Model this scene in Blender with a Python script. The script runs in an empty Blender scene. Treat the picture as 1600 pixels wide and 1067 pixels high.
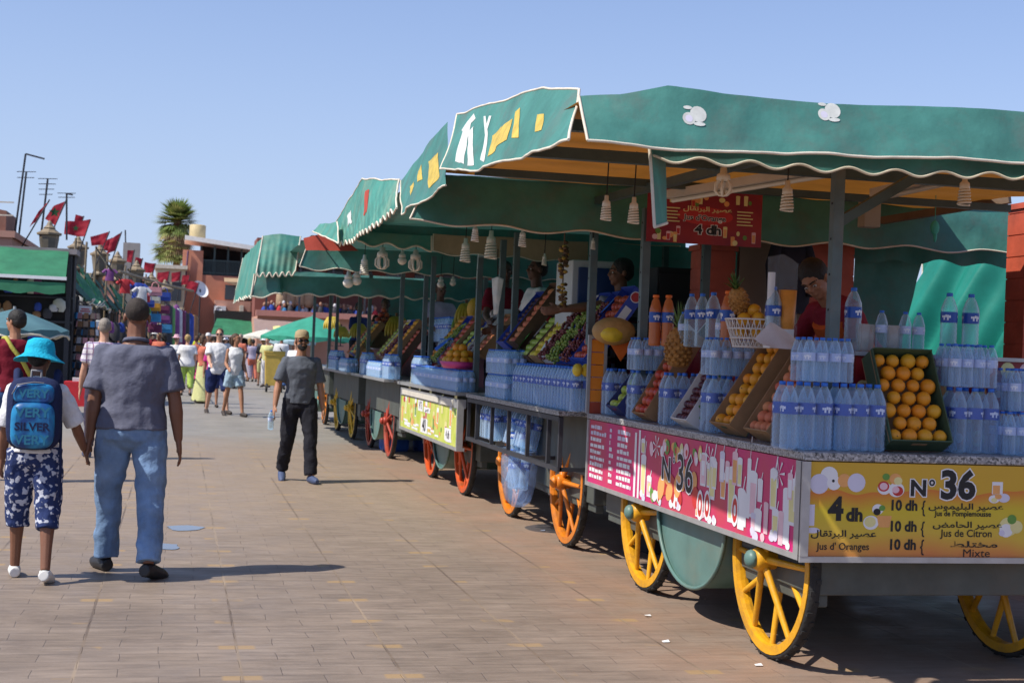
import bpy, bmesh, math, random
from mathutils import Vector, Matrix, Euler, noise

R = math.radians
sc = bpy.context.scene
col = sc.collection
# ---------------------------------------------------------------- camera, sky, sun
TH, PITCH, ROLL, FPX = R(13.2), R(.44), math.atan(.04), 2222.0
CAM = Vector((0, 0, 1.5))
FW = Vector((math.sin(TH)*math.cos(PITCH), math.cos(TH)*math.cos(PITCH), math.sin(PITCH)))
_r0 = Vector((math.cos(TH), -math.sin(TH), 0)); _u0 = _r0.cross(FW)
CR = _r0*math.cos(ROLL) + _u0*math.sin(ROLL); CU = _u0*math.cos(ROLL) - _r0*math.sin(ROLL)
cam = bpy.data.cameras.new('camera'); cam_o = bpy.data.objects.new('camera', cam); col.objects.link(cam_o)
cam_o.matrix_world = Matrix(((CR.x, CU.x, -FW.x, 0), (CR.y, CU.y, -FW.y, 0), (CR.z, CU.z, -FW.z, 1.5), (0, 0, 0, 1)))
cam.sensor_width = 36; cam.lens = FPX/1600*36; cam.clip_end = 3000; cam.clip_start = .1
cam.dof.use_dof = True; cam.dof.focus_distance = 8.2; cam.dof.aperture_fstop = 6.3
sc.camera = cam_o
SUN_EL, SUN_D = R(50.5), Vector((-1.42, -.38))
w = bpy.data.worlds.new('World'); sc.world = w; w.use_nodes = True
nt = w.node_tree; nt.nodes.clear()
sky = nt.nodes.new('ShaderNodeTexSky'); sky.sky_type = 'NISHITA'; sky.sun_disc = False
sky.sun_elevation = SUN_EL; sky.sun_rotation = math.atan2(SUN_D.x, SUN_D.y)
sky.air_density = 1.0; sky.dust_density = .5; sky.ozone_density = 4; sky.altitude = 0
bg = nt.nodes.new('ShaderNodeBackground'); bg.inputs[1].default_value = .103
out = nt.nodes.new('ShaderNodeOutputWorld')
# paler lavender air towards the horizon
_tc = nt.nodes.new('ShaderNodeTexCoord'); _sx = nt.nodes.new('ShaderNodeSeparateXYZ'); nt.links.new(_tc.outputs['Generated'], _sx.inputs[0])
_mr = nt.nodes.new('ShaderNodeMapRange'); _mr.interpolation_type = 'SMOOTHSTEP'
for _i, _v in ((1, -.05), (2, .32), (3, .92), (4, .25)): _mr.inputs[_i].default_value = _v
nt.links.new(_sx.outputs[2], _mr.inputs[0])
_mx = nt.nodes.new('ShaderNodeMix'); _mx.data_type = 'RGBA'; _mx.inputs[7].default_value = (3.75, 4.6, 6.2, 1)
_tn = nt.nodes.new('ShaderNodeMix'); _tn.data_type = 'RGBA'; _tn.blend_type = 'MULTIPLY'; _tn.inputs[0].default_value = 1; _tn.inputs[7].default_value = (.92, .93, 1.12, 1)
nt.links.new(sky.outputs[0], _tn.inputs[6]); nt.links.new(_mr.outputs[0], _mx.inputs[0]); nt.links.new(_tn.outputs[2], _mx.inputs[6])
nt.links.new(_mx.outputs[2], bg.inputs[0]); nt.links.new(bg.outputs[0], out.inputs[0])
sun = bpy.data.lights.new('sun', 'SUN'); sun.energy = 4.4; sun.angle = R(.5); sun.color = (1, .94, .84)
sun_o = bpy.data.objects.new('sun', sun); col.objects.link(sun_o)
_sd = SUN_D.normalized()
SUNV = Vector((_sd.x*math.cos(SUN_EL), _sd.y*math.cos(SUN_EL), math.sin(SUN_EL)))
sun_o.rotation_euler = SUNV.to_track_quat('Z', 'Y').to_euler(); sun_o.location = (-20, -5, 30)
sc.view_settings.view_transform = 'Standard'; sc.view_settings.look = 'None'; sc.view_settings.gamma = 1
sc.view_settings.exposure = .46
sc.render.engine = 'CYCLES'
sc.cycles.max_bounces = 8; sc.cycles.transparent_max_bounces = 24; sc.cycles.use_denoising = True
sc.cycles.caustics_reflective = False; sc.cycles.caustics_refractive = False

# ---------------------------------------------------------------- helpers
def at(px, py, X=None, Y=None, Z=None):
    """point of the place seen at a pixel of the 1600 px photograph, on the plane X, Y or Z = const"""
    d = FW + CR*((px-800)/FPX) + CU*((533.5-py)/FPX)
    t = X/d.x if X is not None else (Y/d.y if Y is not None else (Z-1.5)/d.z)
    return CAM + d*t

def link(o, parent=None):
    col.objects.link(o)
    if parent is not None: o.parent = parent
    return o

def empty(name, loc=(0, 0, 0), rz=0, label=None, cat=None, group=None, scale=1):
    o = bpy.data.objects.new(name, None); col.objects.link(o)
    o.location = loc; o.rotation_euler = (0, 0, rz); o.scale = (scale,)*3; o.empty_display_size = .1
    return tag(o, label, cat, group)

def tag(o, label=None, cat=None, group=None, kind=None):
    if label: o['label'] = label
    if cat: o['category'] = cat
    if group: o['group'] = group
    if kind: o['kind'] = kind
    return o

KIDS = {}
def copy_tree(o, parent=None, loc=None, rz=None, label=None, group=None, mw=None):
    c = o.copy(); col.objects.link(c)
    if parent is not None: c.parent = parent
    for ch in KIDS.get(o.name, []): 
        copy_tree(ch, c)
    if o.name in KIDS and parent is None: pass
    if loc is not None: c.location = loc
    if rz is not None: c.rotation_euler = (0, 0, rz)
    if mw is not None: c.matrix_world = mw
    if label: c['label'] = label
    if group: c['group'] = group
    return c

class MB:
    """collects shapes and links them as one mesh object"""
    def __init__(s): s.v = []; s.f = []; s.mi = []; s.sm = []; s.M = Matrix()
    def add(s, vs, fs, mi=0, smooth=False):
        n = len(s.v); M = s.M
        s.v += [tuple(M @ Vector(p)) for p in vs]
        for f in fs: s.f.append([n+i for i in f]); s.mi.append(mi); s.sm.append(smooth)
        return s
    def box(s, c, d, mi=0, rot=None, bev=0):
        x, y, z = d[0]/2, d[1]/2, d[2]/2; c = Vector(c)
        rm = rot.to_matrix() if isinstance(rot, Euler) else (Euler(rot).to_matrix() if rot else None)
        vs = [Vector((a*x, b*y, e*z)) for a in (-1, 1) for b in (-1, 1) for e in (-1, 1)]
        if rm: vs = [rm @ p for p in vs]
        return s.add([c+p for p in vs], [(0, 1, 3, 2), (4, 6, 7, 5), (0, 4, 5, 1), (2, 3, 7, 6), (0, 2, 6, 4), (1, 5, 7, 3)], mi)
    def box2(s, a, b, mi=0):
        return s.box([(p+q)/2 for p, q in zip(a, b)], [abs(q-p) for p, q in zip(a, b)], mi)
    def rings(s, rs, mi=0, smooth=True, caps=True, closed=False):
        """loft a list of equally long closed rings"""
        n = len(rs[0]); vs = [p for r in rs for p in r]; fs = []
        m = len(rs)
        for i in range(m if closed else m-1):
            for j in range(n):
                a, b = i*n, ((i+1) % m)*n; k = (j+1) % n
                fs.append((a+j, a+k, b+k, b+j))
        s.add(vs, fs, mi, smooth)
        if caps and not closed:
            s.add(rs[0], [tuple(range(n))[::-1]], mi); s.add(rs[-1], [tuple(range(n))], mi)
        return s
    def tube(s, pts, r, n=8, mi=0, smooth=True, caps=True, closed=False):
        pts = [Vector(p) for p in pts]; rr = r if isinstance(r, (list, tuple)) else [r]*len(pts)
        rs = []; up = None; m = len(pts)
        for i, p in enumerate(pts):
            if closed: t = pts[(i+1) % m]-pts[i-1]
            else: t = pts[min(i+1, m-1)]-pts[max(i-1, 0)]
            if t.length < 1e-9: t = Vector((0, 0, 1))
            t.normalize()
            if up is None:
                up = Vector((0, 0, 1)) if abs(t.z) < .9 else Vector((1, 0, 0))
            x = up.cross(t)
            if x.length < 1e-6: x = t.orthogonal()
            x.normalize(); y = t.cross(x); up = y
            rs.append([p+(x*math.cos(a)+y*math.sin(a))*rr[i] for a in [2*math.pi*k/n for k in range(n)]])
        return s.rings(rs, mi, smooth, caps, closed)
    def sq(s, a, b, wd, dp=None, mi=0, upv=None):
        """square bar between two points"""
        a, b = Vector(a), Vector(b); t = (b-a); L = t.length; t.normalize(); dp = dp or wd
        up = Vector(upv) if upv else (Vector((0, 0, 1)) if abs(t.z) < .95 else Vector((0, 1, 0)))
        x = up.cross(t).normalized(); y = t.cross(x)
        r = lambda p: [p+x*i*wd/2+y*j*dp/2 for i, j in ((-1, -1), (1, -1), (1, 1), (-1, 1))]
        return s.rings([r(a), r(b)], mi, False)
    def lathe(s, prof, c=(0, 0, 0), n=16, mi=0, axis='Z', smooth=True, a0=0, a1=None, mis=None):
        c = Vector(c); full = a1 is None; a1 = a1 if a1 is not None else a0+2*math.pi
        k = n if full else n+1; rs = []
        for r, h in prof:
            rg = []
            for i in range(k):
                a = a0+(a1-a0)*i/n; x, y = r*math.cos(a), r*math.sin(a)
                rg.append(c+Vector({'Z': (x, y, h), 'X': (h, x, y), 'Y': (y, h, x)}[axis]))
            rs.append(rg)
        vs = [p for r in rs for p in r]
        for i in range(len(rs)-1):
            fs = []
            for j in range(n):
                q = (j+1) % k
                fs.append((i*k+j, i*k+q, (i+1)*k+q, (i+1)*k+j))
            s.f += [[len(s.v)+x for x in f] for f in fs]; m = mis[i] if mis else mi
            s.mi += [m]*len(fs); s.sm += [smooth]*len(fs)
        M = s.M; s.v += [tuple(M @ Vector(p)) for p in vs]
        return s
    def ell(s, c, r, n=10, m=7, mi=0, rot=None, smooth=True):
        rm = Euler(rot).to_matrix() if rot else Matrix.Identity(3); c = Vector(c); rs = []
        r = (r, r, r) if not isinstance(r, (tuple, list)) else r
        for i in range(m+1):
            t = math.pi*i/m; t = min(max(t, .06), math.pi-.06)
            rs.append([c+rm @ Vector((r[0]*math.sin(t)*math.cos(a), r[1]*math.sin(t)*math.sin(a), -r[2]*math.cos(t))) for a in [2*math.pi*k/n for k in range(n)]])
        return s.rings(rs, mi, smooth, True)
    def prism(s, poly, h, mi=0, smooth=False):
        """extrude a 2D polygon (local xy) from z=0 to z=h; set M to orient it"""
        n = len(poly)
        vs = [(x, y, 0) for x, y in poly]+[(x, y, h) for x, y in poly]
        s.add(vs, [tuple(range(n))[::-1], tuple(range(n, 2*n))], mi)
        s.add(vs, [(i, (i+1) % n, n+(i+1) % n, n+i) for i in range(n)], mi, smooth)
        return s
    def grid(s, fn, nu, nv, mi=0, smooth=True):
        vs = [fn(i/nu, j/nv) for j in range(nv+1) for i in range(nu+1)]
        k = nu+1
        return s.add(vs, [(j*k+i, j*k+i+1, (j+1)*k+i+1, (j+1)*k+i) for j in range(nv) for i in range(nu)], mi, smooth)
    def mesh(s, name, mats):
        me = bpy.data.meshes.new(name); me.from_pydata(s.v, [], s.f)
        for m in (mats if isinstance(mats, (list, tuple)) else [mats]): me.materials.append(m)
        me.polygons.foreach_set('material_index', s.mi); me.polygons.foreach_set('use_smooth', s.sm); me.update()
        return me
    def build(s, name, mats, parent=None, loc=None, rz=None, solid=0, label=None, cat=None, group=None, kind=None, bev=0):
        o = bpy.data.objects.new(name, s.mesh(name, mats)); link(o, parent)
        if parent is not None: KIDS.setdefault(parent.name, []).append(o)
        if loc is not None: o.location = loc
        if rz is not None: o.rotation_euler = (0, 0, rz)
        if solid:
            m = o.modifiers.new('thickness', 'SOLIDIFY'); m.thickness = solid; m.offset = 0
        if bev:
            m = o.modifiers.new('bevel', 'BEVEL'); m.width = bev; m.segments = 2; m.limit_method = 'ANGLE'
        return tag(o, label, cat, group, kind)

def frame_m(o, x, y):
    """matrix whose local x, y axes lie along the given world directions"""
    x = Vector(x).normalized(); y = Vector(y); y = (y-x*y.dot(x)).normalized(); z = x.cross(y); o = Vector(o)
    return Matrix(((x.x, y.x, z.x, o.x), (x.y, y.y, z.y, o.y), (x.z, y.z, z.z, o.z), (0, 0, 0, 1)))

def text_geo(txt, size, extrude=.002, bold=0, align='CENTER', sx=1):
    cu = bpy.data.curves.new('t', 'FONT'); cu.body = txt; cu.size = size; cu.extrude = extrude/2; cu.offset = bold
    cu.align_x = align; cu.align_y = 'CENTER'; cu.resolution_u = 3
    o = bpy.data.objects.new('t', cu); col.objects.link(o)
    dg = bpy.context.evaluated_depsgraph_get(); dg.update()
    me = bpy.data.meshes.new_from_object(o.evaluated_get(dg))
    vs = [(v.co.x*sx, v.co.y, v.co.z) for v in me.vertices]; fs = [tuple(p.vertices) for p in me.polygons]
    bpy.data.objects.remove(o); bpy.data.curves.remove(cu); bpy.data.meshes.remove(me)
    return vs, fs

# Arabic: contextual presentation forms, laid out right to left by hand
_AR = {'ا': ('\ufe8d', '\ufe8e', None, None), 'ب': ('\ufe8f', '\ufe90', '\ufe91', '\ufe92'), 'ت': ('\ufe95', '\ufe96', '\ufe97', '\ufe98'),
       'ح': ('\ufea1', '\ufea2', '\ufea3', '\ufea4'), 'خ': ('\ufea5', '\ufea6', '\ufea7', '\ufea8'), 'ر': ('\ufead', '\ufeae', None, None),
       'س': ('\ufeb1', '\ufeb2', '\ufeb3', '\ufeb4'), 'ص': ('\ufeb9', '\ufeba', '\ufebb', '\ufebc'), 'ض': ('\ufebd', '\ufebe', '\ufebf', '\ufec0'),
       'ط': ('\ufec1', '\ufec2', '\ufec3', '\ufec4'), 'ع': ('\ufec9', '\ufeca', '\ufecb', '\ufecc'), 'ق': ('\ufed5', '\ufed6', '\ufed7', '\ufed8'),
       'ل': ('\ufedd', '\ufede', '\ufedf', '\ufee0'), 'م': ('\ufee1', '\ufee2', '\ufee3', '\ufee4'), 'و': ('\ufeed', '\ufeee', None, None),
       'ي': ('\ufef1', '\ufef2', '\ufef3', '\ufef4'), 'د': ('\ufea9', '\ufeaa', None, None)}
def arabic(t):
    o = []
    for i, c in enumerate(t):
        if c not in _AR: o.append(c); continue
        pv = i > 0 and t[i-1] in _AR and _AR[t[i-1]][2] is not None
        nx = i+1 < len(t) and t[i+1] in _AR and _AR[c][2] is not None
        o.append(_AR[c][3 if pv and nx else 1 if pv else 2 if nx else 0])
    return ''.join(reversed(o))

# ---------------------------------------------------------------- materials
MATS = {}
def mk(name, c, rough=.6, var=.12, scale=6, bump=0, bscale=None, metal=0, spec=.4, trans=0, alpha=None, emit=0, dirt=None, dirt_scale=2, dirt_amt=.5, sheen=0):
    """principled with noisy colour; optional translucency (cloth) or dirt patches"""
    if name in MATS: return MATS[name]
    m = bpy.data.materials.new(name); m.use_nodes = True; n = m.node_tree; N = n.nodes; L = n.links
    p = N['Principled BSDF']; p.inputs['Roughness'].default_value = rough; p.inputs['Metallic'].default_value = metal
    p.inputs['Specular IOR Level'].default_value = spec
    tc = N.new('ShaderNodeTexCoord')
    last = None
    c = tuple(c)
    if var > 0:
        nz = N.new('ShaderNodeTexNoise'); nz.inputs['Scale'].default_value = scale; nz.inputs['Detail'].default_value = 6; nz.inputs['Roughness'].default_value = .62
        L.new(tc.outputs['Object'], nz.inputs['Vector'])
        mr = N.new('ShaderNodeMapRange'); mr.inputs['From Min'].default_value = .3; mr.inputs['From Max'].default_value = .7
        mr.inputs['To Min'].default_value = 1-var; mr.inputs['To Max'].default_value = 1+var; L.new(nz.outputs['Fac'], mr.inputs['Value'])
        oi = N.new('ShaderNodeObjectInfo')
        mx = N.new('ShaderNodeMix'); mx.data_type = 'RGBA'; mx.blend_type = 'MULTIPLY'; mx.inputs[0].default_value = 1
        mx.inputs[6].default_value = (*c, 1); L.new(mr.outputs[0], mx.inputs[7]); last = mx.outputs[2]
    else:
        rgb = N.new('ShaderNodeRGB'); rgb.outputs[0].default_value = (*c, 1); last = rgb.outputs[0]
    if dirt:
        n2 = N.new('ShaderNodeTexNoise'); n2.inputs['Scale'].default_value = dirt_scale; n2.inputs['Detail'].default_value = 8; n2.inputs['Roughness'].default_value = .7
        L.new(tc.outputs['Object'], n2.inputs['Vector'])
        m2 = N.new('ShaderNodeMapRange'); m2.inputs['From Min'].default_value = .48; m2.inputs['From Max'].default_value = .72; m2.inputs['To Max'].default_value = dirt_amt
        L.new(n2.outputs['Fac'], m2.inputs['Value'])
        x2 = N.new('ShaderNodeMix'); x2.data_type = 'RGBA'; L.new(m2.outputs[0], x2.inputs[0]); L.new(last, x2.inputs[6]); x2.inputs[7].default_value = (*dirt, 1); last = x2.outputs[2]
    L.new(last, p.inputs['Base Color'])
    if bump:
        nb = N.new('ShaderNodeTexNoise'); nb.inputs['Scale'].default_value = bscale or scale*4; nb.inputs['Detail'].default_value = 5
        L.new(tc.outputs['Object'], nb.inputs['Vector'])
        b = N.new('ShaderNodeBump'); b.inputs['Strength'].default_value = bump; b.inputs['Distance'].default_value = .02
        L.new(nb.outputs['Fac'], b.inputs['Height']); L.new(b.outputs[0], p.inputs['Normal'])
    sh = p.outputs[0]; o = N['Material Output']
    if trans:
        t = N.new('ShaderNodeBsdfTranslucent'); L.new(last, t.inputs['Color'])
        ms = N.new('ShaderNodeMixShader'); ms.inputs[0].default_value = trans; L.new(sh, ms.inputs[1]); L.new(t.outputs[0], ms.inputs[2]); sh = ms.outputs[0]
    if alpha is not None:
        t = N.new('ShaderNodeBsdfTransparent'); t.inputs[0].default_value = (*[.55+.45*min(1, x/max(c)) for x in c], 1)
        ms = N.new('ShaderNodeMixShader'); ms.inputs[0].default_value = alpha; L.new(t.outputs[0], ms.inputs[1]); L.new(sh, ms.inputs[2]); sh = ms.outputs[0]
    if emit:
        p.inputs['Emission Color'].default_value = (*c, 1); p.inputs['Emission Strength'].default_value = emit
    L.new(sh, o.inputs['Surface'])
    MATS[name] = m
    return m

def S(r, g, b):
    """sRGB 0-255 to linear"""
    f = lambda x: x/12.92 if x <= .04045 else ((x+.055)/1.055)**2.4
    return (f(r/255), f(g/255), f(b/255))
M_green = mk('green tarpaulin', (.06, .215, .185), .62, .26, 3, .55, 5, trans=.10, dirt=(.115, .15, .135), dirt_scale=2.4, dirt_amt=.85)
M_trim = mk('pale awning piping', (.62, .56, .46), .7, .2, 8)
M_orange_liner = mk('orange tarpaulin lining', (.40, .16, .025), .7, .15, 3, trans=.2)
M_steel = mk('painted green steel', (.055, .085, .085), .5, .15, 10, metal=.0)
M_post = mk('weathered blue grey steel', (.10, .14, .15), .45, .18, 6, metal=.2, dirt=(.2, .13, .08), dirt_scale=5, dirt_amt=.35)
M_alu = mk('grey aluminium', (.42, .42, .42), .4, .12, 10, metal=.5)
M_tank = mk('sage green sheet metal', (.10, .19, .17), .45, .15, 5, dirt=(.2, .17, .12), dirt_scale=3, dirt_amt=.4)
M_body = mk('dark grey green sheet metal', (.075, .085, .075), .55, .25, 4, dirt=(.12, .09, .06), dirt_scale=3)
M_black = mk('black rubber', (.018, .018, .018), .75, .3, 20, .3, 60, dirt=(.12, .10, .08), dirt_scale=6, dirt_amt=.4)
M_white = mk('white print', (.75, .75, .76), .45, .05)
M_ink = mk('black print', (.012, .012, .014), .5, 0)
M_bulb = mk('white bulb glass', (.72, .68, .6), .25, .05)
M_wood = mk('brown wood', (.16, .085, .04), .65, .25, 5)
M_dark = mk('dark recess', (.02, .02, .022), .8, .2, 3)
M_card = mk('brown cardboard', (.30, .18, .09), .75, .15, 8); M_cardw = mk('white printed cardboard', (.62, .62, .62), .6, .1); M_navy = mk('navy printed cardboard', (.03, .04, .16), .5, .1)
M_mar = mk('maroon printed cardboard', (.20, .02, .05), .5, .1); M_blue = mk('blue printed cardboard', (.03, .07, .42), .45, .1); M_gcard = mk('dark green cardboard', (.05, .09, .05), .6, .15)
M_dwood = mk('dark crate wood', (.09, .05, .03), .7, .3, 12)
# ---------------------------------------------------------------- ground
def ground_mat():
    m = bpy.data.materials.new('interlocking paving'); m.use_nodes = True; n = m.node_tree; N = n.nodes; L = n.links
    p = N['Principled BSDF']; p.inputs['Roughness'].default_value = .62; p.inputs['Specular IOR Level'].default_value = .35
    ge = N.new('ShaderNodeNewGeometry')
    def node(t, **k):
        x = N.new(t)
        for a, b in k.items(): setattr(x, a, b)
        return x
    def math_(op, a, b=None, clamp=False):
        x = node('ShaderNodeMath', operation=op, use_clamp=clamp)
        for i, v in enumerate((a, b)):
            if v is None: continue
            if isinstance(v, (int, float)): x.inputs[i].default_value = v
            else: L.new(v, x.inputs[i])
        return x.outputs[0]
    sx = node('ShaderNodeSeparateXYZ'); L.new(ge.outputs['Position'], sx.inputs[0])
    X, Y = sx.outputs[0], sx.outputs[1]
    # stamped concrete: long slabs between straight joints, faintly wavy
    JS, JO, RS = .73, .34, .325
    wv = node('ShaderNodeTexNoise'); wv.inputs['Scale'].default_value = 2.2; wv.inputs['Detail'].default_value = 2; L.new(ge.outputs['Position'], wv.inputs['Vector'])
    wob = math_('MULTIPLY', math_('SUBTRACT', wv.outputs['Fac'], .5), .05)
    cv = node('ShaderNodeCombineXYZ'); L.new(math_('ADD', math_('SUBTRACT', X, JO), wob), cv.inputs[0]); L.new(math_('ADD', Y, wob), cv.inputs[1])
    br = node('ShaderNodeTexBrick'); br.inputs['Scale'].default_value = 1; br.inputs['Brick Width'].default_value = JS/2; br.inputs['Row Height'].default_value = RS/2
    br.inputs['Mortar Size'].default_value = .0035; br.inputs['Mortar Smooth'].default_value = .6; br.inputs['Bias'].default_value = 0
    br.inputs['Color1'].default_value = (.215, .167, .132, 1); br.inputs['Color2'].default_value = (.24, .188, .15, 1); br.inputs['Mortar'].default_value = (.165, .13, .108, 1)
    L.new(cv.outputs[0], br.inputs['Vector'])
    def noise_(scale, det=6, rg=.6, vec=None):
        z = node('ShaderNodeTexNoise'); z.inputs['Scale'].default_value = scale; z.inputs['Detail'].default_value = det; z.inputs['Roughness'].default_value = rg
        L.new(vec or ge.outputs['Position'], z.inputs['Vector']); return z.outputs['Fac']
    def rng(v, a, b, c, d):
        x = node('ShaderNodeMapRange'); L.new(v, x.inputs[0])
        for i, k in enumerate((a, b, c, d)): x.inputs[i+1].default_value = k
        return x.outputs[0]
    def mix(f, a, b, blend='MIX'):
        x = node('ShaderNodeMix', data_type='RGBA', blend_type=blend)
        for s, v in ((0, f), (6, a), (7, b)):
            if isinstance(v, (int, float)): x.inputs[s].default_value = v
            elif isinstance(v, tuple): x.inputs[s].default_value = (*v, 1)
            else: L.new(v, x.inputs[s])
        return x.outputs[2]
    c = br.outputs['Color']
    c = mix(1, c, rng(noise_(1.1), .3, .7, .88, 1.12), 'MULTIPLY')
    st = node('ShaderNodeVectorMath', operation='MULTIPLY'); L.new(ge.outputs['Position'], st.inputs[0]); st.inputs[1].default_value = (3.4, 17, 1)
    streak = noise_(1, 5, .62, st.outputs[0])                                     # worn grain running across the slabs
    c = mix(1, c, rng(streak, .3, .7, .74, 1.16), 'MULTIPLY')
    c = mix(rng(noise_(1.7, 9, .75), .54, .72, 0, .6), c, (.12, .09, .07))        # old spills
    c = mix(rng(math_('ADD', Y, math_('MULTIPLY', noise_(.4, 3), 3)), 10.5, 15, 0, .7), c, mix(rng(streak, .3, .7, 0, 1), (.25, .185, .135), (.325, .245, .175)))
    # smooth grey asphalt farther down the square
    far = rng(math_('ADD', Y, math_('MULTIPLY', noise_(.25, 4), 5)), 22, 25.5, 0, 1)
    asp = mix(rng(noise_(1.2, 8, .7), .35, .7, 0, 1), (.20, .185, .165), (.29, .265, .235))
    c = mix(far, c, asp)
    # reddish strip under the stalls
    red = math_('MULTIPLY', rng(X, 2.1, 2.6, 0, 1), rng(noise_(1.6, 5), .35, .6, .1, .6))
    c = mix(math_('MULTIPLY', red, math_('SUBTRACT', 1, far)), c, (.31, .19, .13))
    # long construction joints along the street
    jx = math_('ABSOLUTE', math_('SUBTRACT', math_('FRACT', math_('ADD', math_('MULTIPLY', math_('SUBTRACT', X, JO), 1/JS), 100.5)), .5))
    near = math_('SUBTRACT', 1, far)
    rowf = math_('FRACT', math_('MULTIPLY', Y, 1/(2*RS)))
    dash = math_('MULTIPLY', math_('MULTIPLY', rng(jx, .11, .13, 1, 0), rng(rowf, .86, .88, 0, 1)), rng(noise_(2.2, 2), .44, .54, 0, .8))
    c = mix(math_('MULTIPLY', dash, near), c, (.34, .225, .11))                     # buff inlays beside the joints
    c = mix(math_('MULTIPLY', rng(jx, .006, .014, .75, 0), near), c, mix(rng(noise_(.7, 3), .4, .6, 0, 1), (.11, .08, .06), (.31, .235, .165)))
    L.new(c, p.inputs['Base Color'])
    L.new(rng(noise_(2.5), .4, .7, .5, .75), p.inputs['Roughness'])
    h = math_('SUBTRACT', math_('ADD', math_('MULTIPLY', noise_(22, 4), .25), math_('MULTIPLY', streak, .9)), math_('MULTIPLY', br.outputs['Fac'], math_('MULTIPLY', near, .4)))
    b = node('ShaderNodeBump'); b.inputs['Strength'].default_value = .55; b.inputs['Distance'].default_value = .012
    L.new(h, b.inputs['Height']); L.new(b.outputs[0], p.inputs['Normal'])
    return m
g = MB(); g.add([(-900, -60, 0), (900, -60, 0), (900, 1500, 0), (-900, 1500, 0)], [(0, 1, 2, 3)])
g.build('ground', ground_mat(), kind='structure')
# ---------------------------------------------------------------- juice carts
random.seed(4)
CT = 1.09                                   # counter top height
def granite():
    m = mk('speckled granite', (.2, .2, .21), .35, .1, 8)
    n = m.node_tree; N, L = n.nodes, n.links
    v = N.new('ShaderNodeTexVoronoi'); v.inputs['Scale'].default_value = 110
    tc = N.new('ShaderNodeTexCoord'); L.new(tc.outputs['Object'], v.inputs['Vector'])
    r = N.new('ShaderNodeValToRGB'); r.color_ramp.elements[0].color = (.05, .05, .055, 1); r.color_ramp.elements[1].color = (.5, .49, .48, 1)
    sp = N.new('ShaderNodeSeparateColor'); L.new(v.outputs['Color'], sp.inputs[0]); L.new(sp.outputs[0], r.inputs[0])
    L.new(r.outputs[0], N['Principled BSDF'].inputs['Base Color'])
    return m
M_gran = granite()
def print_mat(name, a, b, scale=2.2):
    m = mk(name, a, .38, .06, 5)
    n = m.node_tree; N, L = n.nodes, n.links
    z = N.new('ShaderNodeTexNoise'); z.inputs['Scale'].default_value = scale; z.inputs['Detail'].default_value = 2
    tc = N.new('ShaderNodeTexCoord'); L.new(tc.outputs['Object'], z.inputs['Vector'])
    r = N.new('ShaderNodeValToRGB'); r.color_ramp.elements[0].position = .35; r.color_ramp.elements[1].position = .66
    r.color_ramp.elements[0].color = (*a, 1); r.color_ramp.elements[1].color = (*b, 1)
    L.new(z.outputs['Fac'], r.inputs[0]); L.new(r.outputs[0], N['Principled BSDF'].inputs['Base Color'])
    return m
M_pink = print_mat('magenta printed sheet', (.56, .012, .16), (.52, .05, .09))
def yellow_mat():
    m = mk('yellow printed sheet', (.62, .4, .03), .36, 0)
    n = m.node_tree; N, L = n.nodes, n.links
    tc = N.new('ShaderNodeTexCoord'); s = N.new('ShaderNodeSeparateXYZ'); L.new(tc.outputs['Object'], s.inputs[0])
    z = N.new('ShaderNodeTexNoise'); z.inputs['Scale'].default_value = 2.5; L.new(tc.outputs['Object'], z.inputs['Vector'])
    a = N.new('ShaderNodeMath'); a.operation = 'MULTIPLY_ADD'; L.new(z.outputs['Fac'], a.inputs[0]); a.inputs[1].default_value = .16; L.new(s.outputs[2], a.inputs[2])
    r = N.new('ShaderNodeValToRGB'); e = r.color_ramp.elements
    e[0].position = .66; e[0].color = (.62, .2, .06, 1); e[1].position = 1.13; e[1].color = (.62, .17, .03, 1)
    for p, c in ((.78, (.62, .42, .05)), (.9, (.6, .46, .03)), (1.02, (.6, .36, .03))):
        q = e.new(p); q.color = (*c, 1)
    L.new(a.outputs[0], r.inputs[0]); L.new(r.outputs[0], N['Principled BSDF'].inputs['Base Color'])
    return m
M_yellow = yellow_mat()
M_lime = print_mat('lime printed sheet', (.45, .55, .06), (.62, .62, .16), 6)
M_maroon = print_mat('maroon printed sheet', (.20, .008, .03), (.33, .02, .02), 4)
M_pinkwhite = mk('pale pink print', (.75, .5, .55), .4, .1)
M_peach = mk('orange print', (.75, .36, .12), .4, .15)
M_lemon = mk('pale yellow print', (.72, .66, .3), .4, .15)
M_leaf = mk('green print', (.12, .28, .05), .45, .2)
M_red = mk('red print', (.5, .03, .03), .4, .15)
M_lilac = mk('lilac white print', (.62, .6, .72), .4, .06)
M_bluelabel = mk('blue print', (.02, .05, .35), .35, .1)
ART = [M_white, M_pinkwhite, M_peach, M_lemon, M_leaf, M_red, M_ink, M_lilac]

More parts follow.
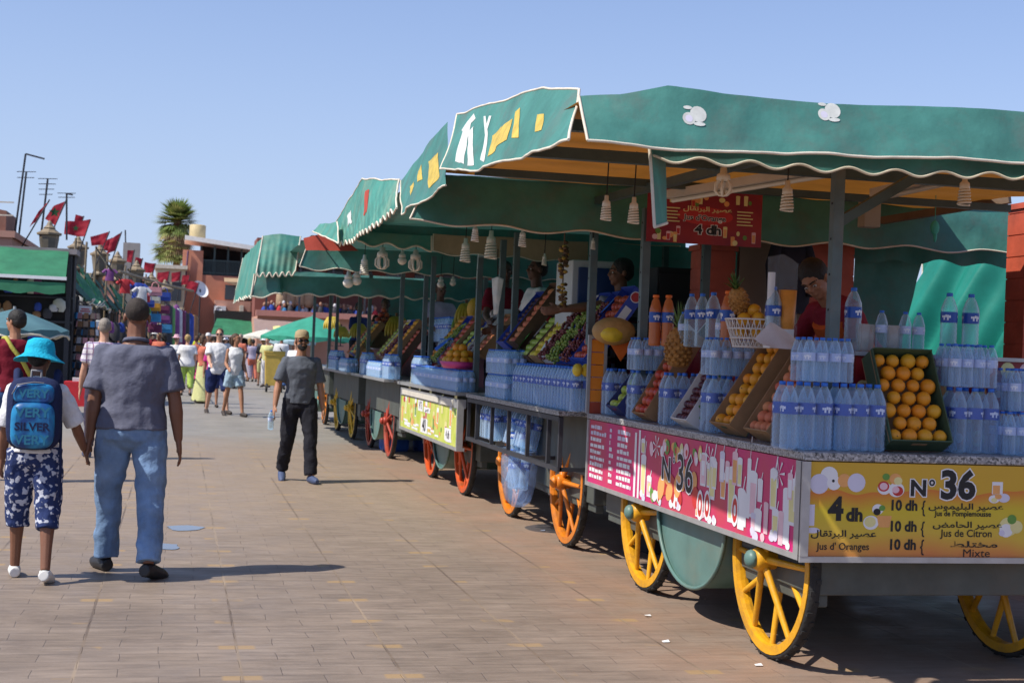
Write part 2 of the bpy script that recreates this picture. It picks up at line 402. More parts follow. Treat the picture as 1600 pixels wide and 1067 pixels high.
class Sheet:
    """flat print on a panel: 2D shapes laid 1.5 mm proud of it, x right, y up, metres"""
    def __init__(s, o, x, y, h=.0006): s.b = MB(); s.F = frame_m(o, x, y); s.b.M = s.F; s.h = h; s.k = 0
    def lift(s): s.k += 1; return .00001*s.k
    def poly(s, p, mi=0):
        z = s.h+s.lift()
        if sum(p[i][0]*p[(i+1) % len(p)][1]-p[(i+1) % len(p)][0]*p[i][1] for i in range(len(p))) < 0: p = p[::-1]
        s.b.add([(x, y, z) for x, y in p], [tuple(range(len(p)))], mi)
    def disc(s, x, y, rx, ry=None, mi=0, n=18, a=0):
        ry = ry or rx
        s.poly([(x+rx*math.cos(t)*math.cos(a)-ry*math.sin(t)*math.sin(a), y+rx*math.cos(t)*math.sin(a)+ry*math.sin(t)*math.cos(a)) for t in [2*math.pi*i/n for i in range(n)]], mi)
    def rect(s, x0, y0, x1, y1, mi=0): s.poly([(x0, y0), (x1, y0), (x1, y1), (x0, y1)], mi)
    def text(s, t, x, y, size, mi=6, bold=0, sx=1, align='CENTER', outline=0):
        if outline:
            vs, fs = text_geo(t, size, .0002, bold+outline, align, sx); z = s.h+s.lift()
            s.b.add([(a+x, b+y, z+c) for a, b, c in vs], fs, 0)
        vs, fs = text_geo(t, size, .0002, bold, align, sx); z = s.h+s.lift()+.00012
        s.b.add([(a+x, b+y, z+c) for a, b, c in vs], fs, mi)
    def glass(s, x, y, h, wd, mi, m2=0, straw=True):
        """a tall glass of juice with foam and a straw"""
        s.poly([(x-wd*.42, y), (x+wd*.42, y), (x+wd*.5, y+h), (x-wd*.5, y+h)], m2)
        s.poly([(x-wd*.32, y+h*.08), (x+wd*.32, y+h*.08), (x+wd*.38, y+h*.8), (x-wd*.38, y+h*.8)], mi)
        s.disc(x, y+h, wd*.5, wd*.16, m2, 12)
        if straw: s.poly([(x+wd*.05, y+h*.9), (x+wd*.17, y+h*.9), (x+wd*.5, y+h*1.4), (x+wd*.38, y+h*1.4)], m2)
    def blobs(s, x, y, r, mi, k=5, seed=0):
        q = random.Random(seed)
        for i in range(k): s.disc(x+q.uniform(-r, r), y+q.uniform(-r, r), r*q.uniform(.4, .7), mi=mi if i else 0, n=12)
    def build(s, name, parent): return s.b.build(name, ART, parent)

def cloth(top, bot, nu, nv, amp=.02, seed=0, scallop=None, sag=0, freq=2.2):
    """sheet between two polylines, wrinkled; returns (point fn, MB)"""
    def along(pl, u):
        pl = [Vector(p) for p in pl]; d = [0]
        for a, b in zip(pl, pl[1:]): d.append(d[-1]+(b-a).length)
        t = u*d[-1]
        for i in range(len(pl)-1):
            if t <= d[i+1]+1e-9: return pl[i].lerp(pl[i+1], (t-d[i])/max(1e-9, d[i+1]-d[i]))
        return pl[-1].copy()
    nrm = (Vector(top[-1])-Vector(top[0])).cross(Vector(bot[0])-Vector(top[0])).normalized()
    def fn(u, v):
        a, b = along(top, u), along(bot, u)
        if scallop:
            k, dep = scallop; b = b+Vector((0, 0, dep*math.cos(2*math.pi*k*u)))
        p = a.lerp(b, v)
        e = .35+.65*v
        q = p*freq+Vector((seed*7.3, seed*3.1, 0))
        p = p+nrm*(noise.noise(Vector((q.x, q.y, q.z*.45)))*amp*e*1.6+noise.noise(q*3.1)*amp*.45*e)
        p.z -= sag*math.sin(math.pi*u)*(.5+.5*v)+noise.noise(Vector((p.x*1.7+seed, p.y*1.7, 0)))*amp*.9
        return p
    return fn, MB().grid(fn, nu, nv)
def awning(name, top, bot, parent, mat, nu=48, nv=10, amp=.02, seed=0, scallop=None, sag=0, ends=(1, 1), pipe=.011, toppipe=False, freq=2.2, label=None):
    fn, mb = cloth(top, bot, nu, nv, amp, seed, scallop, sag, freq)
    o = mb.build(name, mat, parent, label=label)
    p = MB(); N = nu*2
    if pipe:
        p.tube([fn(i/N, 1) for i in range(N+1)], pipe, 6)
        if ends[0]: p.tube([fn(0, j/8) for j in range(9)], pipe, 6)
        if ends[1]: p.tube([fn(1, j/8) for j in range(9)], pipe, 6)
        if toppipe: p.tube([fn(i/N, 0) for i in range(N+1)], pipe, 6)
        p.build('piping', M_trim, o)
    return o, fn

def wheel_meshes(key, c):
    m = mk(key+' wheel paint', c, .42, .12, 7, .15, 30, dirt=(.16, .085, .04), dirt_scale=4, dirt_amt=.75)
    b = MB(); Rw = .478
    b.lathe([(Rw-.045, -.032), (Rw, -.032), (Rw, .032), (Rw-.045, .032), (Rw-.05, .012), (Rw-.05, -.012), (Rw-.045, -.032)], (0, 0, 0), 48, axis='X', smooth=False)
    for i in range(12):
        a = 2*math.pi*i/12+.13; h = -.055 if i % 2 else .05
        d = Vector((0, math.cos(a), math.sin(a)))
        b.tube([d*.045+Vector((h, 0, 0)), d*(Rw-.03)], [.020, .015], 8)
    b.lathe([(.001, -.12), (.05, -.11), (.062, -.09), (.055, -.05), (.05, .06), (.03, .09), (.001, .095)], (0, 0, 0), 16, axis='X')
    t = MB(); t.lathe([(Rw, -.026), (Rw+.008, -.03), (Rw+.02, -.022), (Rw+.024, 0), (Rw+.02, .022), (Rw+.008, .03), (Rw, .026)], (0, 0, 0), 56, axis='X')
    for i in range(56):                                     # tread blocks
        a = 2*math.pi*i/56
        t.box((.012*(-1)**i, (Rw+.022)*math.cos(a), (Rw+.022)*math.sin(a)), (.026, .022, .008), 0, (a-math.pi/2, 0, 0))
    h = MB(); h.ell((-.125, 0, 0), (.035, .048, .048), 12, 8)
    return (b.mesh('wheel', m), t.mesh('tyre', M_black), h.mesh('hub_cap', None or [M_tank if key == 'yellow' else m]))
def add_wheel(parent, ms, x, y, rot, rad=.503):
    o = link(bpy.data.objects.new('wheel', ms[0]), parent); o.location = (x, y, rad); o.rotation_euler = (rot, 0, 0)
    link(bpy.data.objects.new('tyre', ms[1]), o); link(bpy.data.objects.new('hub_cap', ms[2]), o)
WH = {'yellow': wheel_meshes('yellow', (.68, .33, .012)), 'amber': wheel_meshes('amber', (.65, .19, .012)),
      'red orange': wheel_meshes('red orange', (.62, .085, .015)), 'brick red': wheel_meshes('brick red', (.36, .045, .025)), 'lemon': wheel_meshes('lemon', (.68, .40, .02))}

def cart(X0, Y0, L, Wd, wkey, wys, label, front=True, tank=True, wx2=1.4):
    t = empty('juice_cart', (X0, Y0, 0), 0, label, 'cart', 'fruit juice carts in a row along the square')
    c = MB()
    c.box2((-.03, -.03, CT-.04), (Wd, .58, CT)); c.box2((-.03, .58, CT-.04), (.55, L+.03, CT))
    c.build('countertop', M_gran, t, bev=.006)
    b = MB(); b.box2((.10, .08, .40), (Wd-.1, L-.1, .62)); b.box2((.06, .06, .60), (.5, L-.06, CT-.045)); b.box2((.5, .06, .60), (Wd-.05, .5, CT-.045))
    b.box2((.12, .1, .34), (.18, L-.1, .4)); b.box2((Wd-.2, .1, .34), (Wd-.14, L-.1, .4))
    b.build('cart_body', M_body, t, bev=.006)
    for y in wys:
        add_wheel(t, WH[wkey], .10, y, random.uniform(0, 6)); add_wheel(t, WH[wkey], wx2, y, random.uniform(0, 6))
        MB().tube([(0, y, .503), (wx2+.05, y, .503)], .022, 8).build('axle', M_steel, t)
    if tank:
        y0, y1 = wys[0]+.50, wys[1]-.40; yc, hw = (y0+y1)/2, (y1-y0)/2
        pr = [(yc+hw*math.cos(a), .585+.40*math.sin(a)) for a in [math.pi+math.pi*i/24 for i in range(25)]]
        k = MB(); out = [[(x, y, z) for y, z in pr] for x in (.03, 1.1)]
        n = len(pr); vs = [p for r in out for p in r]
        k.add(vs, [(i, i+1, n+i+1, n+i) for i in range(n-1)], 0, True)
        k.add([(.05, y, z) for y, z in pr], [tuple(range(n))]); k.add([(1.08, y, z) for y, z in pr], [tuple(range(n))])
        k.tube([(.03, y, z) for y, z in pr], .012, 6)
        k.build('belly_tank', M_tank, t)
    return t
def posts(t, spots, z0=CT, mat=None, wd=.055):
    for x, y, z1 in spots:
        b = MB().box2((x-wd/2, y-wd/2, z0), (x+wd/2, y+wd/2, z1))
        for i in range(8): b.box((x-wd/2-.001, y, z0+.15+i*(z1-z0)/8.5), (.004, .012, .012), 1)
        b.build('post', [mat or M_post, M_dark], t, bev=.004)

# ---- nearest cart: magenta and yellow panels
C1 = cart(2.90, 6.19, 3.58, 2.5, 'yellow', (.56, 2.56), 'nearest juice cart with magenta and yellow panels numbered 36 and yellow spoked wheels', wx2=1.42)
OX, OY = 2.90, 6.19
sp = MB(); sp.box2((-.022, .0, .60), (.0, 3.56, 1.045)).build('side_panel', M_pink, C1)
pk = C1.children  # noqa
side_panel = KIDS[C1.name][-1]
fr = MB(); fr.box2((-.034, -.002, .58), (-.0225, 3.58, .607)); fr.box2((-.034, -.004, .607), (-.0225, .05, 1.046)); fr.box2((-.034, 3.545, .607), (-.0225, 3.58, 1.046))
fr.build('panel_frame', M_alu, side_panel)
s = Sheet((-.0225, 3.56, .60), (0, -1, 0), (0, 0, 1))      # x from the far end towards the near corner
q = random.Random(2)
for r in range(9):                                          # two columns of price lines
    y = .40-r*.043
    for x0, x1 in ((.05, .42), (.50, .62), (.68, 1.0)):
        x = x0; e = x1-q.uniform(0, .12)
        while x < e:
            wv = q.uniform(.03, .09); s.rect(x, y-.012, min(x+wv, e), y+.013+q.uniform(-.004, .004), 0 if r > 1 else 7); x += wv+.012
s.rect(1.05, .01, 1.09, .42, 0); s.rect(1.13, .01, 1.165, .44, 0)
for i, (x, y, h, wd, mi) in enumerate([(1.24, .03, .25, .10, 3), (1.36, .04, .12, .09, 1), (1.22, .30, .08, .08, 3), (2.42, .14, .22, .10, 3), (2.58, .16, .13, .08, 2), (2.70, .05, .28, .10, 3), (2.84, .03, .2, .10, 0),
     (2.98, .11, .22, .12, 1), (3.24, .18, .19, .09, 3), (3.40, .03, .26, .09, 0), (3.46, .13, .21, .10, 3), (2.28, .20, .17, .1, 1), (3.06, .05, .10, .1, 0), (2.93, .10, .3, .05, 0)]):
    s.glass(x, y, h, wd, mi)
for i in range(16):
    x = 2.2+i*.088+q.uniform(-.02, .02); s.glass(x, q.choice((.02, .05, .20, .25)), q.uniform(.10, .17), q.uniform(.05, .08), q.choice((3, 1, 2, 0, 3)), q.choice((0, 0, 7, 1)), i % 2 == 0)
for i in range(22): s.disc(q.uniform(1.2, 3.45), q.uniform(.02, .06), q.uniform(.02, .04), q.uniform(.018, .03), q.choice((0, 0, 1, 7)), 12)
for i in range(26):
    x = q.uniform(1.3, 2.4); y = q.choice((.06, .10, .34, .37, .38)); 
    s.disc(x, y, q.uniform(.025, .045), q.uniform(.03, .055), q.choice((0, 0, 1, 3, 4, 2)), 14, q.uniform(0, 3)); s.disc(x+.01, y-.008, .015, .02, q.choice((0, 1, 5)), 10)
for i in range(12): s.disc(q.uniform(1.5, 2.2), q.uniform(.1, .25), q.uniform(.05, .09), q.uniform(.03, .06), q.choice((2, 2, 5)), 16, q.uniform(0, 3))
for x, y in ((2.25, .09), (2.36, .10), (2.76, .12)): s.disc(x, y, .05, .085, 0); s.disc(x, y, .035, .065, 5); s.disc(x, y, .015, .03, 0)
for x, y in ((2.38, .36), (3.30, .36), (1.48, .36)):
    for a in range(7): s.poly([(x, y), (x+.07*math.cos(a*.9), y+.07*math.sin(a*.9)), (x+.07*math.cos(a*.9+.2), y+.07*math.sin(a*.9+.2))], 0)
s.text('N', 1.67, .235, .19, 6, .004, 1.15, outline=.007); s.text('°', 1.80, .27, .12, 6, .002, outline=.005)
s.text('36', 1.99, .23, .30, 6, .003, .95, outline=.008)
s.build('lettering', side_panel)
ep = MB(); ep.box2((.0, -.022, .60), (2.45, .0, 1.045)); ep.build('end_panel', M_yellow, C1); end_panel = KIDS[C1.name][-1]
fr = MB(); fr.box2((-.036, -.034, .575), (2.47, -.0225, .602)); fr.box2((-.036, -.036, .603), (.004, -.0225, 1.046)); fr.build('panel_frame', M_alu, end_panel)
s = Sheet((.0, -.0225, .60), (1, 0, 0), (0, 0, 1))
def yellow_art(o):
    X = lambda px: (px-22)/1600*1.19+o; Yv = lambda py: .445-(py-45)/735*.445        # pixels of the enlarged panel
    D = lambda px, py, r, mi, ry=None, a=0: s.disc(X(px), Yv(py), r*.00074, (ry or r)*.00062, mi, 20, a)
    for px, py, r, mi in ((160, 150, 60, 0), (95, 215, 66, 7), (195, 205, 48, 0), (265, 185, 45, 2), (350, 200, 62, 7), (190, 190, 10, 6)): D(px, py, r, mi, r*1.15)
    for px, py, r, mi in ((545, 240, 48, 0), (630, 250, 56, 0), (540, 225, 40, 5), (540, 225, 28, 1), (620, 165, 42, 2), (640, 180, 30, 3), (640, 260, 38, 5), (625, 250, 26, 1), (555, 150, 26, 4)): D(px, py, r, mi)
    s.rect(X(1312), Yv(270), X(1390), Yv(172), 0); s.rect(X(1318), Yv(268), X(1370), Yv(200), 2)
    for px, py, r, mi in ((1330, 310, 40, 0), (1400, 300, 44, 7), (1360, 290, 26, 2), (1330, 318, 22, 3)): D(px, py, r, mi, r*.8)
    for px, py, r, mi in ((460, 510, 54, 0), (455, 505, 40, 3), (505, 405, 40, 0), (500, 425, 26, 6), (535, 395, 22, 4)): D(px, py, r, mi)
    s.poly([(X(500), Yv(455)), (X(605), Yv(455)), (X(590), Yv(545)), (X(515), Yv(545))], 2)
    for px, py, r, mi in ((1440, 530, 68, 3), (1425, 560, 48, 0), (1500, 530, 46, 3), (1465, 470, 34, 4), (1395, 580, 22, 7)): D(px, py, r, mi, r*1.1)
    s.rect(X(28), Yv(540), X(70), Yv(375), 7); D(60, 575, 50, 7, 22)
    s.text('N', X(785), Yv(240), .105, 6, .004, 1.1, outline=.005); s.text('°', X(880), Yv(240), .105, 6, .002, outline=.004)
    s.text('36', X(1065), Yv(215), .185, 6, .0075, 1.02, outline=.006)
    s.text('4', X(215), Yv(415), .15, 6, .006, 1.0); s.text('dh', X(345), Yv(455), .085, 6, .004)
    for py in (375, 540, 683): s.text('10 dh', X(685), Yv(py), .068, 6, .0025, .95); s.text('{', X(825), Yv(py+12), .078, 6, .001, .8)
    s.text(arabic('عصير البرتقال'), X(275), Yv(600), .042, 6, .0008, 1.45)
    s.text("Jus d' Oranges", X(275), Yv(700), .047, 6, .0006, .98)
    s.text(arabic('عصير البليموس'), X(1130), Yv(375), .040, 6, .0008, 1.6)
    s.text('Jus de Pomplemousse', X(1110), Yv(432), .036, 6, .0008, .95)
    s.text(arabic('عصير الحامض'), X(1145), Yv(520), .040, 6, .0008, 1.6); s.text('Jus de Citron', X(1140), Yv(588), .050, 6, .0006, 1.02)
    s.text(arabic('مختلط'), X(1200), Yv(675), .040, 6, .0008, 2.4); s.text('Mixte', X(1215), Yv(745), .054, 6, 0, 1.2)
yellow_art(0); yellow_art(1.165)
s.build('lettering', end_panel)
# raised shelf behind the goods, printed front
def shelf(t, x0, y0, x1, y1, z=1.575):
    b = MB(); b.box2((x0, y0, z-.02), (x1, y0+.3, z)); b.box2((x0, y0+.3, z-.02), (x0+.3, y1, z)); o = b.build('shelf', M_alu, t)
    f = MB(); f.box2((x0+.02, y0+.02, CT), (x1, y0+.04, z-.021)); f.box2((x0+.02, y0+.04, CT), (x0+.04, y1, z-.021)); f.build('shelf_front', M_maroon, t); sf = KIDS[t.name][-1]
    s = Sheet((x0, y0+.0195, CT), (1, 0, 0), (0, 0, 1)); q = random.Random(3)
    for i in range(int((x1-x0)/.11)):
        for j in range(int((z-CT-.08)/.12)+1): s.disc(.06+i*.11+.05*(j % 2), .06+j*.12, .042, mi=(2, 5, 3, 1)[(i+j) % 4], n=14); s.disc(.06+i*.11+.05*(j % 2), .06+j*.12, .026, mi=(3, 1, 2, 0)[(i*3+j) % 4], n=12)
    s.build('printed_fruit', sf)
shelf(C1, .44, .43, 2.4, 3.4)
posts(C1, [(.33, .47, 2.62), (.12, 2.88, 2.5)])
posts(C1, [(1.63, .52, 2.6), (.75, 3.4, 2.5)], mat=M_steel)
bm_ = MB(); bm_.sq((-1.3, -.2, 2.50), (2.4, -.2, 2.52), .05); bm_.sq((-1.3, 1.0, 2.55), (2.4, 1.0, 2.56), .06); bm_.sq((-.1, -.4, 2.50), (-.1, 3.5, 2.58), .05)
bm_.sq((.33, .47, 2.22), (.75, .47, 2.48), .05); bm_.sq((-1.2, 2.2, 2.58), (2.4, 2.2, 2.58), .045)
bm_.build('roof_beams', M_steel, C1)
_f, roof = cloth([(-1.30, -.5, 2.56), (-1.28, 3.3, 2.70)], [(2.5, -.5, 2.58), (2.5, 3.55, 2.70)], 30, 20, .015, 3)
roof.build('ceiling_liner', M_orange_liner, C1)
M_wprint = mk('white awning paint', (.58, .60, .57), .6, .2, 14)
loc = lambda p: (p[0]-OX, p[1]-OY, p[2])
wp = lambda *P: [loc(p) for p in P]
ea, fn = awning('end_awning', wp((1.575, 5.68, 2.572), (1.75, 5.66, 2.59), (1.955, 5.64, 2.645), (2.2, 5.64, 2.628), (2.674, 5.64, 2.62), (3.593, 5.64, 2.66), (5.4, 5.64, 2.72)), wp((1.583, 5.56, 2.364), (2.1, 5.56, 2.372), (2.68, 5.56, 2.387), (3.6, 5.56, 2.415), (5.4, 5.56, 2.47)), C1, M_green, 110, 14, .016, 1, ends=(1, 0), pipe=.0065, freq=3.0)
def orange_mark(b, px, py):
    """a white cut-orange emblem lying on the cloth, following its surface"""
    want = at(px, py, Y=5.6); u = (want.x-1.58)/(5.4-1.58); lo, hi = 0, 1
    v = min((abs(Vector(fn(u, k/40)).z-want.z), k/40) for k in range(41))[1]
    uu = min((abs(Vector(fn(k/600, v)).x+OX-want.x), k/600) for k in range(601))[1]
    H_ = (Vector(fn(uu, 0))-Vector(fn(uu, 1))).length; W_ = 3.82
    P_ = lambda x, y, k: Vector(fn(uu+x/W_, v-y/H_))+Vector((0, -.0018-.0003*k, .0))
    for k, (cx, cy, rx, ry, mi) in enumerate(((.018, .01, .036, .036, 0), (-.025, -.012, .028, .028, 0), (-.025, -.012, .016, .016, 1), (-.026, .037, .019, .008, 0), (.018, -.034, .026, .009, 0))):
        n = 16; rim = [P_(cx+rx*math.cos(2*math.pi*t/n), cy+ry*math.sin(2*math.pi*t/n), k) for t in range(n)]
        b.add(rim+[P_(cx, cy, k)], [(t, (t+1) % n, n) for t in range(n)], mi)
for px, py in ((1085, 182), (1300, 174)):
    b = MB(); orange_mark(b, px, py); b.build('printed_fruit', [M_wprint, M_lilac], ea)
va, _ = awning('valance', wp((1.91, 5.74, 2.46), (5.4, 5.74, 2.54)), wp((1.91, 5.73, 2.345), (2.77, 5.73, 2.352), (3.72, 5.73, 2.388), (5.4, 5.73, 2.44)), C1, M_green, 160, 4, .006, 2, scallop=(15.2, .014), ends=(0, 0), pipe=.006)
awning('valance_end', wp((1.90, 5.72, 2.45), (2.0, 5.80, 2.46)), wp((1.935, 5.70, 2.055), (2.03, 5.82, 2.09)), C1, M_green, 8, 10, .012, 5, ends=(1, 0), pipe=.007)
sa, sfn = awning('side_awning', wp((1.66, 6.0, 2.660), (1.66, 6.62, 2.775), (1.66, 7.95, 2.905), (1.66, 8.85, 2.99)), wp((1.50, 5.53, 2.36), (1.50, 6.1, 2.385), (1.50, 7.1, 2.445), (1.50, 8.42, 2.568)), C1, M_green, 60, 12, .02, 4, ends=(1, 1), pipe=.0065, toppipe=True)
_t2, _b2 = wp((1.645, 9.1, 2.985), (1.64, 10.0, 2.91), (1.64, 10.985, 2.80)), wp((1.50, 8.30, 2.475), (1.50, 10.01, 2.447))
sa2, f2 = awning('side_awning', _t2, _b2, C1, M_green, 30, 10, .02, 7, ends=(0, 1), pipe=.0065)
def on_side(sheet, p, P0, P1, f, h=.012):
    """put a flat shape given in (u, v) of a cloth onto it, a little in front"""
    pts = [Vector(f(u, v))+Vector((-h, -.003, h*.8)) for u, v in p]
    sheet.b.M = Matrix(); return pts
M_yprint = mk('yellow awning paint', (.52, .38, .07), .6, .25, 14)
def cloth_marks(name, parent, f, shapes, flip=False):
    b = MB()
    for mi, p in shapes:
        n = 12                                                 # strips that follow the cloth
        (u0, v0), (u1, v1), (u2, v2), (u3, v3) = p
        fn2 = lambda a, c: Vector(f((u0*(1-a)+u1*a)*(1-c)+(u3*(1-a)+u2*a)*c, (v0*(1-a)+v1*a)*(1-c)+(v3*(1-a)+v2*a)*c))+Vector((-.0022, -.0012, .0012))
        b.grid(fn2, n, n, mi)
    b.build(name, [M_wprint, M_yprint], parent)
cloth_marks('painted_lettering', sa, sfn, [
    (0, ((.90, .34), (.80, .10), (.765, .2), (.86, .40))), (0, ((.87, .28), (.80, .25), (.78, .92), (.87, .88))), (0, ((.80, .40), (.76, .34), (.69, .92), (.74, .94))),
    (0, ((.68, .2), (.66, .2), (.62, .45), (.64, .48))), (0, ((.64, .45), (.62, .45), (.60, .9), (.64, .85))), (0, ((.63, .2), (.61, .2), (.63, .4), (.65, .4))),
    (1, ((.58, .5), (.50, .42), (.50, .82), (.57, .85))), (1, ((.50, .45), (.40, .40), (.41, .72), (.50, .75))), (1, ((.39, .3), (.36, .25), (.34, .7), (.38, .7))), (1, ((.24, .4), (.19, .42), (.19, .68), (.24, .66)))])

cloth_marks('painted_lettering', sa2, f2, [(1, ((.36, .38), (.16, .36), (.16, .78), (.34, .84))), (1, ((.58, .35), (.48, .33), (.48, .62), (.57, .62))), (1, ((.80, .42), (.70, .42), (.70, .7), (.78, .7)))])
# ---------------------------------------------------------------- the other carts of the row
M_beige = mk('beige canvas', (.42, .30, .19), .75, .15, 4, .15, 20, trans=.12)
M_redcloth = mk('red canvas', (.42, .06, .035), .7, .15, 4, .15, 20, trans=.15)
M_greenlight = mk('faded green tarpaulin', (.065, .26, .21), .65, .26, 3, .5, 5, trans=.12, dirt=(.3, .33, .22), dirt_scale=1.6, dirt_amt=.5)
M_rack = mk('dark iron', (.03, .032, .04), .5, .2, 8)
def W(t, *P):
    return [(p[0]-t.location.x, p[1]-t.location.y, p[2]) for p in P]
def zigzag(fnb, n, d):
    pass
# second cart: open iron rack under the counter
C2 = cart(2.93, 9.98, 3.36, 2.2, 'amber', (.78, 2.72), 'second juice cart with an open iron bottle rack under its counter and amber wheels', tank=False)
k = MB()
for z in (.665, 1.03): k.sq((-.20, .0, z), (-.20, 3.36, z), .035)
for y in (.0, .33, .98, 1.65, 2.3, 2.95, 3.34): k.sq((-.20, y, .65), (-.20, y, 1.04), .03)
for y in (.0, 1.1, 2.2, 3.34): k.sq((-.20, y, .665), (.1, y, .665), .03)
k.build('bottle_rack', M_rack, C2)
k = MB().box2((-.225, -.03, CT-.035), (-.031, 3.39, CT)); k.build('counter_ledge', M_gran, C2)
shelf(C2, .5, .5, 2.2, 3.3, 1.5)
posts(C2, [(.0, 3.02, 2.55), (.03, .12, 2.5), (.06, 2.72, 2.6)])
posts(C2, [(1.7, 3.3, 2.6)], mat=M_steel)
top3 = W(C2, (1.62, 11.0, 2.81), (1.62, 13.3, 3.07), (1.62, 14.4, 2.96), (1.62, 15.55, 2.83)); bot3 = W(C2, (1.50, 10.18, 2.478), (1.50, 13.99, 2.478))
sa3, f3 = awning('side_awning', top3, bot3, C2, M_greenlight, 90, 10, .022, 12, scallop=(17, .02), toppipe=True, pipe=.008)
b = MB(); b.grid(lambda u, v: Vector(f3(.72+.07*u, .32+.3*v))+Vector((-.003, -.0015, .0015)), 10, 10, 0); b.grid(lambda u, v: Vector(f3(.40+.05*u+.06*v, .25+.45*v))+Vector((-.003, -.0015, .0015)), 10, 10, 1)
b.build('painted_lettering', [M_wprint, M_redcloth], sa3)
awning('end_awning', W(C2, (1.62, 9.52, 2.68), (6.4, 9.52, 2.74)), W(C2, (1.48, 9.45, 2.355), (3.1, 9.45, 2.335), (6.4, 9.45, 2.40)), C2, M_green, 70, 10, .02, 8, scallop=(8, .016), pipe=.007)
_, rf = cloth(W(C2, (1.60, 9.5, 2.68), (1.60, 13.74, 2.68)), W(C2, (6.4, 9.5, 2.74), (6.4, 13.74, 2.74)), 16, 16, .02, 9); rf.build('roof_sheet', M_green, C2)  # roof lengthened beyond the cart to shade the curtain and a vendor
# third cart: lime printed panel
C3 = cart(2.86, 13.72, 3.7, 2.2, 'red orange', (.80, 2.76), 'third juice cart with a lime green printed panel and red orange wheels')
p = MB(); p.box2((-.17, -.06, .55), (-.14, 3.55, .93)).build('side_panel', M_lime, C3); pl3 = KIDS[C3.name][-1]
f = MB(); f.box2((-.18, -.1, .515), (-.1, 3.6, .549)); f.box2((-.18, -.1, .931), (-.1, 3.6, 1.02)); f.box2((-.182, -.1, .549), (-.12, -.061, .931)); f.box2((-.182, 3.551, .549), (-.12, 3.6, .931))
f.box2((-.19, .15, .94), (-.181, .8, 1.01), 1); f.box2((-.19, .95, .945), (-.181, 3.4, 1.0), 1); f.build('panel_frame', [M_alu, mk('cream paint', (.6, .56, .48), .5)], pl3)
s = Sheet((-.1705, 3.55, .55), (0, -1, 0), (0, 0, 1)); q = random.Random(11)
for i in range(15):
    s.glass(.12+i*.24, .05+.12*(i % 3), q.uniform(.14, .24), .13, (2, 3, 5, 2, 4)[i % 5], (3, 0, 3)[i % 3])
for i in range(24): s.disc(q.uniform(.1, 3.5), q.uniform(.04, .34), q.uniform(.03, .07), q.uniform(.02, .04), q.choice((2, 2, 3, 4, 5)), 12)
for i in range(26): s.rect(*(lambda x, y: (x, y, x+.22, y+.022))(q.uniform(.1, 3.2), q.uniform(.02, .09)), 0)
s.rect(1.25, .25, 1.58, .37, 0); s.text('N°3', 1.415, .31, .115, 6, .003); s.rect(1.65, .25, 2.05, .31, 0); s.text(arabic('عصير'), 1.85, .285, .07, 6, .002, 1.6)
s.rect(1.48, .02, 1.92, .18, 0); s.text('40', 1.7, .10, .19, 6, .006, 1.2); s.rect(2.95, .03, 3.3, .16, 0); s.text('4 dh', 3.12, .09, .11, 6, .004)
s.build('lettering', pl3)
k = MB().box2((-.20, -.05, CT-.035), (-.031, 3.73, CT)); k.build('counter_ledge', M_alu, C3)
shelf(C3, .5, .5, 2.2, 3.4, 1.48)
posts(C3, [(.03, .12, 2.6), (.06, 3.45, 2.62), (.05, 2.9, 2.6)])
awning('end_awning', W(C3, (1.66, 13.72, 2.80), (5.0, 13.75, 2.82)), W(C3, (1.62, 13.7, 2.56), (5.0, 13.7, 2.58)), C3, M_green, 60, 8, .03, 13, pipe=0)
awning('valance', W(C3, (1.62, 13.66, 2.60), (2.36, 13.66, 2.60)), W(C3, (1.64, 13.64, 2.49), (2.36, 13.64, 2.47)), C3, M_greenlight, 50, 5, .012, 14, scallop=(2.5, .022), pipe=.01)
awning('beige_valance', W(C3, (2.37, 13.62, 2.62), (4.9, 13.62, 2.64)), W(C3, (2.37, 13.6, 2.44), (4.9, 13.6, 2.42)), C3, M_beige, 60, 6, .02, 15, scallop=(6, .015), pipe=.006)
_, rf = cloth(W(C3, (1.72, 13.75, 2.80), (1.70, 17.2, 2.78)), W(C3, (5.0, 13.75, 2.80), (5.0, 17.2, 2.80)), 16, 16, .02, 9); rf.build('roof_sheet', M_green, C3)
# fourth cart
C4 = cart(2.76, 18.25, 3.5, 2.1, 'brick red', (.95, 2.95), 'fourth juice cart with brick red wheels and a bare green underside')
MB().box2((-.16, -.05, CT-.035), (-.031, 3.53, CT)).build('counter_ledge', M_alu, C4)
shelf(C4, .5, .5, 2.1, 3.3, 1.48)
posts(C4, [(.06, .15, 2.55), (.06, 3.35, 2.6), (1.2, .3, 2.6)])
sa4, _ = awning('side_awning', W(C4, *[tuple(at(x, y, X=1.5)) for x, y in ((527, 347), (500, 350), (488, 362))]), W(C4, *[tuple(at(x, y, X=1.42)) for x, y in ((527, 380), (512, 372), (500, 366))]), C4, M_greenlight, 24, 8, .015, 17, pipe=.008)
awning('red_lining', W(C4, *[tuple(at(x, y, Y=16.9)) for x, y in ((474, 372), (500, 366), (540, 374))]), W(C4, *[tuple(at(x, y, Y=16.85)) for x, y in ((478, 391), (560, 392))]), C4, M_redcloth, 24, 6, .015, 19, pipe=0)
awning('end_awning', W(C4, (1.44, 17.0, 2.66), (5.0, 17.3, 2.70)), W(C4, (1.36, 16.95, 2.40), (5.0, 17.3, 2.42)), C4, M_green, 60, 6, .02, 18, scallop=(8, .018), pipe=.008)
_, rf = cloth(W(C4, (1.50, 17.1, 2.80), (1.46, 21.6, 2.78)), W(C4, (5.0, 17.1, 2.80), (5.0, 21.6, 2.80)), 12, 12, .02, 9); rf.build('roof_sheet', M_green, C4)
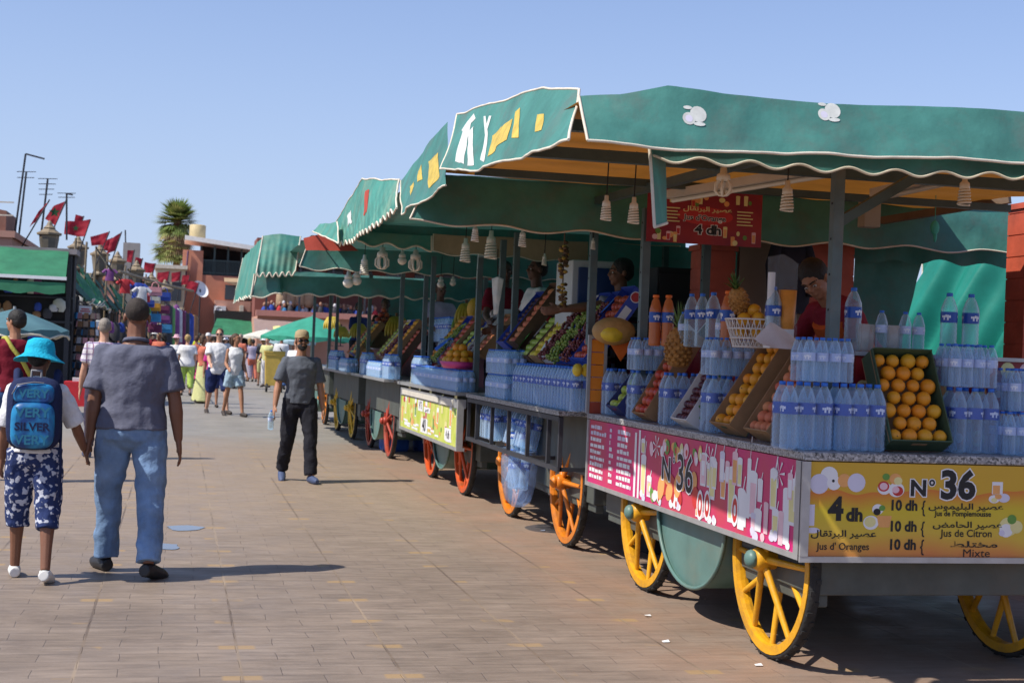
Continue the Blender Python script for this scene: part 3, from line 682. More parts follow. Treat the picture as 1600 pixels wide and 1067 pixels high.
# fifth cart: pale green tarpaulin that reaches out over the street
C5 = cart(2.70, 22.05, 3.7, 2.1, 'lemon', (.90, 3.1), 'fifth juice cart with lemon yellow wheels under a faded green awning')
MB().box2((-.14, -.05, CT-.035), (-.031, 3.73, CT)).build('counter_ledge', M_alu, C5)
posts(C5, [(.06, .3, 2.5), (.06, 3.5, 2.55), (1.3, .3, 2.5)])
shelf(C5, .5, .5, 2.1, 3.4, 1.48)
awning('end_awning', W(C5, (1.10, 20.3, 2.98), (1.34, 20.2, 3.02), (1.62, 20.2, 3.02)), W(C5, (1.02, 20.1, 2.43), (1.3, 20.05, 2.45), (1.55, 20.05, 2.50)), C5, M_greenlight, 40, 10, .04, 21, scallop=(6, .03), pipe=.012)
awning('end_curtain', W(C5, (1.0, 20.2, 2.46), (1.36, 20.15, 2.50), (1.37, 20.3, 2.46), (4.8, 20.4, 2.52)), W(C5, (.96, 20.15, 2.12), (1.38, 20.1, 2.19), (1.4, 20.3, 2.2), (4.8, 20.4, 2.24)), C5, M_green, 90, 8, .03, 22, scallop=(12, .02), pipe=.012)
awning('side_awning', W(C5, (1.10, 20.3, 2.98), (1.06, 25.6, 2.98)), W(C5, (.97, 20.15, 2.14), (.95, 25.6, 2.2)), C5, M_greenlight, 30, 8, .04, 23, scallop=(9, .02))
_, rf = cloth(W(C5, (1.12, 20.3, 2.97), (1.08, 25.7, 2.97)), W(C5, (5.0, 20.3, 2.9), (5.0, 25.7, 2.9)), 12, 12, .02, 9); rf.build('roof_sheet', M_green, C5)
# sixth cart, mostly hidden
C6 = cart(2.66, 26.1, 3.7, 2.1, 'amber', (.9, 3.0), 'farthest juice cart of the row with amber wheels')
posts(C6, [(.06, .3, 2.5), (.06, 3.5, 2.55)])
awning('end_awning', W(C6, (1.4, 26.0, 2.8), (5, 26.0, 2.8)), W(C6, (1.3, 25.9, 2.45), (5, 25.9, 2.45)), C6, M_green, 30, 6, .03, 24, scallop=(9, .02))
_, rf = cloth(W(C6, (1.4, 26, 2.8), (1.4, 29.7, 2.8)), W(C6, (5.0, 26, 2.8), (5.0, 29.7, 2.8)), 12, 12, .02, 9); rf.build('roof_sheet', M_green, C6)

# ---------------------------------------------------------------- partitions behind the nearest cart
def brick_red():
    m = mk('orange red painted boards', (.42, .075, .038), .6, .2, 5, .1, 30, dirt=(.15, .05, .03), dirt_scale=3, dirt_amt=.4)
    return m
M_brick = brick_red()
def pillar(p0, w, z1, label, d=.24, z0=0):
    t = empty('brick_pillar', (p0.x, p0.y, 0), 0, label, 'pillar', 'red board pillars between the stalls')
    b = MB(); h = .155; z = z0
    while z < z1-.02:
        e = min(z+h, z1); b.box2((0, 0, z), (w, d, e-.008)); b.box2((.006, .006, e-.008), (w-.006, d-.006, e)); z = e
    b.build('board_cladding', M_brick, t); MB().box2((-.015, -.015, z1), (w+.015, d+.015, z1+.04)).build('cap', M_brick, t)
    return t
pillar(at(1262, 400, Y=9.72), .375, 2.66, 'red boarded pillar behind the vendor with his head bowed', .22)
pillar(at(1095, 400, Y=9.74), .27, 2.3, 'orange red boarded pillar under the hanging price poster', .2)
pillar(at(1603, 400, Y=8.9), .5, 2.66, 'red boarded pillar at the right edge of the photo', .24)
p0, p1 = at(1152, 400, Y=9.78), at(1264, 400, Y=9.78)
MB().box2((0, 0, 0), (p1.x-p0.x-.03, .05, 2.62)).build('partition_wall', mk('beige plastered board', (.33, .25, .19), .7, .12, 3), None, (p0.x+.02, p0.y, 0), label='beige board wall behind the dark hanging jacket', cat='wall')
p0, p1 = at(1028, 400, Y=10.35), at(1094, 400, Y=10.35)
t = empty('dark_doorway', (p0.x, p0.y, 0), 0, 'black painted, shaded cabinet with a yellow note in the gap between two stalls', 'doorway')
MB().box2((0, 0, 0), (.42, .3, 2.2)).build('doorway_shade', M_dark, t, bev=.01); MB().box2((.02, -.012, .1), (.40, -.001, 2.15)).build('door', mk('black doorway shade', (.03, .032, .035), .35), t)  # near-black boxes stand for the shade inside an open doorway
MB().box2((.3, -.018, 1.62), (.38, -.0125, 1.72)).build('paper_note', M_peach, t)
p0 = at(1340, 300, Y=9.9)
# dark green curtain and sunlit tarpaulin to the right
p1 = at(1575, 300, Y=9.95)
fn, b = cloth([(p0.x-.05, 9.95, 2.80), (p1.x+.6, 9.95, 2.80)], [(p0.x-.05, 9.93, 2.30), (p1.x+.6, 9.93, 2.36)], 40, 10, .04, 31, scallop=(5, .02))
b.build('hanging_curtain', M_green, None, label='dark green curtain hanging under the beam between two red pillars', cat='curtain')
p0, p1 = at(1345, 440, Y=10.05), at(1440, 440, Y=10.05)
fn, b = cloth([(p0.x-.05, 10.05, 2.6), (p1.x+.08, 10.1, 2.6)], [(p0.x-.05, 10.05, .5), (p1.x-.42, 10.1, .5)], 30, 16, .05, 32)
b.build('side_curtain', M_green, None, label='dark green curtain drawn beside the middle red pillar', cat='curtain')
a, c2, d2, e2 = at(1432, 392, Y=15.2), at(1610, 345, Y=13.6), at(1650, 590, Y=13.4), at(1388, 590, Y=15.0)
_n = (c2-a).cross(e2-a).normalized()
def fn(u, v):
    p = (a*(1-u)+c2*u)*(1-v)+(e2*(1-u)+d2*u)*v; g = u*1.5+v*.8+.12*noise.noise(p*.9)
    return p+_n*(.16*math.sin(9*g)*(.4+.6*v)+.07*math.sin(23*g+2)*(.3+.7*v)+.25*noise.noise(p*.8))+Vector((0, 0, .07*math.sin(7*u+1)*(1-v)))
b = MB().grid(fn, 90, 30)
tp = b.build('green_tarpaulin', mk('sunlit green tarpaulin', (.02, .25, .19), .5, .15, 3, trans=.35), None, label='bright green sunlit tarpaulin draped behind the stall with folds', cat='tarpaulin')
q = MB(); q.tube([fn(0, i/12) for i in range(13)], .012, 6); q.build('hem', M_trim, tp); KIDS.setdefault(tp.name, [])

# dark cloths added to close the backs of the stalls and darken the interiors
for t_, L_, n in ((C2, 3.4, 0), (C3, 3.6, 1), (C4, 3.6, 2), (C5, 3.6, 3)):
    _, b = cloth([(2.15, 3.3-.03*n, 2.62), (2.15, .2, 2.62)], [(2.2, 3.3, 1.0), (2.2, .2, 1.0)], 26, 10, .04, 80+n); b.build('added_back_curtain', M_green, t_)
    _, b = cloth([(.95, L_+.05, 2.62), (2.2, L_+.05, 2.62)], [(.95, L_+.05, 1.9), (2.2, L_+.05, 1.85)], 20, 8, .03, 90+n, scallop=(4, .02)); b.build('end_curtain', M_green, t_)
# ---------------------------------------------------------------- the souk on the left and the far side of the square
random.seed(9)
M_shop = mk('emerald shop awning', (.03, .175, .088), .65, .2, 3, .3, 8, trans=.1)
M_shopd = mk('dark green net', (.02, .10, .075), .8, .3, 4, trans=.1)
M_ochre = mk('red ochre plaster', (.56, .235, .15), .8, .16, .5, .1, 5, dirt=(.3, .12, .08), dirt_scale=.4)
M_rose = mk('rose plaster', (.48, .255, .19), .8, .14, .5, .1, 5)
M_tan = mk('tan lantern metal', (.22, .17, .11), .6, .2, 6)
M_flag = mk('red flag cloth', (.42, .02, .04), .7, .12, 4, trans=.25)
M_flags = mk('flag star', (.02, .09, .03), .7, .1)
M_cream = mk('cream plaster', (.55, .45, .30), .8, .12, 1)
M_slate = mk('grey shed roof', (.25, .22, .22), .7, .2, 2)
M_glass2 = mk('dark window glass', (.03, .035, .045), .15, .2, 1, spec=.6)
PAL = [mk('souk cloth %d' % i, c, .75, .2, 6) for i, c in enumerate(((.55, .56, .6), (.45, .03, .04), (.03, .07, .35), (.6, .28, .3), (.55, .27, .03), (.05, .25, .5), (.16, .03, .09), (.05, .05, .06), (.12, .32, .10), (.5, .5, .42), (.2, .06, .22), (.3, .16, .08)))]
def Y_at(px, py, Y): return at(px, py, Y=Y)
# corner shop with the broad awning
t = empty('awning_shop', (-2.35, 32.0, 0), 0, 'corner shop with a broad emerald awning and a white rail at the left edge', 'shop')
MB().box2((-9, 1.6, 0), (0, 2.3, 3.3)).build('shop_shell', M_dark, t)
b = MB(); b.box2((-9.05, 1.3, 3.30), (.06, 2.35, 3.42)); b.build('roof_slab', M_slate, t)
fn, b = cloth([(-9, 1.3, 3.42), (-.12, 1.3, 3.36)], [(-9, -.15, 2.72), (-.05, -.15, 2.66)], 60, 12, .03, 51); b.build('awning', M_shop, t)
aw = KIDS[t.name][-1]
fn, b = cloth([(-9, -.16, 2.66), (-.05, -.16, 2.60)], [(-9, -.18, 2.42), (-.05, -.18, 2.36)], 90, 3, .01, 52, scallop=(14, .025)); b.build('awning_valance', M_shop, aw)
b = MB(); b.box2((-9, -.19, 2.66), (-.03, -.13, 2.73)); b.build('awning_rail', M_white, aw)
b = MB(); 
for x in (-7, -4.6, -2.2, -.1): b.box2((x-.05, 1.45, 0), (x+.05, 1.58, 3.3))
b.box2((-9, 1.47, 1.75), (0, 1.56, 1.8)); b.box2((-9, 1.47, 2.3), (0, 1.56, 2.34)); b.build('shop_frame', M_rack, t)
q = random.Random(4)
for i in range(110):
    x, z = q.uniform(-8.6, -.2), q.choice((.9, 1.3, 1.84, 2.0, 2.38)); wd, h = q.uniform(.1, .3), q.uniform(.15, .38)
    b = MB(); b.rings([[(x+wd*.5*math.cos(a)*k, 1.35+.06*math.sin(a)*k, z+zz) for a in [2*math.pi*j/10 for j in range(10)]] for zz, k in ((0, .7), (h*.3, 1), (h*.8, .9), (h, .3))])
    b.build('shop_good', PAL[q.choice((0, 11, 6, 7, 2, 11, 9))], None, t.location, label=None)
    g = col.objects[-1] if False else None
shop_goods = [o for o in col.objects if o.name.startswith('shop_good')]
for o in shop_goods: tag(o, 'small ware on the shadowed shelves of the emerald awning shop', 'ware', 'wares on the shelves of the corner shop')
# teal parasol before it
p = at(22, 500, Y=27.5); t = empty('parasol', (p.x, 27.5, 0), 0, 'dusty teal parasol with a pale wavy trim in front of the corner shop', 'parasol', 'market parasols')
def parasol(t, r, ztop, zrim, m, drop=.16, trim=True):
    n = 8; b = MB(); rs = []
    for k, z in ((.02, ztop), (.35, ztop-(ztop-zrim)*.28), (.7, ztop-(ztop-zrim)*.64), (1, zrim)):
        rs.append([(r*k*math.cos(2*math.pi*(i/4)/n)*(1-.05*(i % 4 == 2)), r*k*math.sin(2*math.pi*(i/4)/n)*(1-.05*(i % 4 == 2)), z-.04*(i % 4 == 2)*k) for i in range(n*4)])
    b.rings(rs, caps=False); lo = [(x, y, z-drop*(.65+.35*math.cos(i*math.pi/2))) for i, (x, y, z) in enumerate(rs[-1])]; b.rings([rs[-1], lo], caps=False, smooth=False)
    o = b.build('canopy', m, t); 
    if trim: MB().tube(lo, .02, 5, closed=True).build('trim', M_trim, o)
    MB().tube([(0, 0, 0), (0, 0, ztop+.05)], .025, 8).build('pole', M_alu, t)
    r2 = MB()
    for i in range(n): r2.tube([(0, 0, ztop-.05), (r*.97*math.cos(2*math.pi*i/n), r*.97*math.sin(2*math.pi*i/n), zrim)], .012, 4)
    r2.build('ribs', M_alu, t)
parasol(t, .98, 1.93, 1.57, mk('dusty teal cloth', (.075, .17, .20), .7, .15, 3, trans=.12))
p = at(488, 500, Y=44); t = empty('parasol', (p.x, 44, 0), 0, 'big green market parasol behind the head of the man with the cap', 'parasol', 'market parasols')
parasol(t, 1.55, 2.36, 1.72, mk('green parasol cloth', (.04, .30, .20), .6, .15, 3, trans=.15), trim=False)
p = at(416, 522, Y=60); t = empty('parasol', (p.x, 60, 0), 0, 'off white parasol beyond the yellow bin', 'parasol', 'market parasols'); parasol(t, 1.0, 2.05, 1.75, mk('off white cloth', (.6, .57, .5), .7, .1, trans=.1), trim=False)
p = at(455, 528, Y=58); t = empty('parasol', (p.x, 58, 0), 0, 'pale blue parasol half hidden by the green one', 'parasol', 'market parasols'); parasol(t, 1.0, 1.85, 1.6, mk('pale blue cloth', (.3, .45, .5), .7, .1, trans=.1), trim=False)
# postcard stand
p = at(131, 610, Y=34.3); t = empty('postcard_stand', (p.x, 34.3, 0), 0, 'tall rotating postcard stand with a small white sign left of the plaid shirted man', 'postcard stand')
b = MB(); b.tube([(0, 0, 0), (0, 0, 1.95)], .03, 8); b.lathe([(.001, 0), (.28, 0), (.28, .03), (.001, .04)], n=16)
for z in [.35+.19*i for i in range(9)]: b.tube([(.27*math.cos(a), .27*math.sin(a), z) for a in [2*math.pi*i/12 for i in range(12)]], .008, 4, closed=True)
b.build('stand_frame', M_rack, t); b = MB(); q = random.Random(1)
for i in range(9):
    for j in range(12):
        a = 2*math.pi*j/12; b.box((.285*math.cos(a), .285*math.sin(a), .43+.19*i), (.012, .105, .135), q.randrange(6), (0, -.15, a))
b.build('postcards', [PAL[5], PAL[0], PAL[3], PAL[7], mk('tan card', (.3, .2, .14), .5, .2), PAL[11]], t); b = MB(); b.box2((-.18, -.06, 1.98), (.1, -.04, 2.18)); b.build('sign_card', M_white, t)
sc_ = KIDS[t.name][-1]; s = Sheet((-.18, -.0602, 1.98), (1, 0, 0), (0, 0, 1)); s.rect(.03, .06, .25, .09, 5); s.rect(.05, .11, .23, .14, 5); s.build('sign_lines', sc_)
p = at(118, 634, Z=0); t = empty('red_table', (p.x, p.y, 0), 0, 'small red covered table at the foot of the postcard stand', 'table')
b = MB(); b.rings([[(x*k, y*k, z) for x, y in ((-.24, -.2), (.24, -.2), (.24, .2), (-.24, .2))] for z, k in ((.0, 1.05), (.5, 1), (.52, .98))], smooth=False); b.build('table_cloth', mk('red table cloth', (.5, .02, .03), .6, .1), t)
MB().box2((-.08, -.1, .521), (.14, .08, .60)).build('brochure_box', M_cardw, None, t.location, label='white brochure box on the small red table', cat='box')
# street-side stalls of the souk
def souk_stall(y0, L, x, m, label, net=False):
    t = empty('souk_stall', (x, y0, 0), 0, label, 'market stall', 'souk stalls along the left side')
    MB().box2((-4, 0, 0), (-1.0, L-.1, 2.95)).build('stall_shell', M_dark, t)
    fn, b = cloth([(-.62, 0, 3.42), (-.62, L, 3.36)], [(.12, 0, 2.40), (.12, L, 2.34)], 30, 10, .16 if net else .05, y0, scallop=(L*1.5, .02)); b.build('awning', m, t)
    aw = KIDS[t.name][-1]; MB().tube([fn(i/20, 1) for i in range(21)], .022, 5).build('awning_edge', M_shopd if not net else M_trim, aw)
    b = MB()
    for y in (.05, L-.15): b.sq((0, y, 0), (0, y, 2.4), .06); b.sq((-1, y, 2.95), (.12, y, 2.4), .05)
    b.sq((0, 0, 2.3), (0, L, 2.3), .04); b.sq((0, 0, 1.4), (0, L, 1.4), .03); b.build('stall_frame', M_rack, t)
    MB().box2((-1, .05, .0), (-.1, L-.2, .75)).build('counter', M_dwood, t)
    return t
ST = []
for i, (y0, L, m, l, net) in enumerate(((34.5, 2.6, M_shopd, 'souk stall with a dark green awning just beyond the postcard stand', 0), (37.2, 4.2, M_shop, 'souk stall under a green net draped awning left of the big man in grey', 1), (41.6, 4.6, M_shop, 'souk stall under tattered green netting behind the head of the man in grey', 1),
     (46.4, 4.2, M_shopd, 'souk stall hung with handbags right of the head of the man in grey', 0), (50.8, 4.6, M_shopd, 'souk stall hung with long clothes beyond the handbags', 0), (55.6, 5, M_shop, 'souk stall with dark netting near the pink building', 1), (61, 6, M_shopd, 'farthest souk stall before the pink building', 0))):
    ST.append(souk_stall(y0, L, -2.35+.016*(y0-33), m, l, net))
# bags, clothes and knick-knacks hanging from the stalls
def hang(px, py, Y, kind, m, label, s=1):
    p = at(px, py, Y=Y); b = MB()
    if kind == 'bag':
        w_, h = .36*s, .22*s
        b.rings([[(w_*.5*k*math.copysign(abs(math.cos(a))**.35, math.cos(a)), .06*s*k*math.copysign(abs(math.sin(a))**.6, math.sin(a)), z) for a in [2*math.pi*j/16 for j in range(16)]] for z, k in ((0, .93), (h*.1, 1), (h*.8, .97), (h, .9))], smooth=False); b.rings([[(w_*.47*math.copysign(abs(math.cos(a))**.35, math.cos(a)), -.012-.056*s*1.0+.012*math.sin(a), z) for a in [2*math.pi*j/16 for j in range(16)]] for z in (h*.42, h*.98)], smooth=False)
        b.tube([(-w_*.25, 0, h*.95), (-w_*.2, 0, h*1.4), (0, 0, h*1.6), (w_*.2, 0, h*1.4), (w_*.25, 0, h*.95)], .010*s, 5)
        o = b.build('handbag', m, None, p, label=label, cat='handbag', group='handbags hanging in the souk')
    elif kind == 'shirt':
        b.rings([[(wd*s*math.cos(a), .07*s*math.sin(a), z*s) for a in [2*math.pi*j/12 for j in range(12)]] for z, wd in ((-.7, .25), (-.3, .23), (-.05, .25), (0, .1))])
        for q_ in (-1, 1): b.tube([(q_*.2*s, 0, -.06*s), (q_*.40*s, 0, -.25*s)], [.08*s, .09*s], 8)
        o = b.build('hanging_shirt', m, None, p, label=label, cat='shirt', group='shirts hanging in the souk')
    else:
        b.rings([[(wd*s*math.cos(a)*(1+.1*math.sin(3*a)), .09*s*math.sin(a), z*s) for a in [2*math.pi*j/12 for j in range(12)]] for z, wd in ((-1.3, .19), (-.7, .17), (-.1, .15), (0, .05))])
        o = b.build('hanging_garment', m, None, p, label=label, cat='garment', group='long garments hanging in the souk')
    return o
colr = {0: 'white', 1: 'red', 2: 'navy blue', 3: 'pink', 4: 'ochre yellow', 5: 'blue', 6: 'dark plum', 7: 'black', 8: 'green', 9: 'cream', 10: 'purple', 11: 'brown'}
for i, (px, py, Y, k, m, l, s) in enumerate(((196, 436, 44, 'shirt', 1, 'bright red shirt hanging above the head of the man in grey', 0.61), (222, 448, 44.2, 'shirt', 0, 'white shirt hanging right of the bright red shirt', 0.66), (216, 442, 45, 'shirt', 2, 'navy shirt behind the white hanging shirt', 0.72), (172, 420, 43, 'shirt', 10, 'lilac and purple shirt hanging on the netting', 0.50),
    (242, 462, 45.6, 'bag', 3, 'pink handbag, topmost of the hanging column', 1.2), (241, 475, 45.6, 'bag', 9, 'cream handbag under the pink handbag', 1.05), (241, 486, 45.6, 'bag', 4, 'ochre yellow handbag under the cream handbag', 1.1), (240, 496, 45.8, 'bag', 7, 'grey black handbag under the yellow handbag', 1), (241, 503, 45.6, 'bag', 5, 'bright blue handbag near the bottom of the column', 1.15), (242, 520, 45.8, 'bag', 6, 'dark plum handbag, lowest of the column', 1.2),
    (256, 470, 46.2, 'bag', 2, 'navy blue handbag right of the pink handbag', 1.2), (255, 490, 46.2, 'bag', 6, 'plum handbag right of the yellow handbag', 1.15), (256, 505, 46.2, 'bag', 10, 'purple handbag right of the bright blue handbag', 1.1), (258, 520, 46.2, 'bag', 5, 'blue handbag right of the lowest plum handbag', 1.2), (226, 472, 45.2, 'bag', 1, 'crimson handbag left of the cream handbag', .9), (228, 490, 45.2, 'bag', 8, 'small green handbag left of the yellow handbag', .8), (232, 480, 45.4, 'bag', 2, 'navy handbag left of the cream handbag', 1),
    (267, 478, 49, 'long', 8, 'long green garment beside the handbags', 1), (274, 482, 50, 'long', 10, 'long purple garment right of the green one', 1), (279, 482, 50.5, 'long', 0, 'long pale garment between purple and plum ones', .9), (284, 484, 51.5, 'long', 6, 'long plum garment, rightmost of the row', 1), (262, 475, 48, 'long', 7, 'long black garment left of the green one', 1.1), (290, 488, 53, 'long', 7, 'long black garment under the dark netting', 1), (297, 490, 55, 'long', 2, 'long navy garment under the dark netting', 1), (304, 492, 57, 'long', 11, 'long brown garment near the pink building', 1))):
    hang(px, py, Y, k, PAL[m], l, s)
# overhead wires and poles of the souk
for i, (y0, z0, z1, x) in enumerate(((33.5, 3.5, 3.35, -1.9), (37, 3.7, 3.3, -2.1), (41, 3.5, 3.2, -2.0), (45, 3.4, 3.25, -1.7))):
    n = 16; MB().tube([(x+.02*k, y0+1.6*k, z0+(z1-z0)*k/n-.22*math.sin(math.pi*k/n)) for k in range(n+1)], .02, 4).build('overhead_wire', M_trim if i % 2 else M_rack, None, label='%s of four sagging wires strung along the souk roofs, counted from the corner shop' % ('first', 'second', 'third', 'fourth')[i], cat='wire')
for i, (px, py, Y) in enumerate(((118, 372, 38), (135, 378, 42), (168, 398, 46), (150, 385, 44), (196, 415, 52), (228, 428, 58), (246, 436, 62))):
    p = at(px, py, Y=Y); MB().tube([(0, 0, 0), (.06, 0, p.z)], .035, 6).build('awning_pole', M_tan, None, (p.x-.05, Y, 0), label='%s plain pole from the left between the souk lanterns' % ('first', 'second', 'third', 'fourth', 'fifth', 'sixth', 'seventh')[i], cat='pole', group='plain poles in the souk')
q = random.Random(31)
for i in range(26):
    px = 108+i*7.2+q.uniform(-3, 3); Y = 35+(px-108)*.145; z = q.uniform(2.0, 2.95); p = at(px, 470, Y=Y); h = q.uniform(.25, .6); w_ = q.uniform(.08, .17); b = MB()
    if 150 < px < 222: z = min(z, 1.95)
    b.rings([[(w_*k*math.cos(a), .07*k*math.sin(a), zz) for a in [2*math.pi*j/10 for j in range(10)]] for zz, k in ((0, .8), (h*.2, 1), (h*.85, .8), (h, .2))]); b.build('hanging_ware', PAL[q.choice((7, 7, 6, 11, 2, 8, 0, 10))], None, (p.x+.02, Y, z-h), label='small ware hanging under the souk awnings on the left', cat='ware', group='small wares hanging under the souk awnings')
a_, c_ = at(186, 424, Y=47), at(302, 455, Y=60); MB().tube([a_, a_.lerp(c_, .5)+Vector((0, 0, -.05)), c_], .05, 6).build('timber_pole', M_tan, None, label='long pale timber pole lying over the souk stalls', cat='pole')
# rooftops behind the souk
t = empty('roof_building', (-9, 46, 0), 0, 'low rose building with cluttered rooftop sheds above the emerald awning', 'building')
b = MB(); b.box2((-14, 0, 0), (3.9, 10, 4.4)); b.build('wall', M_rose, t); b = MB(); b.box2((-14, -.1, 4.4), (4.0, 10.1, 4.6)); b.build('parapet', M_rose, t)
b = MB(); b.M = frame_m((.6, 1, 4.6), (1, 0, 0), (0, 1, 0)); b.rings([[(0, 0, 0), (3, 0, 0), (3, 0, .7), (0, 0, 1.1)], [(0, 3, 0), (3, 3, 0), (3, 3, .7), (0, 3, 1.1)]], smooth=False); b.build('roof_shed', mk('brown shed', (.23, .12, .09), .8, .2, 2), t)
b = MB(); q = random.Random(7)
for i in range(10): x = q.uniform(0, 3.8); b.sq((x, .2, 4.6), (x+q.uniform(-.8, .8), .2, 4.6+q.uniform(.5, 1.1)), .05)
for z in (5.0, 5.4): b.sq((0, .2, z), (3.9, .2, z+.1), .04)
b.build('roof_rails', M_trim, t)
p = at(130, 470, Y=57); t = empty('souk_hall', (-9, 57, 0), 0, 'long tan souk hall behind the lanterns on the left', 'building')
MB().box2((-6, 0, 0), (5.6, 14, 3.7)).build('wall', M_rose, t); MB().box2((-6, -.1, 3.7), (5.7, 14.1, 3.9)).build('parapet', M_cream, t)
# antennas
def antenna(px0, py0, px1, py1, Y, label, arm=None, bars=0):
    a, c = at(px0, py0, Y=Y), at(px1, py1, Y=Y); t = empty('antenna', (a.x, Y+.6, a.z-.5), 0, label, 'antenna', 'antennas on the rooftops'); d = Vector((c.x-a.x, 0, c.z-a.z+.5))
    MB().tube([(0, 0, 0), d], .035, 6).build('mast', M_rack, t)
    b = MB()
    if arm: e = at(arm[0], arm[1], Y=Y); b.tube([d, (e.x-a.x, 0, e.z-a.z+.5)], .03, 6)
    for i in range(bars): k = 1-.09*i; b.tube([d*k+Vector((-.3+.03*i, 0, 0)), d*k+Vector((.3-.03*i, 0, .03))], .012, 4)
    if arm or bars: b.build('aerial_arm', M_rack, t)
antenna(20, 345, 37, 237, 48, 'tallest antenna mast with a bent arm at the top left', (67, 245)); antenna(27, 345, 38, 266, 48.5, 'thin antenna mast right behind the tallest one', None, 2)
antenna(62, 345, 72, 277, 48, 'antenna with short bars left of the second flag', None, 4); antenna(103, 350, 102, 300, 50, 'antenna with a cross arm above the second flag', (112, 302), 2); antenna(197, 400, 195, 358, 66, 'short antenna behind the slanting flags')
# lantern posts
def lantern(px, py, label, top=5.1):
    d = FW + CR*((px-800)/FPX)+CU*((533.5-py)/FPX); Y = (top-1.5)/d.z*d.y; Y = min(Y, 62); p = at(px, py, Y=Y); z1 = p.z
    t = empty('lantern_post', (p.x, p.y, 0), 0, label, 'lantern post', 'ornate lantern posts along the souk')
    MB().lathe([(.14, 0), (.14, .6), (.07, .7), (.06, z1-1.7), (.12, z1-1.6), (.12, z1-1.32)], n=10).build('pole', M_tan, t)
    MB().lathe([(.12, z1-1.32), (.26, z1-1.24), (.26, z1-1.18), (.22, z1-1.12), (.31, z1-.50), (.38, z1-.47), (.38, z1-.41), (.30, z1-.38), (.17, z1-.28), (.19, z1-.25), (.10, z1-.17), (.07, z1-.08), (.001, z1)], n=8, smooth=False).build('lantern_head', M_tan, t)
    MB().lathe([(.237, z1-1.05), (.305, z1-.58)], n=8, smooth=False).build('lantern_glass', mk('dusty lantern glass', (.12, .11, .09), .3, .2), t)
for a in ((78, 344, 'largest ornate lantern, nearest, under the big tilted flag'), (123, 368, 'second ornate lantern from the left'), (157, 380, 'third ornate lantern from the left'), (184, 392, 'fourth ornate lantern from the left'), (214, 406, 'fifth ornate lantern from the left'), (237, 425, 'sixth ornate lantern, left of the cream house'), (258, 436, 'smallest ornate lantern before the cream house')): lantern(*a)
# flags
def flag(corners, Y, label, star=True):
    c = [at(x, y, Y=Y) for x, y in corners]                # pole top, pole foot of cloth, free bottom, free top
    t = empty('flag', c[1], 0, label, 'flag', 'red flags over the souk'); o = Vector(c[1])
    q = [p-o for p in c]
    fn, b = cloth([q[0], q[3]], [q[1], q[2]], 14, 10, .09, corners[0][0]); b.build('flag_cloth', M_flag, t); fc = KIDS[t.name][-1]
    if star:
        m_ = fn(.5, .5); r = (q[0]-q[1]).length*.20; s = MB(); pts = [(m_.x+r*(1 if k % 2 == 0 else .42)*math.sin(k*math.pi/5), m_.y-.16, m_.z+r*(1 if k % 2 == 0 else .42)*math.cos(k*math.pi/5)) for k in range(10)]
        s.add(pts+[(m_.x, m_.y-.16, m_.z)], [(i, (i+1) % 10, 10) for i in range(10)]); s.build('star', M_flags, fc)
    MB().tube([q[0]*1.03, q[1], q[1]+(q[1]-q[0]).normalized()*1.6], .025, 6).build('flag_pole', M_rack, t)
for a in (([(77, 313), (58, 345), (46, 356), (60, 330)], 48, 'small dark red flag, leftmost of all', False), ([(104, 312), (86, 352), (70, 344), (84, 322)], 49, 'tilted red flag with a star above the largest lantern'), ([(141, 344), (132, 370), (100, 366), (102, 346)], 52, 'broad red flag with a star, second big one from the left'),
          ([(171, 362), (163, 382), (143, 384), (141, 370)], 56, 'red flag drooping left of the third lantern', False), ([(190, 363), (180, 392), (167, 396), (172, 374)], 57, 'slanting red flag right of the third lantern', False), ([(175, 372), (170, 392), (158, 390), (160, 376)], 58, 'small red flag tucked between two bigger ones', False), ([(210, 391), (206, 411), (198, 410), (199, 392)], 60, 'small red flag beside the grey chimney', False),
          ([(243, 412), (239, 427), (224, 425), (226, 409)], 66, 'rounded red flag left of the cream house', False), ([(265, 424), (262, 440), (244, 442), (246, 426)], 72, 'red flag hanging before the cream house', False), ([(283, 424), (281, 438), (268, 440), (268, 426)], 74, 'darker red flag beside the red tower', False), ([(311, 442), (306, 458), (290, 452), (294, 440)], 70, 'red flag blowing beside the satellite dish', False), ([(223, 404), (219, 420), (209, 421), (212, 403)], 62, 'small red flag between the grey chimney and the rounded flag', False), ([(131, 338), (127, 350), (116, 349), (118, 337)], 54, 'small red flag right behind the broad starred flag', False), ([(297, 430), (294, 444), (283, 446), (285, 431)], 76, 'small red flag against the red tower', False)): flag(*a)
p = at(205, 400, Y=64); MB().box2((-.35, 0, 0), (.35, .7, 5.6)).build('chimney_stack', mk('grey chimney', (.3, .28, .27), .8, .1), None, (p.x, 64, 0), label='plain grey chimney stack behind the small flags', cat='chimney')
# cream house, red tower building, terrace building
Yb = 80
def bx(px0, py0, px1, Y, z0=0, d=6): 
    a, c = at(px0, py0, Y=Y), at(px1, py0, Y=Y); return (a.x, Y, z0), (c.x, Y+d, (a.z+c.z)/2)
a, c = bx(244, 420, 290, 78); t = empty('cream_house', (0, 0, 0), 0, 'small cream house behind the flags, left of the red tower', 'house'); MB().box2(a, c).build('wall', M_cream, t); MB().box2((a[0]-.1, a[1]-.15, c[2]), (c[0]+.1, c[1], c[2]+.2)).build('cornice', M_trim, t)
for k in (.3, .72): MB().box((a[0]+(c[0]-a[0])*k, a[1]-.02, c[2]-1.2), (.5, .1, 1)).build('window', M_glass2, t)
t = empty('red_building', (0, 0, 0), 0, 'red ochre building with a tower, a white roofed terrace and a sloping awning', 'building')
a, c = bx(286, 391, 318, Yb); MB().box2(a, c).build('tower', M_ochre, t); tw = KIDS[t.name][-1]
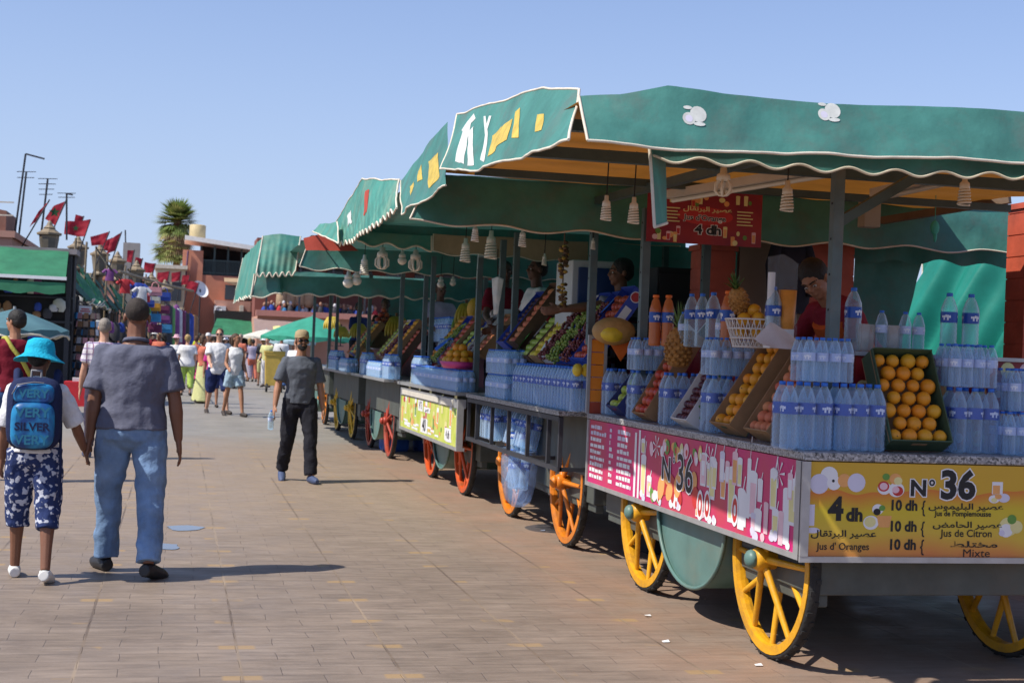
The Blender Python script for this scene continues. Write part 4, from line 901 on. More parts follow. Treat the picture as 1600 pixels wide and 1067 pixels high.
b = MB(); b.tube([at(294, 392, Y=Yb-.1), at(289, 445, Y=Yb-.1)], .05, 5); b.build('drain_pipe', mk('violet pipe', (.12, .06, .12), .6, .1), tw)
a, c = bx(312, 432, 420, Yb, 0, 8); MB().box2((a[0], Yb+.05, 0), (c[0], Yb+8, c[2])).build('wall', M_ochre, t)
a2, c2 = bx(336, 470, 392, Yb-1.2, 0, 1.2); MB().box2(a2, c2).build('lower_wall', M_rose, t)
zr = c[2]; xl, xr = at(314, 400, Y=Yb).x, at(420, 400, Y=Yb).x
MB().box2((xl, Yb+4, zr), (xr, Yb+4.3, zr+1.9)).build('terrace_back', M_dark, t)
b = MB()
for i in range(6): x = xl+(xr-xl)*i/5; b.sq((x, Yb+.3, zr), (x, Yb+.3, at(345, 385, Y=Yb).z), .1)
b.build('terrace_posts', M_steel, t)
b = MB(); za = at(300, 379, Y=Yb).z; b.rings([[(xl-.9, Yb-.4, za+.12), (xl-.9, Yb+5, za+.22), (xl-.9, Yb+5, za+.32), (xl-.9, Yb-.4, za+.36)], [(xr+1, Yb-.4, za-.45), (xr+1, Yb+5, za-.35), (xr+1, Yb+5, za-.25), (xr+1, Yb-.4, za-.21)]], smooth=False); b.build('terrace_roof', mk('white roof', (.8, .78, .74), .6, .1), t)
b = MB(); 
for z in (zr+.12, zr+.8): b.box2((xl, Yb+.1, z), (xr, Yb+.16, z+.06))
for i in range(46): x = xl+(xr-xl)*i/45; b.box2((x-.02, Yb+.11, zr), (x+.02, Yb+.15, zr+.8))
b.build('terrace_railing', M_steel, t)
b = MB(); e0, e1, e2 = at(350, 434, Y=Yb-.3), at(402, 452, Y=Yb-.3), at(396, 436, Y=Yb-.3); b.rings([[e0, e2, e1], [e0+Vector((0, -.9, -.25)), e2+Vector((0, -.9, -.25)), e1+Vector((0, -.9, -.25))]], smooth=False); b.build('sloping_awning', M_beige, t)
for px0, py0, px1, py1 in ((351, 446, 372, 468), (374, 456, 396, 469)):
    e0, e1 = at(px0, py1, Y=Yb), at(px1, py0, Y=Yb); MB().box2((e0.x, Yb-.03, e0.z), (e1.x, Yb+.1, e1.z)).build('window', M_glass2, t)
e0 = at(334, 490, Y=Yb-1.3); b = MB(); b.box2((e0.x, Yb-1.75, e0.z), (e0.x+.62, Yb-1.21, e0.z+.42)); b.lathe([(.17, 0), (.17, .03), (.02, .03)], (e0.x+.24, Yb-1.79, e0.z+.21), 16, axis='Y'); b.build('air_conditioner', M_white, t)
e0 = at(374, 488, Y=Yb-1.3); MB().box2((e0.x, Yb-1.6, e0.z), (e0.x+.2, Yb-1.21, e0.z+.38)).build('meter_box', M_trim, t)
p = at(308, 382, Y=Yb+2); b = MB(); b.lathe([(.4, 0), (.45, .1), (.45, .8), (.4, .85), (.001, .87)], n=14); b.build('water_tank', mk('ochre tank', (.5, .4, .22), .6, .1), None, (p.x, Yb+2.2, at(300, 379, Y=Yb).z+.3), label='small ochre water tank on the white terrace roof', cat='water tank')
p = at(313, 452, Y=72); t = empty('satellite_dish', (p.x, 72, p.z), 0, 'white satellite dish on a pole beside the blowing flag', 'satellite dish')
b = MB(); b.M = Euler((1.1, 0, .7)).to_matrix().to_4x4(); b.lathe([(.001, -.14), (.2, -.11), (.36, -.04), (.46, .04)], n=20); b.build('dish', M_white, t); MB().tube([(0, .1, 0), (0, .3, -p.z)], .04, 6).build('dish_pole', M_rack, t)
# shop row with green awning under it
t = empty('awning_shop', (0, 0, 0), 0, 'far shop with a rectangular green awning below the red building', 'shop')
e0, e1 = at(337, 496, Y=74), at(402, 531, Y=74); MB().box2((e0.x, 75.5, 0), (e1.x, 77.5, e0.z+.4)).build('shop_shell', M_dark, t)
fn, b = cloth([(e0.x+.1, 75.4, e0.z), (e1.x-.3, 75.4, e0.z-.1)], [(e0.x-.2, 73.8, 1.85), (e1.x, 73.8, 1.75)], 24, 8, .02, 61); b.build('awning', M_shop, t); MB().box2((e0.x-.2, 73.74, 1.72), (e1.x, 73.8, 1.80)).build('awning_rail', M_white, KIDS[t.name][-1])
t = empty('terrace_cafe', (0, 0, 0), 0, 'pink terrace cafe crowded with guests behind the stall awnings', 'building'); Yc = 70
a, c = bx(402, 498, 620, Yc, 0, 8); MB().box2(a, (c[0]+8, c[1], c[2])).build('wall', M_rose, t); zt = c[2]
MB().box2((a[0]-.1, Yc-.5, zt), (c[0]+8, Yc, zt+.28)).build('terrace_ledge', mk('salmon ledge', (.45, .2, .16), .7, .1), t)
MB().box2((a[0], Yc+3, zt), (c[0]+8, Yc+6, zt+4.0)).build('upper_wall', mk('brown red upper wall', (.22, .075, .06), .8, .15, 1), t)
for i in range(7): MB().box2((a[0]+.6+i*1.5, Yc+2.95, zt+1.6), (a[0]+1.4+i*1.5, Yc+3.05, zt+3)).build('window', M_glass2, t)
b = MB()
for i in range(10): x = a[0]+.4+i*1.6; b.sq((x, Yc+.1, zt+.28), (x, Yc+.1, zt+2.6), .09)
b.box2((a[0], Yc, zt+2.6), (c[0]+8, Yc+3, zt+2.75)); b.build('terrace_posts', M_rack, t)
fn, b = cloth([(a[0]-.2, Yc-.4, zt-.15), (a[0]+3.5, Yc-.4, zt-.25)], [(a[0]-.2, Yc-2.2, 1.85), (a[0]+3.5, Yc-2.2, 1.7)], 20, 8, .03, 62); b.build('brown_awning', mk('taupe awning', (.28, .2, .18), .7, .1), t)
s = Sheet(fn(.3, .55)+Vector((0, -.06, .03)), (1, 0, 0), (0, 1.8, .55)); s.disc(0, 0, .28, .5, 3, 5); s.disc(0, -.35, .2, .16, 2, 14); s.build('yellow_emblem', KIDS[t.name][-1])
b = MB(); q = random.Random(12)
for i in range(110):                                         # guests far off, a few pixels each
    x = a[0]+.3+q.random()*9; y = Yc+q.uniform(.3, 1.8); z = zt-.12+q.uniform(-.1, .15); k = q.choice((0, 1, 2, 3, 3, 3, 4, 2, 5))
    b.rings([[(x+w_*math.cos(g), y+w_*.6*math.sin(g), z+h) for g in [2*math.pi*j/6 for j in range(6)]] for h, w_ in ((0, .13), (.4, .17), (.55, .10), (.60, .05))], k); b.ell((x, y, z+.70), (.085, .085, .11), 7, 5, 6 if q.random() < .8 else 0)
b.build('terrace_guests', [PAL[0], PAL[9], PAL[2], PAL[7], PAL[1], PAL[5], mk('tanned skin far', (.32, .17, .11), .6, .1)], None, label='crowd of seated guests along the far cafe terrace', cat='crowd', kind='stuff')
for i in range(4): 
    p = at(440+i*14, 465, Y=Yc+1); t2 = empty('hanging_lamp', p, 0, '%s large beige lamp from the left hanging on the cafe terrace' % ['first', 'second', 'third', 'fourth'][i], 'lamp', 'large lamps on the cafe terrace')
    MB().lathe([(.001, .5), (.1, .5), (.25, .3), (.28, -.3), (.2, -.5), (.001, -.5)], n=12).build('lamp_shade', M_beige, t2); MB().tube([(0, 0, .5), (0, 0, zt+2.6-p.z)], .02, 4).build('cord', M_rack, t2)
# distant backdrop of low houses so the square closes behind the crowd
t = empty('far_houses', (0, 0, 0), 0, 'long low rose coloured houses closing the far end of the square', 'houses')
MB().box2((-60, 92, 0), (60, 100, 5.0)).build('wall', M_rose, t); MB().box2((-60, 91.8, 5.0), (60, 100, 5.3)).build('parapet', M_ochre, t)
for i in range(24): MB().box2((-20+i*2.2, 91.9, 1.6), (-19.2+i*2.2, 92.1, 3.0)).build('window', M_glass2, t)
# fan palm
p = at(275, 345, Y=100); t = empty('fan_palm', (p.x+.1, 100, 0), 0, 'tall shaggy fan palm against the sky left of the red building', 'palm tree'); zc = p.z
MB().tube([(0, 0, 0), (.1, 0, zc*.5), (0, 0, zc)], [.35, .28, .26], 10).build('trunk', mk('palm trunk', (.16, .11, .07), .85, .3, 3), t)
b = MB(); q = random.Random(3)
def frond(b, o, d, L, mi, droop, w_=.5):
    d = Vector(d).normalized(); side = d.cross(Vector((0, 0, 1))).normalized(); stem = o+d*L*.45; stem.z -= droop*.1
    b.tube([o, stem], .02, 4, mi)
    for i in range(13):
        a = (i-6)*.20; dd = (d*math.cos(a)+side*math.sin(a)).normalized(); l = L*.75*(1-.35*abs(a)/1.3); m_ = stem+dd*l*.55; e = stem+dd*l; m_.z -= droop*.12; e.z -= droop*(.4+.3*q.random())
        pr = dd.cross(Vector((0, 0, 1))).normalized()*.045; b.add([stem-pr*.5, stem+pr*.5, m_+pr, e, m_-pr], [(0, 1, 2, 4), (4, 2, 3)], mi)
for i in range(150):
    a = i*2.4; el = q.uniform(-.6, 1.3); o = Vector((0, 0, zc-.15+.35*math.sin(el)))
    frond(b, o, (math.cos(a)*math.cos(el), math.sin(a)*math.cos(el), math.sin(el)), q.uniform(1.15, 1.6), q.choice((0, 0, 1)), .25 if el > 0 else .7)
for i in range(90):
    a = i*2.4; o = Vector((0, 0, zc-.3-q.random()*1.7)); frond(b, o, (math.cos(a)*.7, math.sin(a)*.7, -.35), q.uniform(1.0, 1.4), 2, .6)
for i in range(80):
    a = i*2.4+.5; o = Vector((-.3, -.1, zc-1.7-q.random()*.6)); frond(b, o, (math.cos(a), math.sin(a), q.uniform(-.5, .5)), q.uniform(1.1, 1.55), q.choice((0, 1)), .5)
b.build('crown', [mk('palm frond', (.17, .24, .06), .5, .3, 2, trans=.35), mk('light palm frond', (.34, .38, .13), .5, .3, 2, trans=.35), mk('dead palm frond', (.42, .30, .18), .8, .2, 2, trans=.3)], t)
# yellow bin cart in the crowd
p = at(425, 582, Z=0); p = at(428, 580, Y=44); p.z = 0; t = empty('bin_cart', (p.x, 44, 0), 0, 'yellow wheeled bin cart standing in the middle of the crowd', 'bin cart')
m = mk('yellow bin', (.55, .38, .08), .5, .15); b = MB(); b.rings([[(x*k, y*k, z) for x, y in ((-.28, -.25), (.28, -.25), (.28, .25), (-.28, .25))] for z, k in ((.2, .88), (1.1, 1), (1.13, 1.08), (1.2, 1.08))], smooth=False); b.build('bin_body', m, t)
MB().box2((-.31, -.28, 1.2), (.31, .28, 1.25)).build('lid', m, t)
for x in (-.22, .22): MB().lathe([(.001, -.03), (.13, -.03), (.13, .03), (.001, .03)], (x, -.2, .13), 14, axis='X').build('wheel', M_black, t)
MB().tube([(.3, 0, .75), (.75, 0, .8), (.8, 0, .75)], .025, 6).build('handle', M_white, t)
# puddles and litter
def puddle(px, py, rx, ry, seed):
    p = at(px, py, Z=0); n = 26; q = random.Random(seed); b = MB()
    pts = [(p.x+rx*math.cos(2*math.pi*i/n)*(1+.7*noise.noise(Vector((math.cos(2*math.pi*i/n)*1.5, math.sin(2*math.pi*i/n)*1.5, seed*3.1)))), p.y+ry*math.sin(2*math.pi*i/n)*(1+.7*noise.noise(Vector((math.cos(2*math.pi*i/n)*1.5, math.sin(2*math.pi*i/n)*1.5, seed*5.7)))), .004) for i in range(n)]
    b.add(pts, [tuple(range(n))]); b.build('puddle', mk('puddle water', (.10, .10, .12), .02, .05, 3, spec=1.0), kind='structure')
puddle(290, 825, .16, .14, 1); puddle(258, 853, .12, .16, 2); 
for i, (px, py) in enumerate(((1012, 963), (1040, 1003), (848, 830), (1185, 1040))):
    p = at(px, py, Z=0); fn, b = cloth([(-.018, .012, .004), (.02, .015, .009)], [(-.02, -.012, .003), (.018, -.016, .004)], 4, 4, .012, i); b.build('paper_scrap', M_white, None, (p.x, p.y, .004), label='small white paper scrap on the paving near the cart wheels', cat='litter', group='paper scraps on the paving')
# ---------------------------------------------------------------- goods: bottles, crates, fruit, bulbs
ORD = ['first', 'second', 'third', 'fourth', 'fifth', 'sixth', 'seventh', 'eighth', 'ninth', 'tenth', 'eleventh', 'twelfth']
def obj(name, me, parent=None, loc=None, mw=None, label=None, cat=None, group=None, kind=None, rot=None):
    o = bpy.data.objects.new(name, me); link(o, parent)
    if parent is not None: KIDS.setdefault(parent.name, []).append(o)
    if mw is not None: o.matrix_world = mw
    if loc is not None: o.location = loc
    if rot is not None: o.rotation_euler = rot
    return tag(o, label, cat, group, kind)
M_pet = mk('pale blue water bottle plastic', (.5, .7, .88), .1, .06, 12, spec=.7, alpha=.42)
def pet_mat():
    m = bpy.data.materials.new('clear bottle plastic'); m.use_nodes = True; N, L = m.node_tree.nodes, m.node_tree.links; p = N['Principled BSDF']; o = N['Material Output']
    p.inputs['Base Color'].default_value = (.62, .80, .93, 1); p.inputs['Roughness'].default_value = .08; p.inputs['Specular IOR Level'].default_value = 1.0
    w_ = N.new('ShaderNodeLayerWeight'); w_.inputs[0].default_value = .4; r = N.new('ShaderNodeMapRange'); r.inputs[3].default_value = .13; r.inputs[4].default_value = .78; L.new(w_.outputs['Facing'], r.inputs[0])
    t = N.new('ShaderNodeBsdfTransparent'); t.inputs[0].default_value = (.86, .95, 1, 1); x = N.new('ShaderNodeMixShader'); L.new(r.outputs[0], x.inputs[0]); L.new(t.outputs[0], x.inputs[1]); L.new(p.outputs[0], x.inputs[2]); L.new(x.outputs[0], o.inputs['Surface']); return m
M_pet = pet_mat()
M_film = mk('clear shrink film', (.75, .82, .95), .12, .1, 9, .3, 25, spec=.9, alpha=.09)
M_cap = mk('blue bottle cap', (.03, .16, .62), .4, .05)
M_blab = mk('royal blue bottle label', (.012, .075, .40), .3, .08)
M_wlab = mk('pale bottle label', (.45, .55, .78), .3, .1)
M_mark = mk('white label mark', (.75, .8, .9), .4, 0)
M_ocap = mk('orange bottle top', (.75, .16, .02), .4, .1)
M_oran = mk('orange drink', (.6, .2, .07), .2, .1, alpha=.75)
def bottle_mesh(name, H, r, lab, labz, pet=M_pet, n=14, big=True):
    b = MB(); p = [(.001, .004), (r*.75, 0), (r*.96, H*.02)]
    z0, z1 = H*.05, labz[0]-H*.02; k = 6 if big else 4
    for i in range(k+1):
        z = z0+(z1-z0)*i/k; p += [(r, z), (r*.94, z+(z1-z0)/k*.5)] if i < k else [(r, z)]
    p += [(r*.97, labz[0]), (r*.97, labz[1]), (r, labz[1]+H*.015), (r*.93, labz[1]+H*.07), (r*.62, H*.88), (r*.36, H*.935), (r*.33, H*.955)]
    b.lathe(p, n=n)
    b.lathe([(r*1.01, labz[0]), (r*1.012, labz[0]+.001), (r*1.012, labz[1]-.001), (r*1.01, labz[1])], n=n, mi=1)
    lh = labz[1]-labz[0]; zc = (labz[0]+labz[1])/2
    for a0 in (0, 2.1, 4.2):                                    # the white scribbled brand mark round the label
        for i in range(5):
            a = a0+.22*i; rr = r*1.03; hh = lh*(.10, .22, .13, .25, .12)[i]; zz = zc+lh*(.05, -.06, .1, -.05, .04)[i]
            b.add([(rr*math.cos(a+s*.10), rr*math.sin(a+s*.10), zz+t*hh) for s, t in ((-1, -1), (1, -1), (1, 1), (-1, 1))], [(0, 1, 2, 3)], 2)
    return b.mesh(name, [pet, lab, M_mark])
def cap_mesh(H, r, m): return MB().lathe([(.001, H*.945), (r*.38, H*.945), (r*.38, H*.995), (r*.3, H), (.001, H)], n=10).mesh('cap', m)
BIG = (bottle_mesh('water_bottle', .325, .043, M_blab, (.17, .225)), cap_mesh(.325, .043, M_cap))
SML = (bottle_mesh('water_bottle', .215, .032, M_wlab, (.10, .14), big=False, n=12), cap_mesh(.215, .032, M_cap))
JUI = (bottle_mesh('juice_bottle', .325, .040, M_blab, (.15, .215), M_oran), cap_mesh(.325, .055, M_ocap))
def pack(name, bt, nx, ny, r, H, cat='bottle pack'):
    t = empty(name, (0, 0, -60)); d = 2*r+.003
    for i in range(nx):
        for j in range(ny):
            b = obj('bottle', bt[0], t, ((i-(nx-1)/2)*d, (j-(ny-1)/2)*d, 0), rot=(0, 0, random.uniform(0, 6.28)))
            obj('cap', bt[1], b)
    W_, D_ = nx*d/2+.002, ny*d/2+.002
    rings = []
    for z, k in ((.002, .97), (H*.05, 1), (H*.72, 1.0), (H*.84, .88), (H*.90, .82)):
        rg = []
        for a in [2*math.pi*q/28 for q in range(28)]:
            c, s_ = math.cos(a), math.sin(a)
            rg.append(((abs(c)**.35)*math.copysign(1, c)*W_*k, (abs(s_)**.35)*math.copysign(1, s_)*D_*k, z))
        rings.append(rg)
    MB().rings(rings, caps=False).build('shrink_wrap', M_film, t)
    t['category'] = cat
    return t
PB = pack('water_bottle_pack', BIG, 3, 2, .043, .325); PS = pack('water_bottle_pack', SML, 4, 3, .032, .215)
PB['label'] = 'big pack'; USED = set()
def put(proto, loc, rz, label, group, cat=None):
    if proto.name not in USED:
        USED.add(proto.name); proto.location = loc; proto.rotation_euler = (0, 0, rz); proto['label'] = label; proto['group'] = group; return proto
    return copy_tree(proto, None, loc, rz, label, group)
GBP, GSP = 'shrink-wrapped packs of large water bottles', 'shrink-wrapped packs of small water bottles'
H90 = math.pi/2
def bigpack(p, rz, label): return put(PB, p, rz, label, GBP)
def smlpack(p, rz, label): return put(PS, p, rz, label, GSP)
def single(kind, p, label, rz=0, group='loose bottles on the stalls'):
    me = {'b': BIG, 's': SML, 'j': JUI}[kind]
    o = obj({'b': 'water_bottle', 's': 'water_bottle', 'j': 'juice_bottle'}[kind], me[0], None, p, None, label, 'bottle', group, rot=(0, 0, rz)); obj('cap', me[1], o); return o

# fruit
def fruit_mat(n, c, c2=None, r=.45, bump=.06):
    m = mk(n, c, r, .2, 18, bump, 140, spec=.4)
    if c2:
        N, L = m.node_tree.nodes, m.node_tree.links; p = N['Principled BSDF']
        oi = N.new('ShaderNodeObjectInfo'); mx = N.new('ShaderNodeMix'); mx.data_type = 'RGBA'; src = p.inputs['Base Color'].links[0].from_socket
        mr = N.new('ShaderNodeMath'); mr.operation = 'MULTIPLY'; mr.inputs[1].default_value = .8; L.new(oi.outputs['Random'], mr.inputs[0])
        L.new(mr.outputs[0], mx.inputs[0]); L.new(src, mx.inputs[6]); mx.inputs[7].default_value = (*c2, 1); L.new(mx.outputs[2], p.inputs['Base Color'])
    return m
F_or = fruit_mat('orange peel', (.72, .24, .015), (.62, .36, .02)); F_pe = fruit_mat('peach skin', (.5, .10, .06), (.6, .26, .10), .6)
F_ga = fruit_mat('green apple skin', (.32, .42, .05), (.42, .48, .10), .3); F_ra = fruit_mat('red apple skin', (.42, .03, .025), (.5, .12, .04), .28)
F_pl = fruit_mat('dark plum skin', (.05, .012, .03), (.12, .02, .03), .35); F_le = fruit_mat('lemon peel', (.7, .5, .03), (.62, .52, .08))
F_gr = fruit_mat('green grape skin', (.22, .32, .05), (.3, .34, .08), .25); F_rg = fruit_mat('red grape skin', (.16, .03, .04), (.25, .07, .06), .25)
F_ba = mk('banana peel', (.5, .36, .035), .5, .3, 14, dirt=(.12, .16, .02), dirt_scale=8, dirt_amt=.6); F_bg = mk('green banana peel', (.16, .26, .03), .5, .3, 10)
F_pi = mk('pineapple skin', (.36, .17, .04), .6, .35, 40, .6, 60); F_cr = mk('pineapple leaves', (.07, .14, .035), .5, .3, 9)
F_me = mk('yellow melon rind', (.58, .34, .03), .5, .15, 12, .3, 40); F_wm = mk('watermelon rind', (.03, .10, .02), .4, .4, 9); F_wf = mk('watermelon flesh', (.5, .035, .04), .4, .2, 30)
F_wr = mk('white inner rind', (.62, .6, .4), .5, .1); F_po = fruit_mat('pomegranate skin', (.36, .04, .025), (.45, .14, .06), .4)
def round_fruit(name, r, m, squash=.95, dimple=0, n=12):
    b = MB(); b.ell((0, 0, 0), (r, r, r*squash), n, 8)
    if dimple: b.tube([(0, 0, r*squash*.9), (r*.06, 0, r*squash*1.08)], r*.09, 6, 1)
    return b.mesh(name, [m, M_wood])
def bunch(name, m, n=34, L=.17):
    b = MB(); q = random.Random(5)
    for i in range(n):
        t = q.random(); rr = .05*(1-t*.75); a = q.uniform(0, 6.3)
        b.ell((rr*math.cos(a)*q.random()**.5*1.2, (t-.5)*L, rr*math.sin(a)*.7+.01), .0125, 7, 5)
    b.tube([(0, -.5*L, .01), (0, -.62*L, .03)], .003, 5, 1); return b.mesh(name, [m, M_wood])
def bananas(name, m, n=9):
    b = MB()
    for k in range(2):
        for i in range(n):
            a = (i-(n-1)/2)*.2; R0 = .13
            pts = []
            for j in range(7):
                t = j/6; ph = .2+t*1.25
                r_ = R0*math.sin(ph)*(1-.22*k); z = -R0*(1-math.cos(ph))*1.35+.02*k
                pts.append((math.sin(a)*(r_*.9+.02)*1.1, -math.cos(a)*r_, z))
            b.tube(pts, [.007, .014, .018, .019, .018, .013, .005], 6)
    b.tube([(0, 0, -.01), (0, .01, .05)], .014, 6, 1); return b.mesh(name, [m, M_wood])
FR = {'orange': (round_fruit('orange', .037, F_or, .95, 1), .037), 'peach': (round_fruit('peach', .033, F_pe), .033), 'apple': (round_fruit('green_apple', .034, F_ga, .9, 1), .034),
      'red apple': (round_fruit('red_apple', .035, F_ra, .9, 1), .035), 'plum': (round_fruit('plum', .025, F_pl), .025), 'lemon': (round_fruit('lemon', .03, F_le, 1.25), .03),
      'grapes': (bunch('grape_bunch', F_gr), .06), 'red grapes': (bunch('grape_bunch', F_rg), .06), 'pomegranate': (round_fruit('pomegranate', .045, F_po, .95, 1), .045)}
BAN = bananas('banana_bunch', F_ba); BANG = bananas('banana_bunch', F_bg, 7)
def fruit_obj(kind, mw, label, group):
    me = FR[kind][0]
    return obj(me.name.split('.')[0], me, None, None, mw, label, kind.split()[-1] if kind != 'grapes' else 'grapes', group)
def pineapple(p, label, tilt=(0, 0), s=1, rz=0):
    o = MB(); o.lathe([(.001, 0), (.04, .005), (.058, .05), (.062, .10), (.055, .16), (.03, .195), (.001, .2)], n=14)
    for i in range(9):
        for j in range(10):
            a = j*.628+.314*(i % 2); z = .02+i*.019; rr = (.045, .055, .06, .063, .063, .061, .057, .05, .04)[i]
            o.ell((rr*math.cos(a), rr*math.sin(a), z), (.012, .012, .010), 5, 4)
    t = o.build('pineapple', F_pi, None, p, label=label, cat='pineapple', group='pineapples on the stalls'); t.scale = (s,)*3; t.rotation_euler = (tilt[0], tilt[1], rz)
    c = MB()
    for i in range(26):
        a = i*2.4; l = .06+.09*(i/26); sp_ = .055*(1-i/30); d = Vector((math.cos(a), math.sin(a), 0)); x = Vector((-d.y, d.x, 0))
        b0 = Vector((0, 0, .19)); m_ = b0+d*sp_*.8+Vector((0, 0, l*.6)); e = b0+d*sp_*1.5+Vector((0, 0, l))
        c.add([b0-x*.008, b0+x*.008, m_+x*.007, e, m_-x*.007], [(0, 1, 2, 4), (4, 2, 3)])
    c.build('crown', F_cr, t); return t
def watermelon_half(p, rot, label, s=1, whole=False):
    t = empty('watermelon', p, 0, label, 'watermelon', 'cut melons on the stalls'); t.rotation_euler = rot; t.scale = (s,)*3
    b = MB(); b.lathe([(.001, -.13)]+[(.13*math.sin(a), -.13*math.cos(a)) for a in [R(x) for x in range(12, 91, 13)]], n=24); b.build('rind', F_wm, t)
    MB().lathe([(.13, 0), (.118, .002)], n=24).build('inner_rind', F_wr, t); MB().lathe([(.118, .002), (.001, .006)], n=24).build('flesh', F_wf, t); return t
def melon(p, label, rot=(0, 0, 0), s=1):
    o = MB().ell((0, 0, .11), (.075, .075, .11), 14, 10); o.tube([(0, 0, .215), (.01, 0, .24)], .006, 5, 1)
    o = o.build('melon', [F_me, M_wood], None, p, label=label, cat='melon', group='yellow melons on the stalls'); o.rotation_euler = rot; o.scale = (s,)*3; return o
def ban(p, label, green=False, rot=(0, 0, 0), s=1):
    return obj('banana_bunch', BANG if green else BAN, None, None, Matrix.Translation(p) @ Euler(rot).to_matrix().to_4x4() @ Matrix.Scale(s, 4), label, 'bananas', 'banana bunches on the stalls')

# fruit crates
def crate(o, xdir, ydir, w, l, h, m, label, fruit=None, flabel=None, inner=None, fill=1, side=None, jit=.15, levels=1):
    """open tray; xdir across, ydir along, z out of its mouth"""
    F = frame_m(o, xdir, ydir); b = MB(); t = .006
    b.box2((0, 0, 0), (w, l, t), 1); b.box2((0, 0, t), (t, l, h), 0); b.box2((w-t, 0, t), (w, l, h), 0); b.box2((t, 0, t), (w-t, t, h), 0); b.box2((t, l-t, t), (w-t, l, h*1.12), 0)
    b.box2((-.0015, .0, h*.80), (0, l, h*.84), 1); b.box2((w*.38, -.002, h*.62), (w*.62, 0, h*.76), 1)
    c = b.build('fruit_crate', [m, inner or m], None, label=label, cat='fruit crate', group='tilted fruit crates on the counters'); c.matrix_world = F
    if side: side(c, w, l, h)
    if fruit:
        r = FR[fruit][1]; g = 'grapes' in fruit; q = random.Random(len(label)*7+len(fruit))
        sx, sy = (.10, .13) if g else (2*r*1.0, 2*r*.93)
        nx = max(1, int((w-2*t-.004)/sx)); ny = max(1, int((l*fill-2*t)/sy)); ox = (w-nx*sx)/2+sx/2
        gx = (w-2*t-2*r)/(max(1, nx-1)) if not g and nx > 1 else sx
        for j in range(ny):
            off = gx*.5 if (j % 2 and not g) else 0
            for i in range(nx-(1 if off else 0)):
                x = (t+r+i*gx+off) if not g else ox+i*sx; y = t+r+j*sy
                z = t+(r if not g else .05)+h*.28
                P = F @ Matrix.Translation((x+q.uniform(-1, 1)*r*jit*.5, y, z+q.uniform(-.3, 1)*r*jit))
                mw = P @ Euler((q.uniform(0, 6), q.uniform(0, 6), q.uniform(0, 6)) if not g else (q.uniform(-.2, .2), 0, q.uniform(-.5, .5))).to_matrix().to_4x4() @ Matrix.Scale(q.uniform(.88, 1.10), 4)
                fruit_obj(fruit, mw, flabel or '%s in the %s' % (FR[fruit][0].name.split('.')[0].replace('_', ' '), label), 'fruit in the ' + label)
    return c
def sideprint(txt=None, dots=None, disc=None, band=None):
    """print on the crate's wall at x = w, reading along its length"""
    def f(c, w, l, h):
        s = Sheet((w+.0002, 0, 0), (0, 1, 0), (0, 0, 1))
        if band is not None: s.rect(l*.2, h*.15, l*.75, h*.85, band)
        if disc is not None: s.disc(l*.22, h*.5, h*.36, h*.36, 0); s.disc(l*.22, h*.5, h*.2, h*.2, 6); s.disc(l*.22, h*.5, h*.1, h*.1, 0)
        if dots is not None:
            for i in range(9): s.disc(l*(.1+.09*i), h*(.3+.4*(i % 2)), .009, .012, dots, 10)
        if txt:
            s.disc(l*.9, h*.55, h*.42, h*.42, 0); s.disc(l*.9, h*.55, h*.36, h*.36, 5); s.rect(l*.18, h*.22, l*.76, h*.8, 0)
            s.text(txt, l*.47, h*.5, h*.62, 5, .003, 1.05)
        s.build('crate_print', c)
    return f
def street_crate(px, py, w, l, h, tilt, z=CT, X=None, **k):
    """crate leaning back from the street edge, seen at its near lower corner"""
    P = at(px, py, Z=z) if X is None else at(px, py, X=X)
    c, s_ = math.cos(R(tilt)), math.sin(R(tilt))
    return crate((P.x+h*s_, P.y+w, z+.004), (0, -1, 0), (c, 0, s_), w, l, h, **k)
# ---------------------------------------------------------------- goods on the nearest cart
K1 = 'of the cart numbered 36'
P = lambda px, py, Y: Vector((at(px, py, Y=Y).x, Y, CT))
bigpack(P(1252, 690, 6.36), 0, 'large bottle six-pack at the near left corner of the yellow panelled counter')
bigpack(P(1335, 690, 6.36), 0, 'large bottle six-pack between the corner pack and the tilted orange crate')
bigpack(P(1513, 690, 6.42), 0, 'large bottle six-pack just right of the tilted orange crate')
smlpack(Vector((P(1283, 600, 6.42).x, 6.42, CT+.327)), 0, 'small bottle pack stacked on the corner six-packs left of the orange crate')
smlpack(Vector((P(1508, 600, 6.46).x, 6.46, CT+.327)), 0, 'small bottle pack stacked on the six-pack right of the orange crate')
smlpack(P(1592, 705, 6.36), 0, 'small bottle pack on the counter at the right edge of the photo')
smlpack(Vector((P(1600, 650, 6.42).x, 6.42, CT+.216)), 0, 'small bottle pack stacked on another at the right edge of the photo')
Po = at(1383, 703, Y=6.30)
c_, s_ = math.cos(R(62)), math.sin(R(62))
crate((Po.x, 6.24+.12*s_, CT+.004), (1, 0, -.0), (0, c_, s_), .33, .50, .12, M_gcard, 'dark green tray of oranges tilted towards the yellow panel', 'orange', inner=M_card)
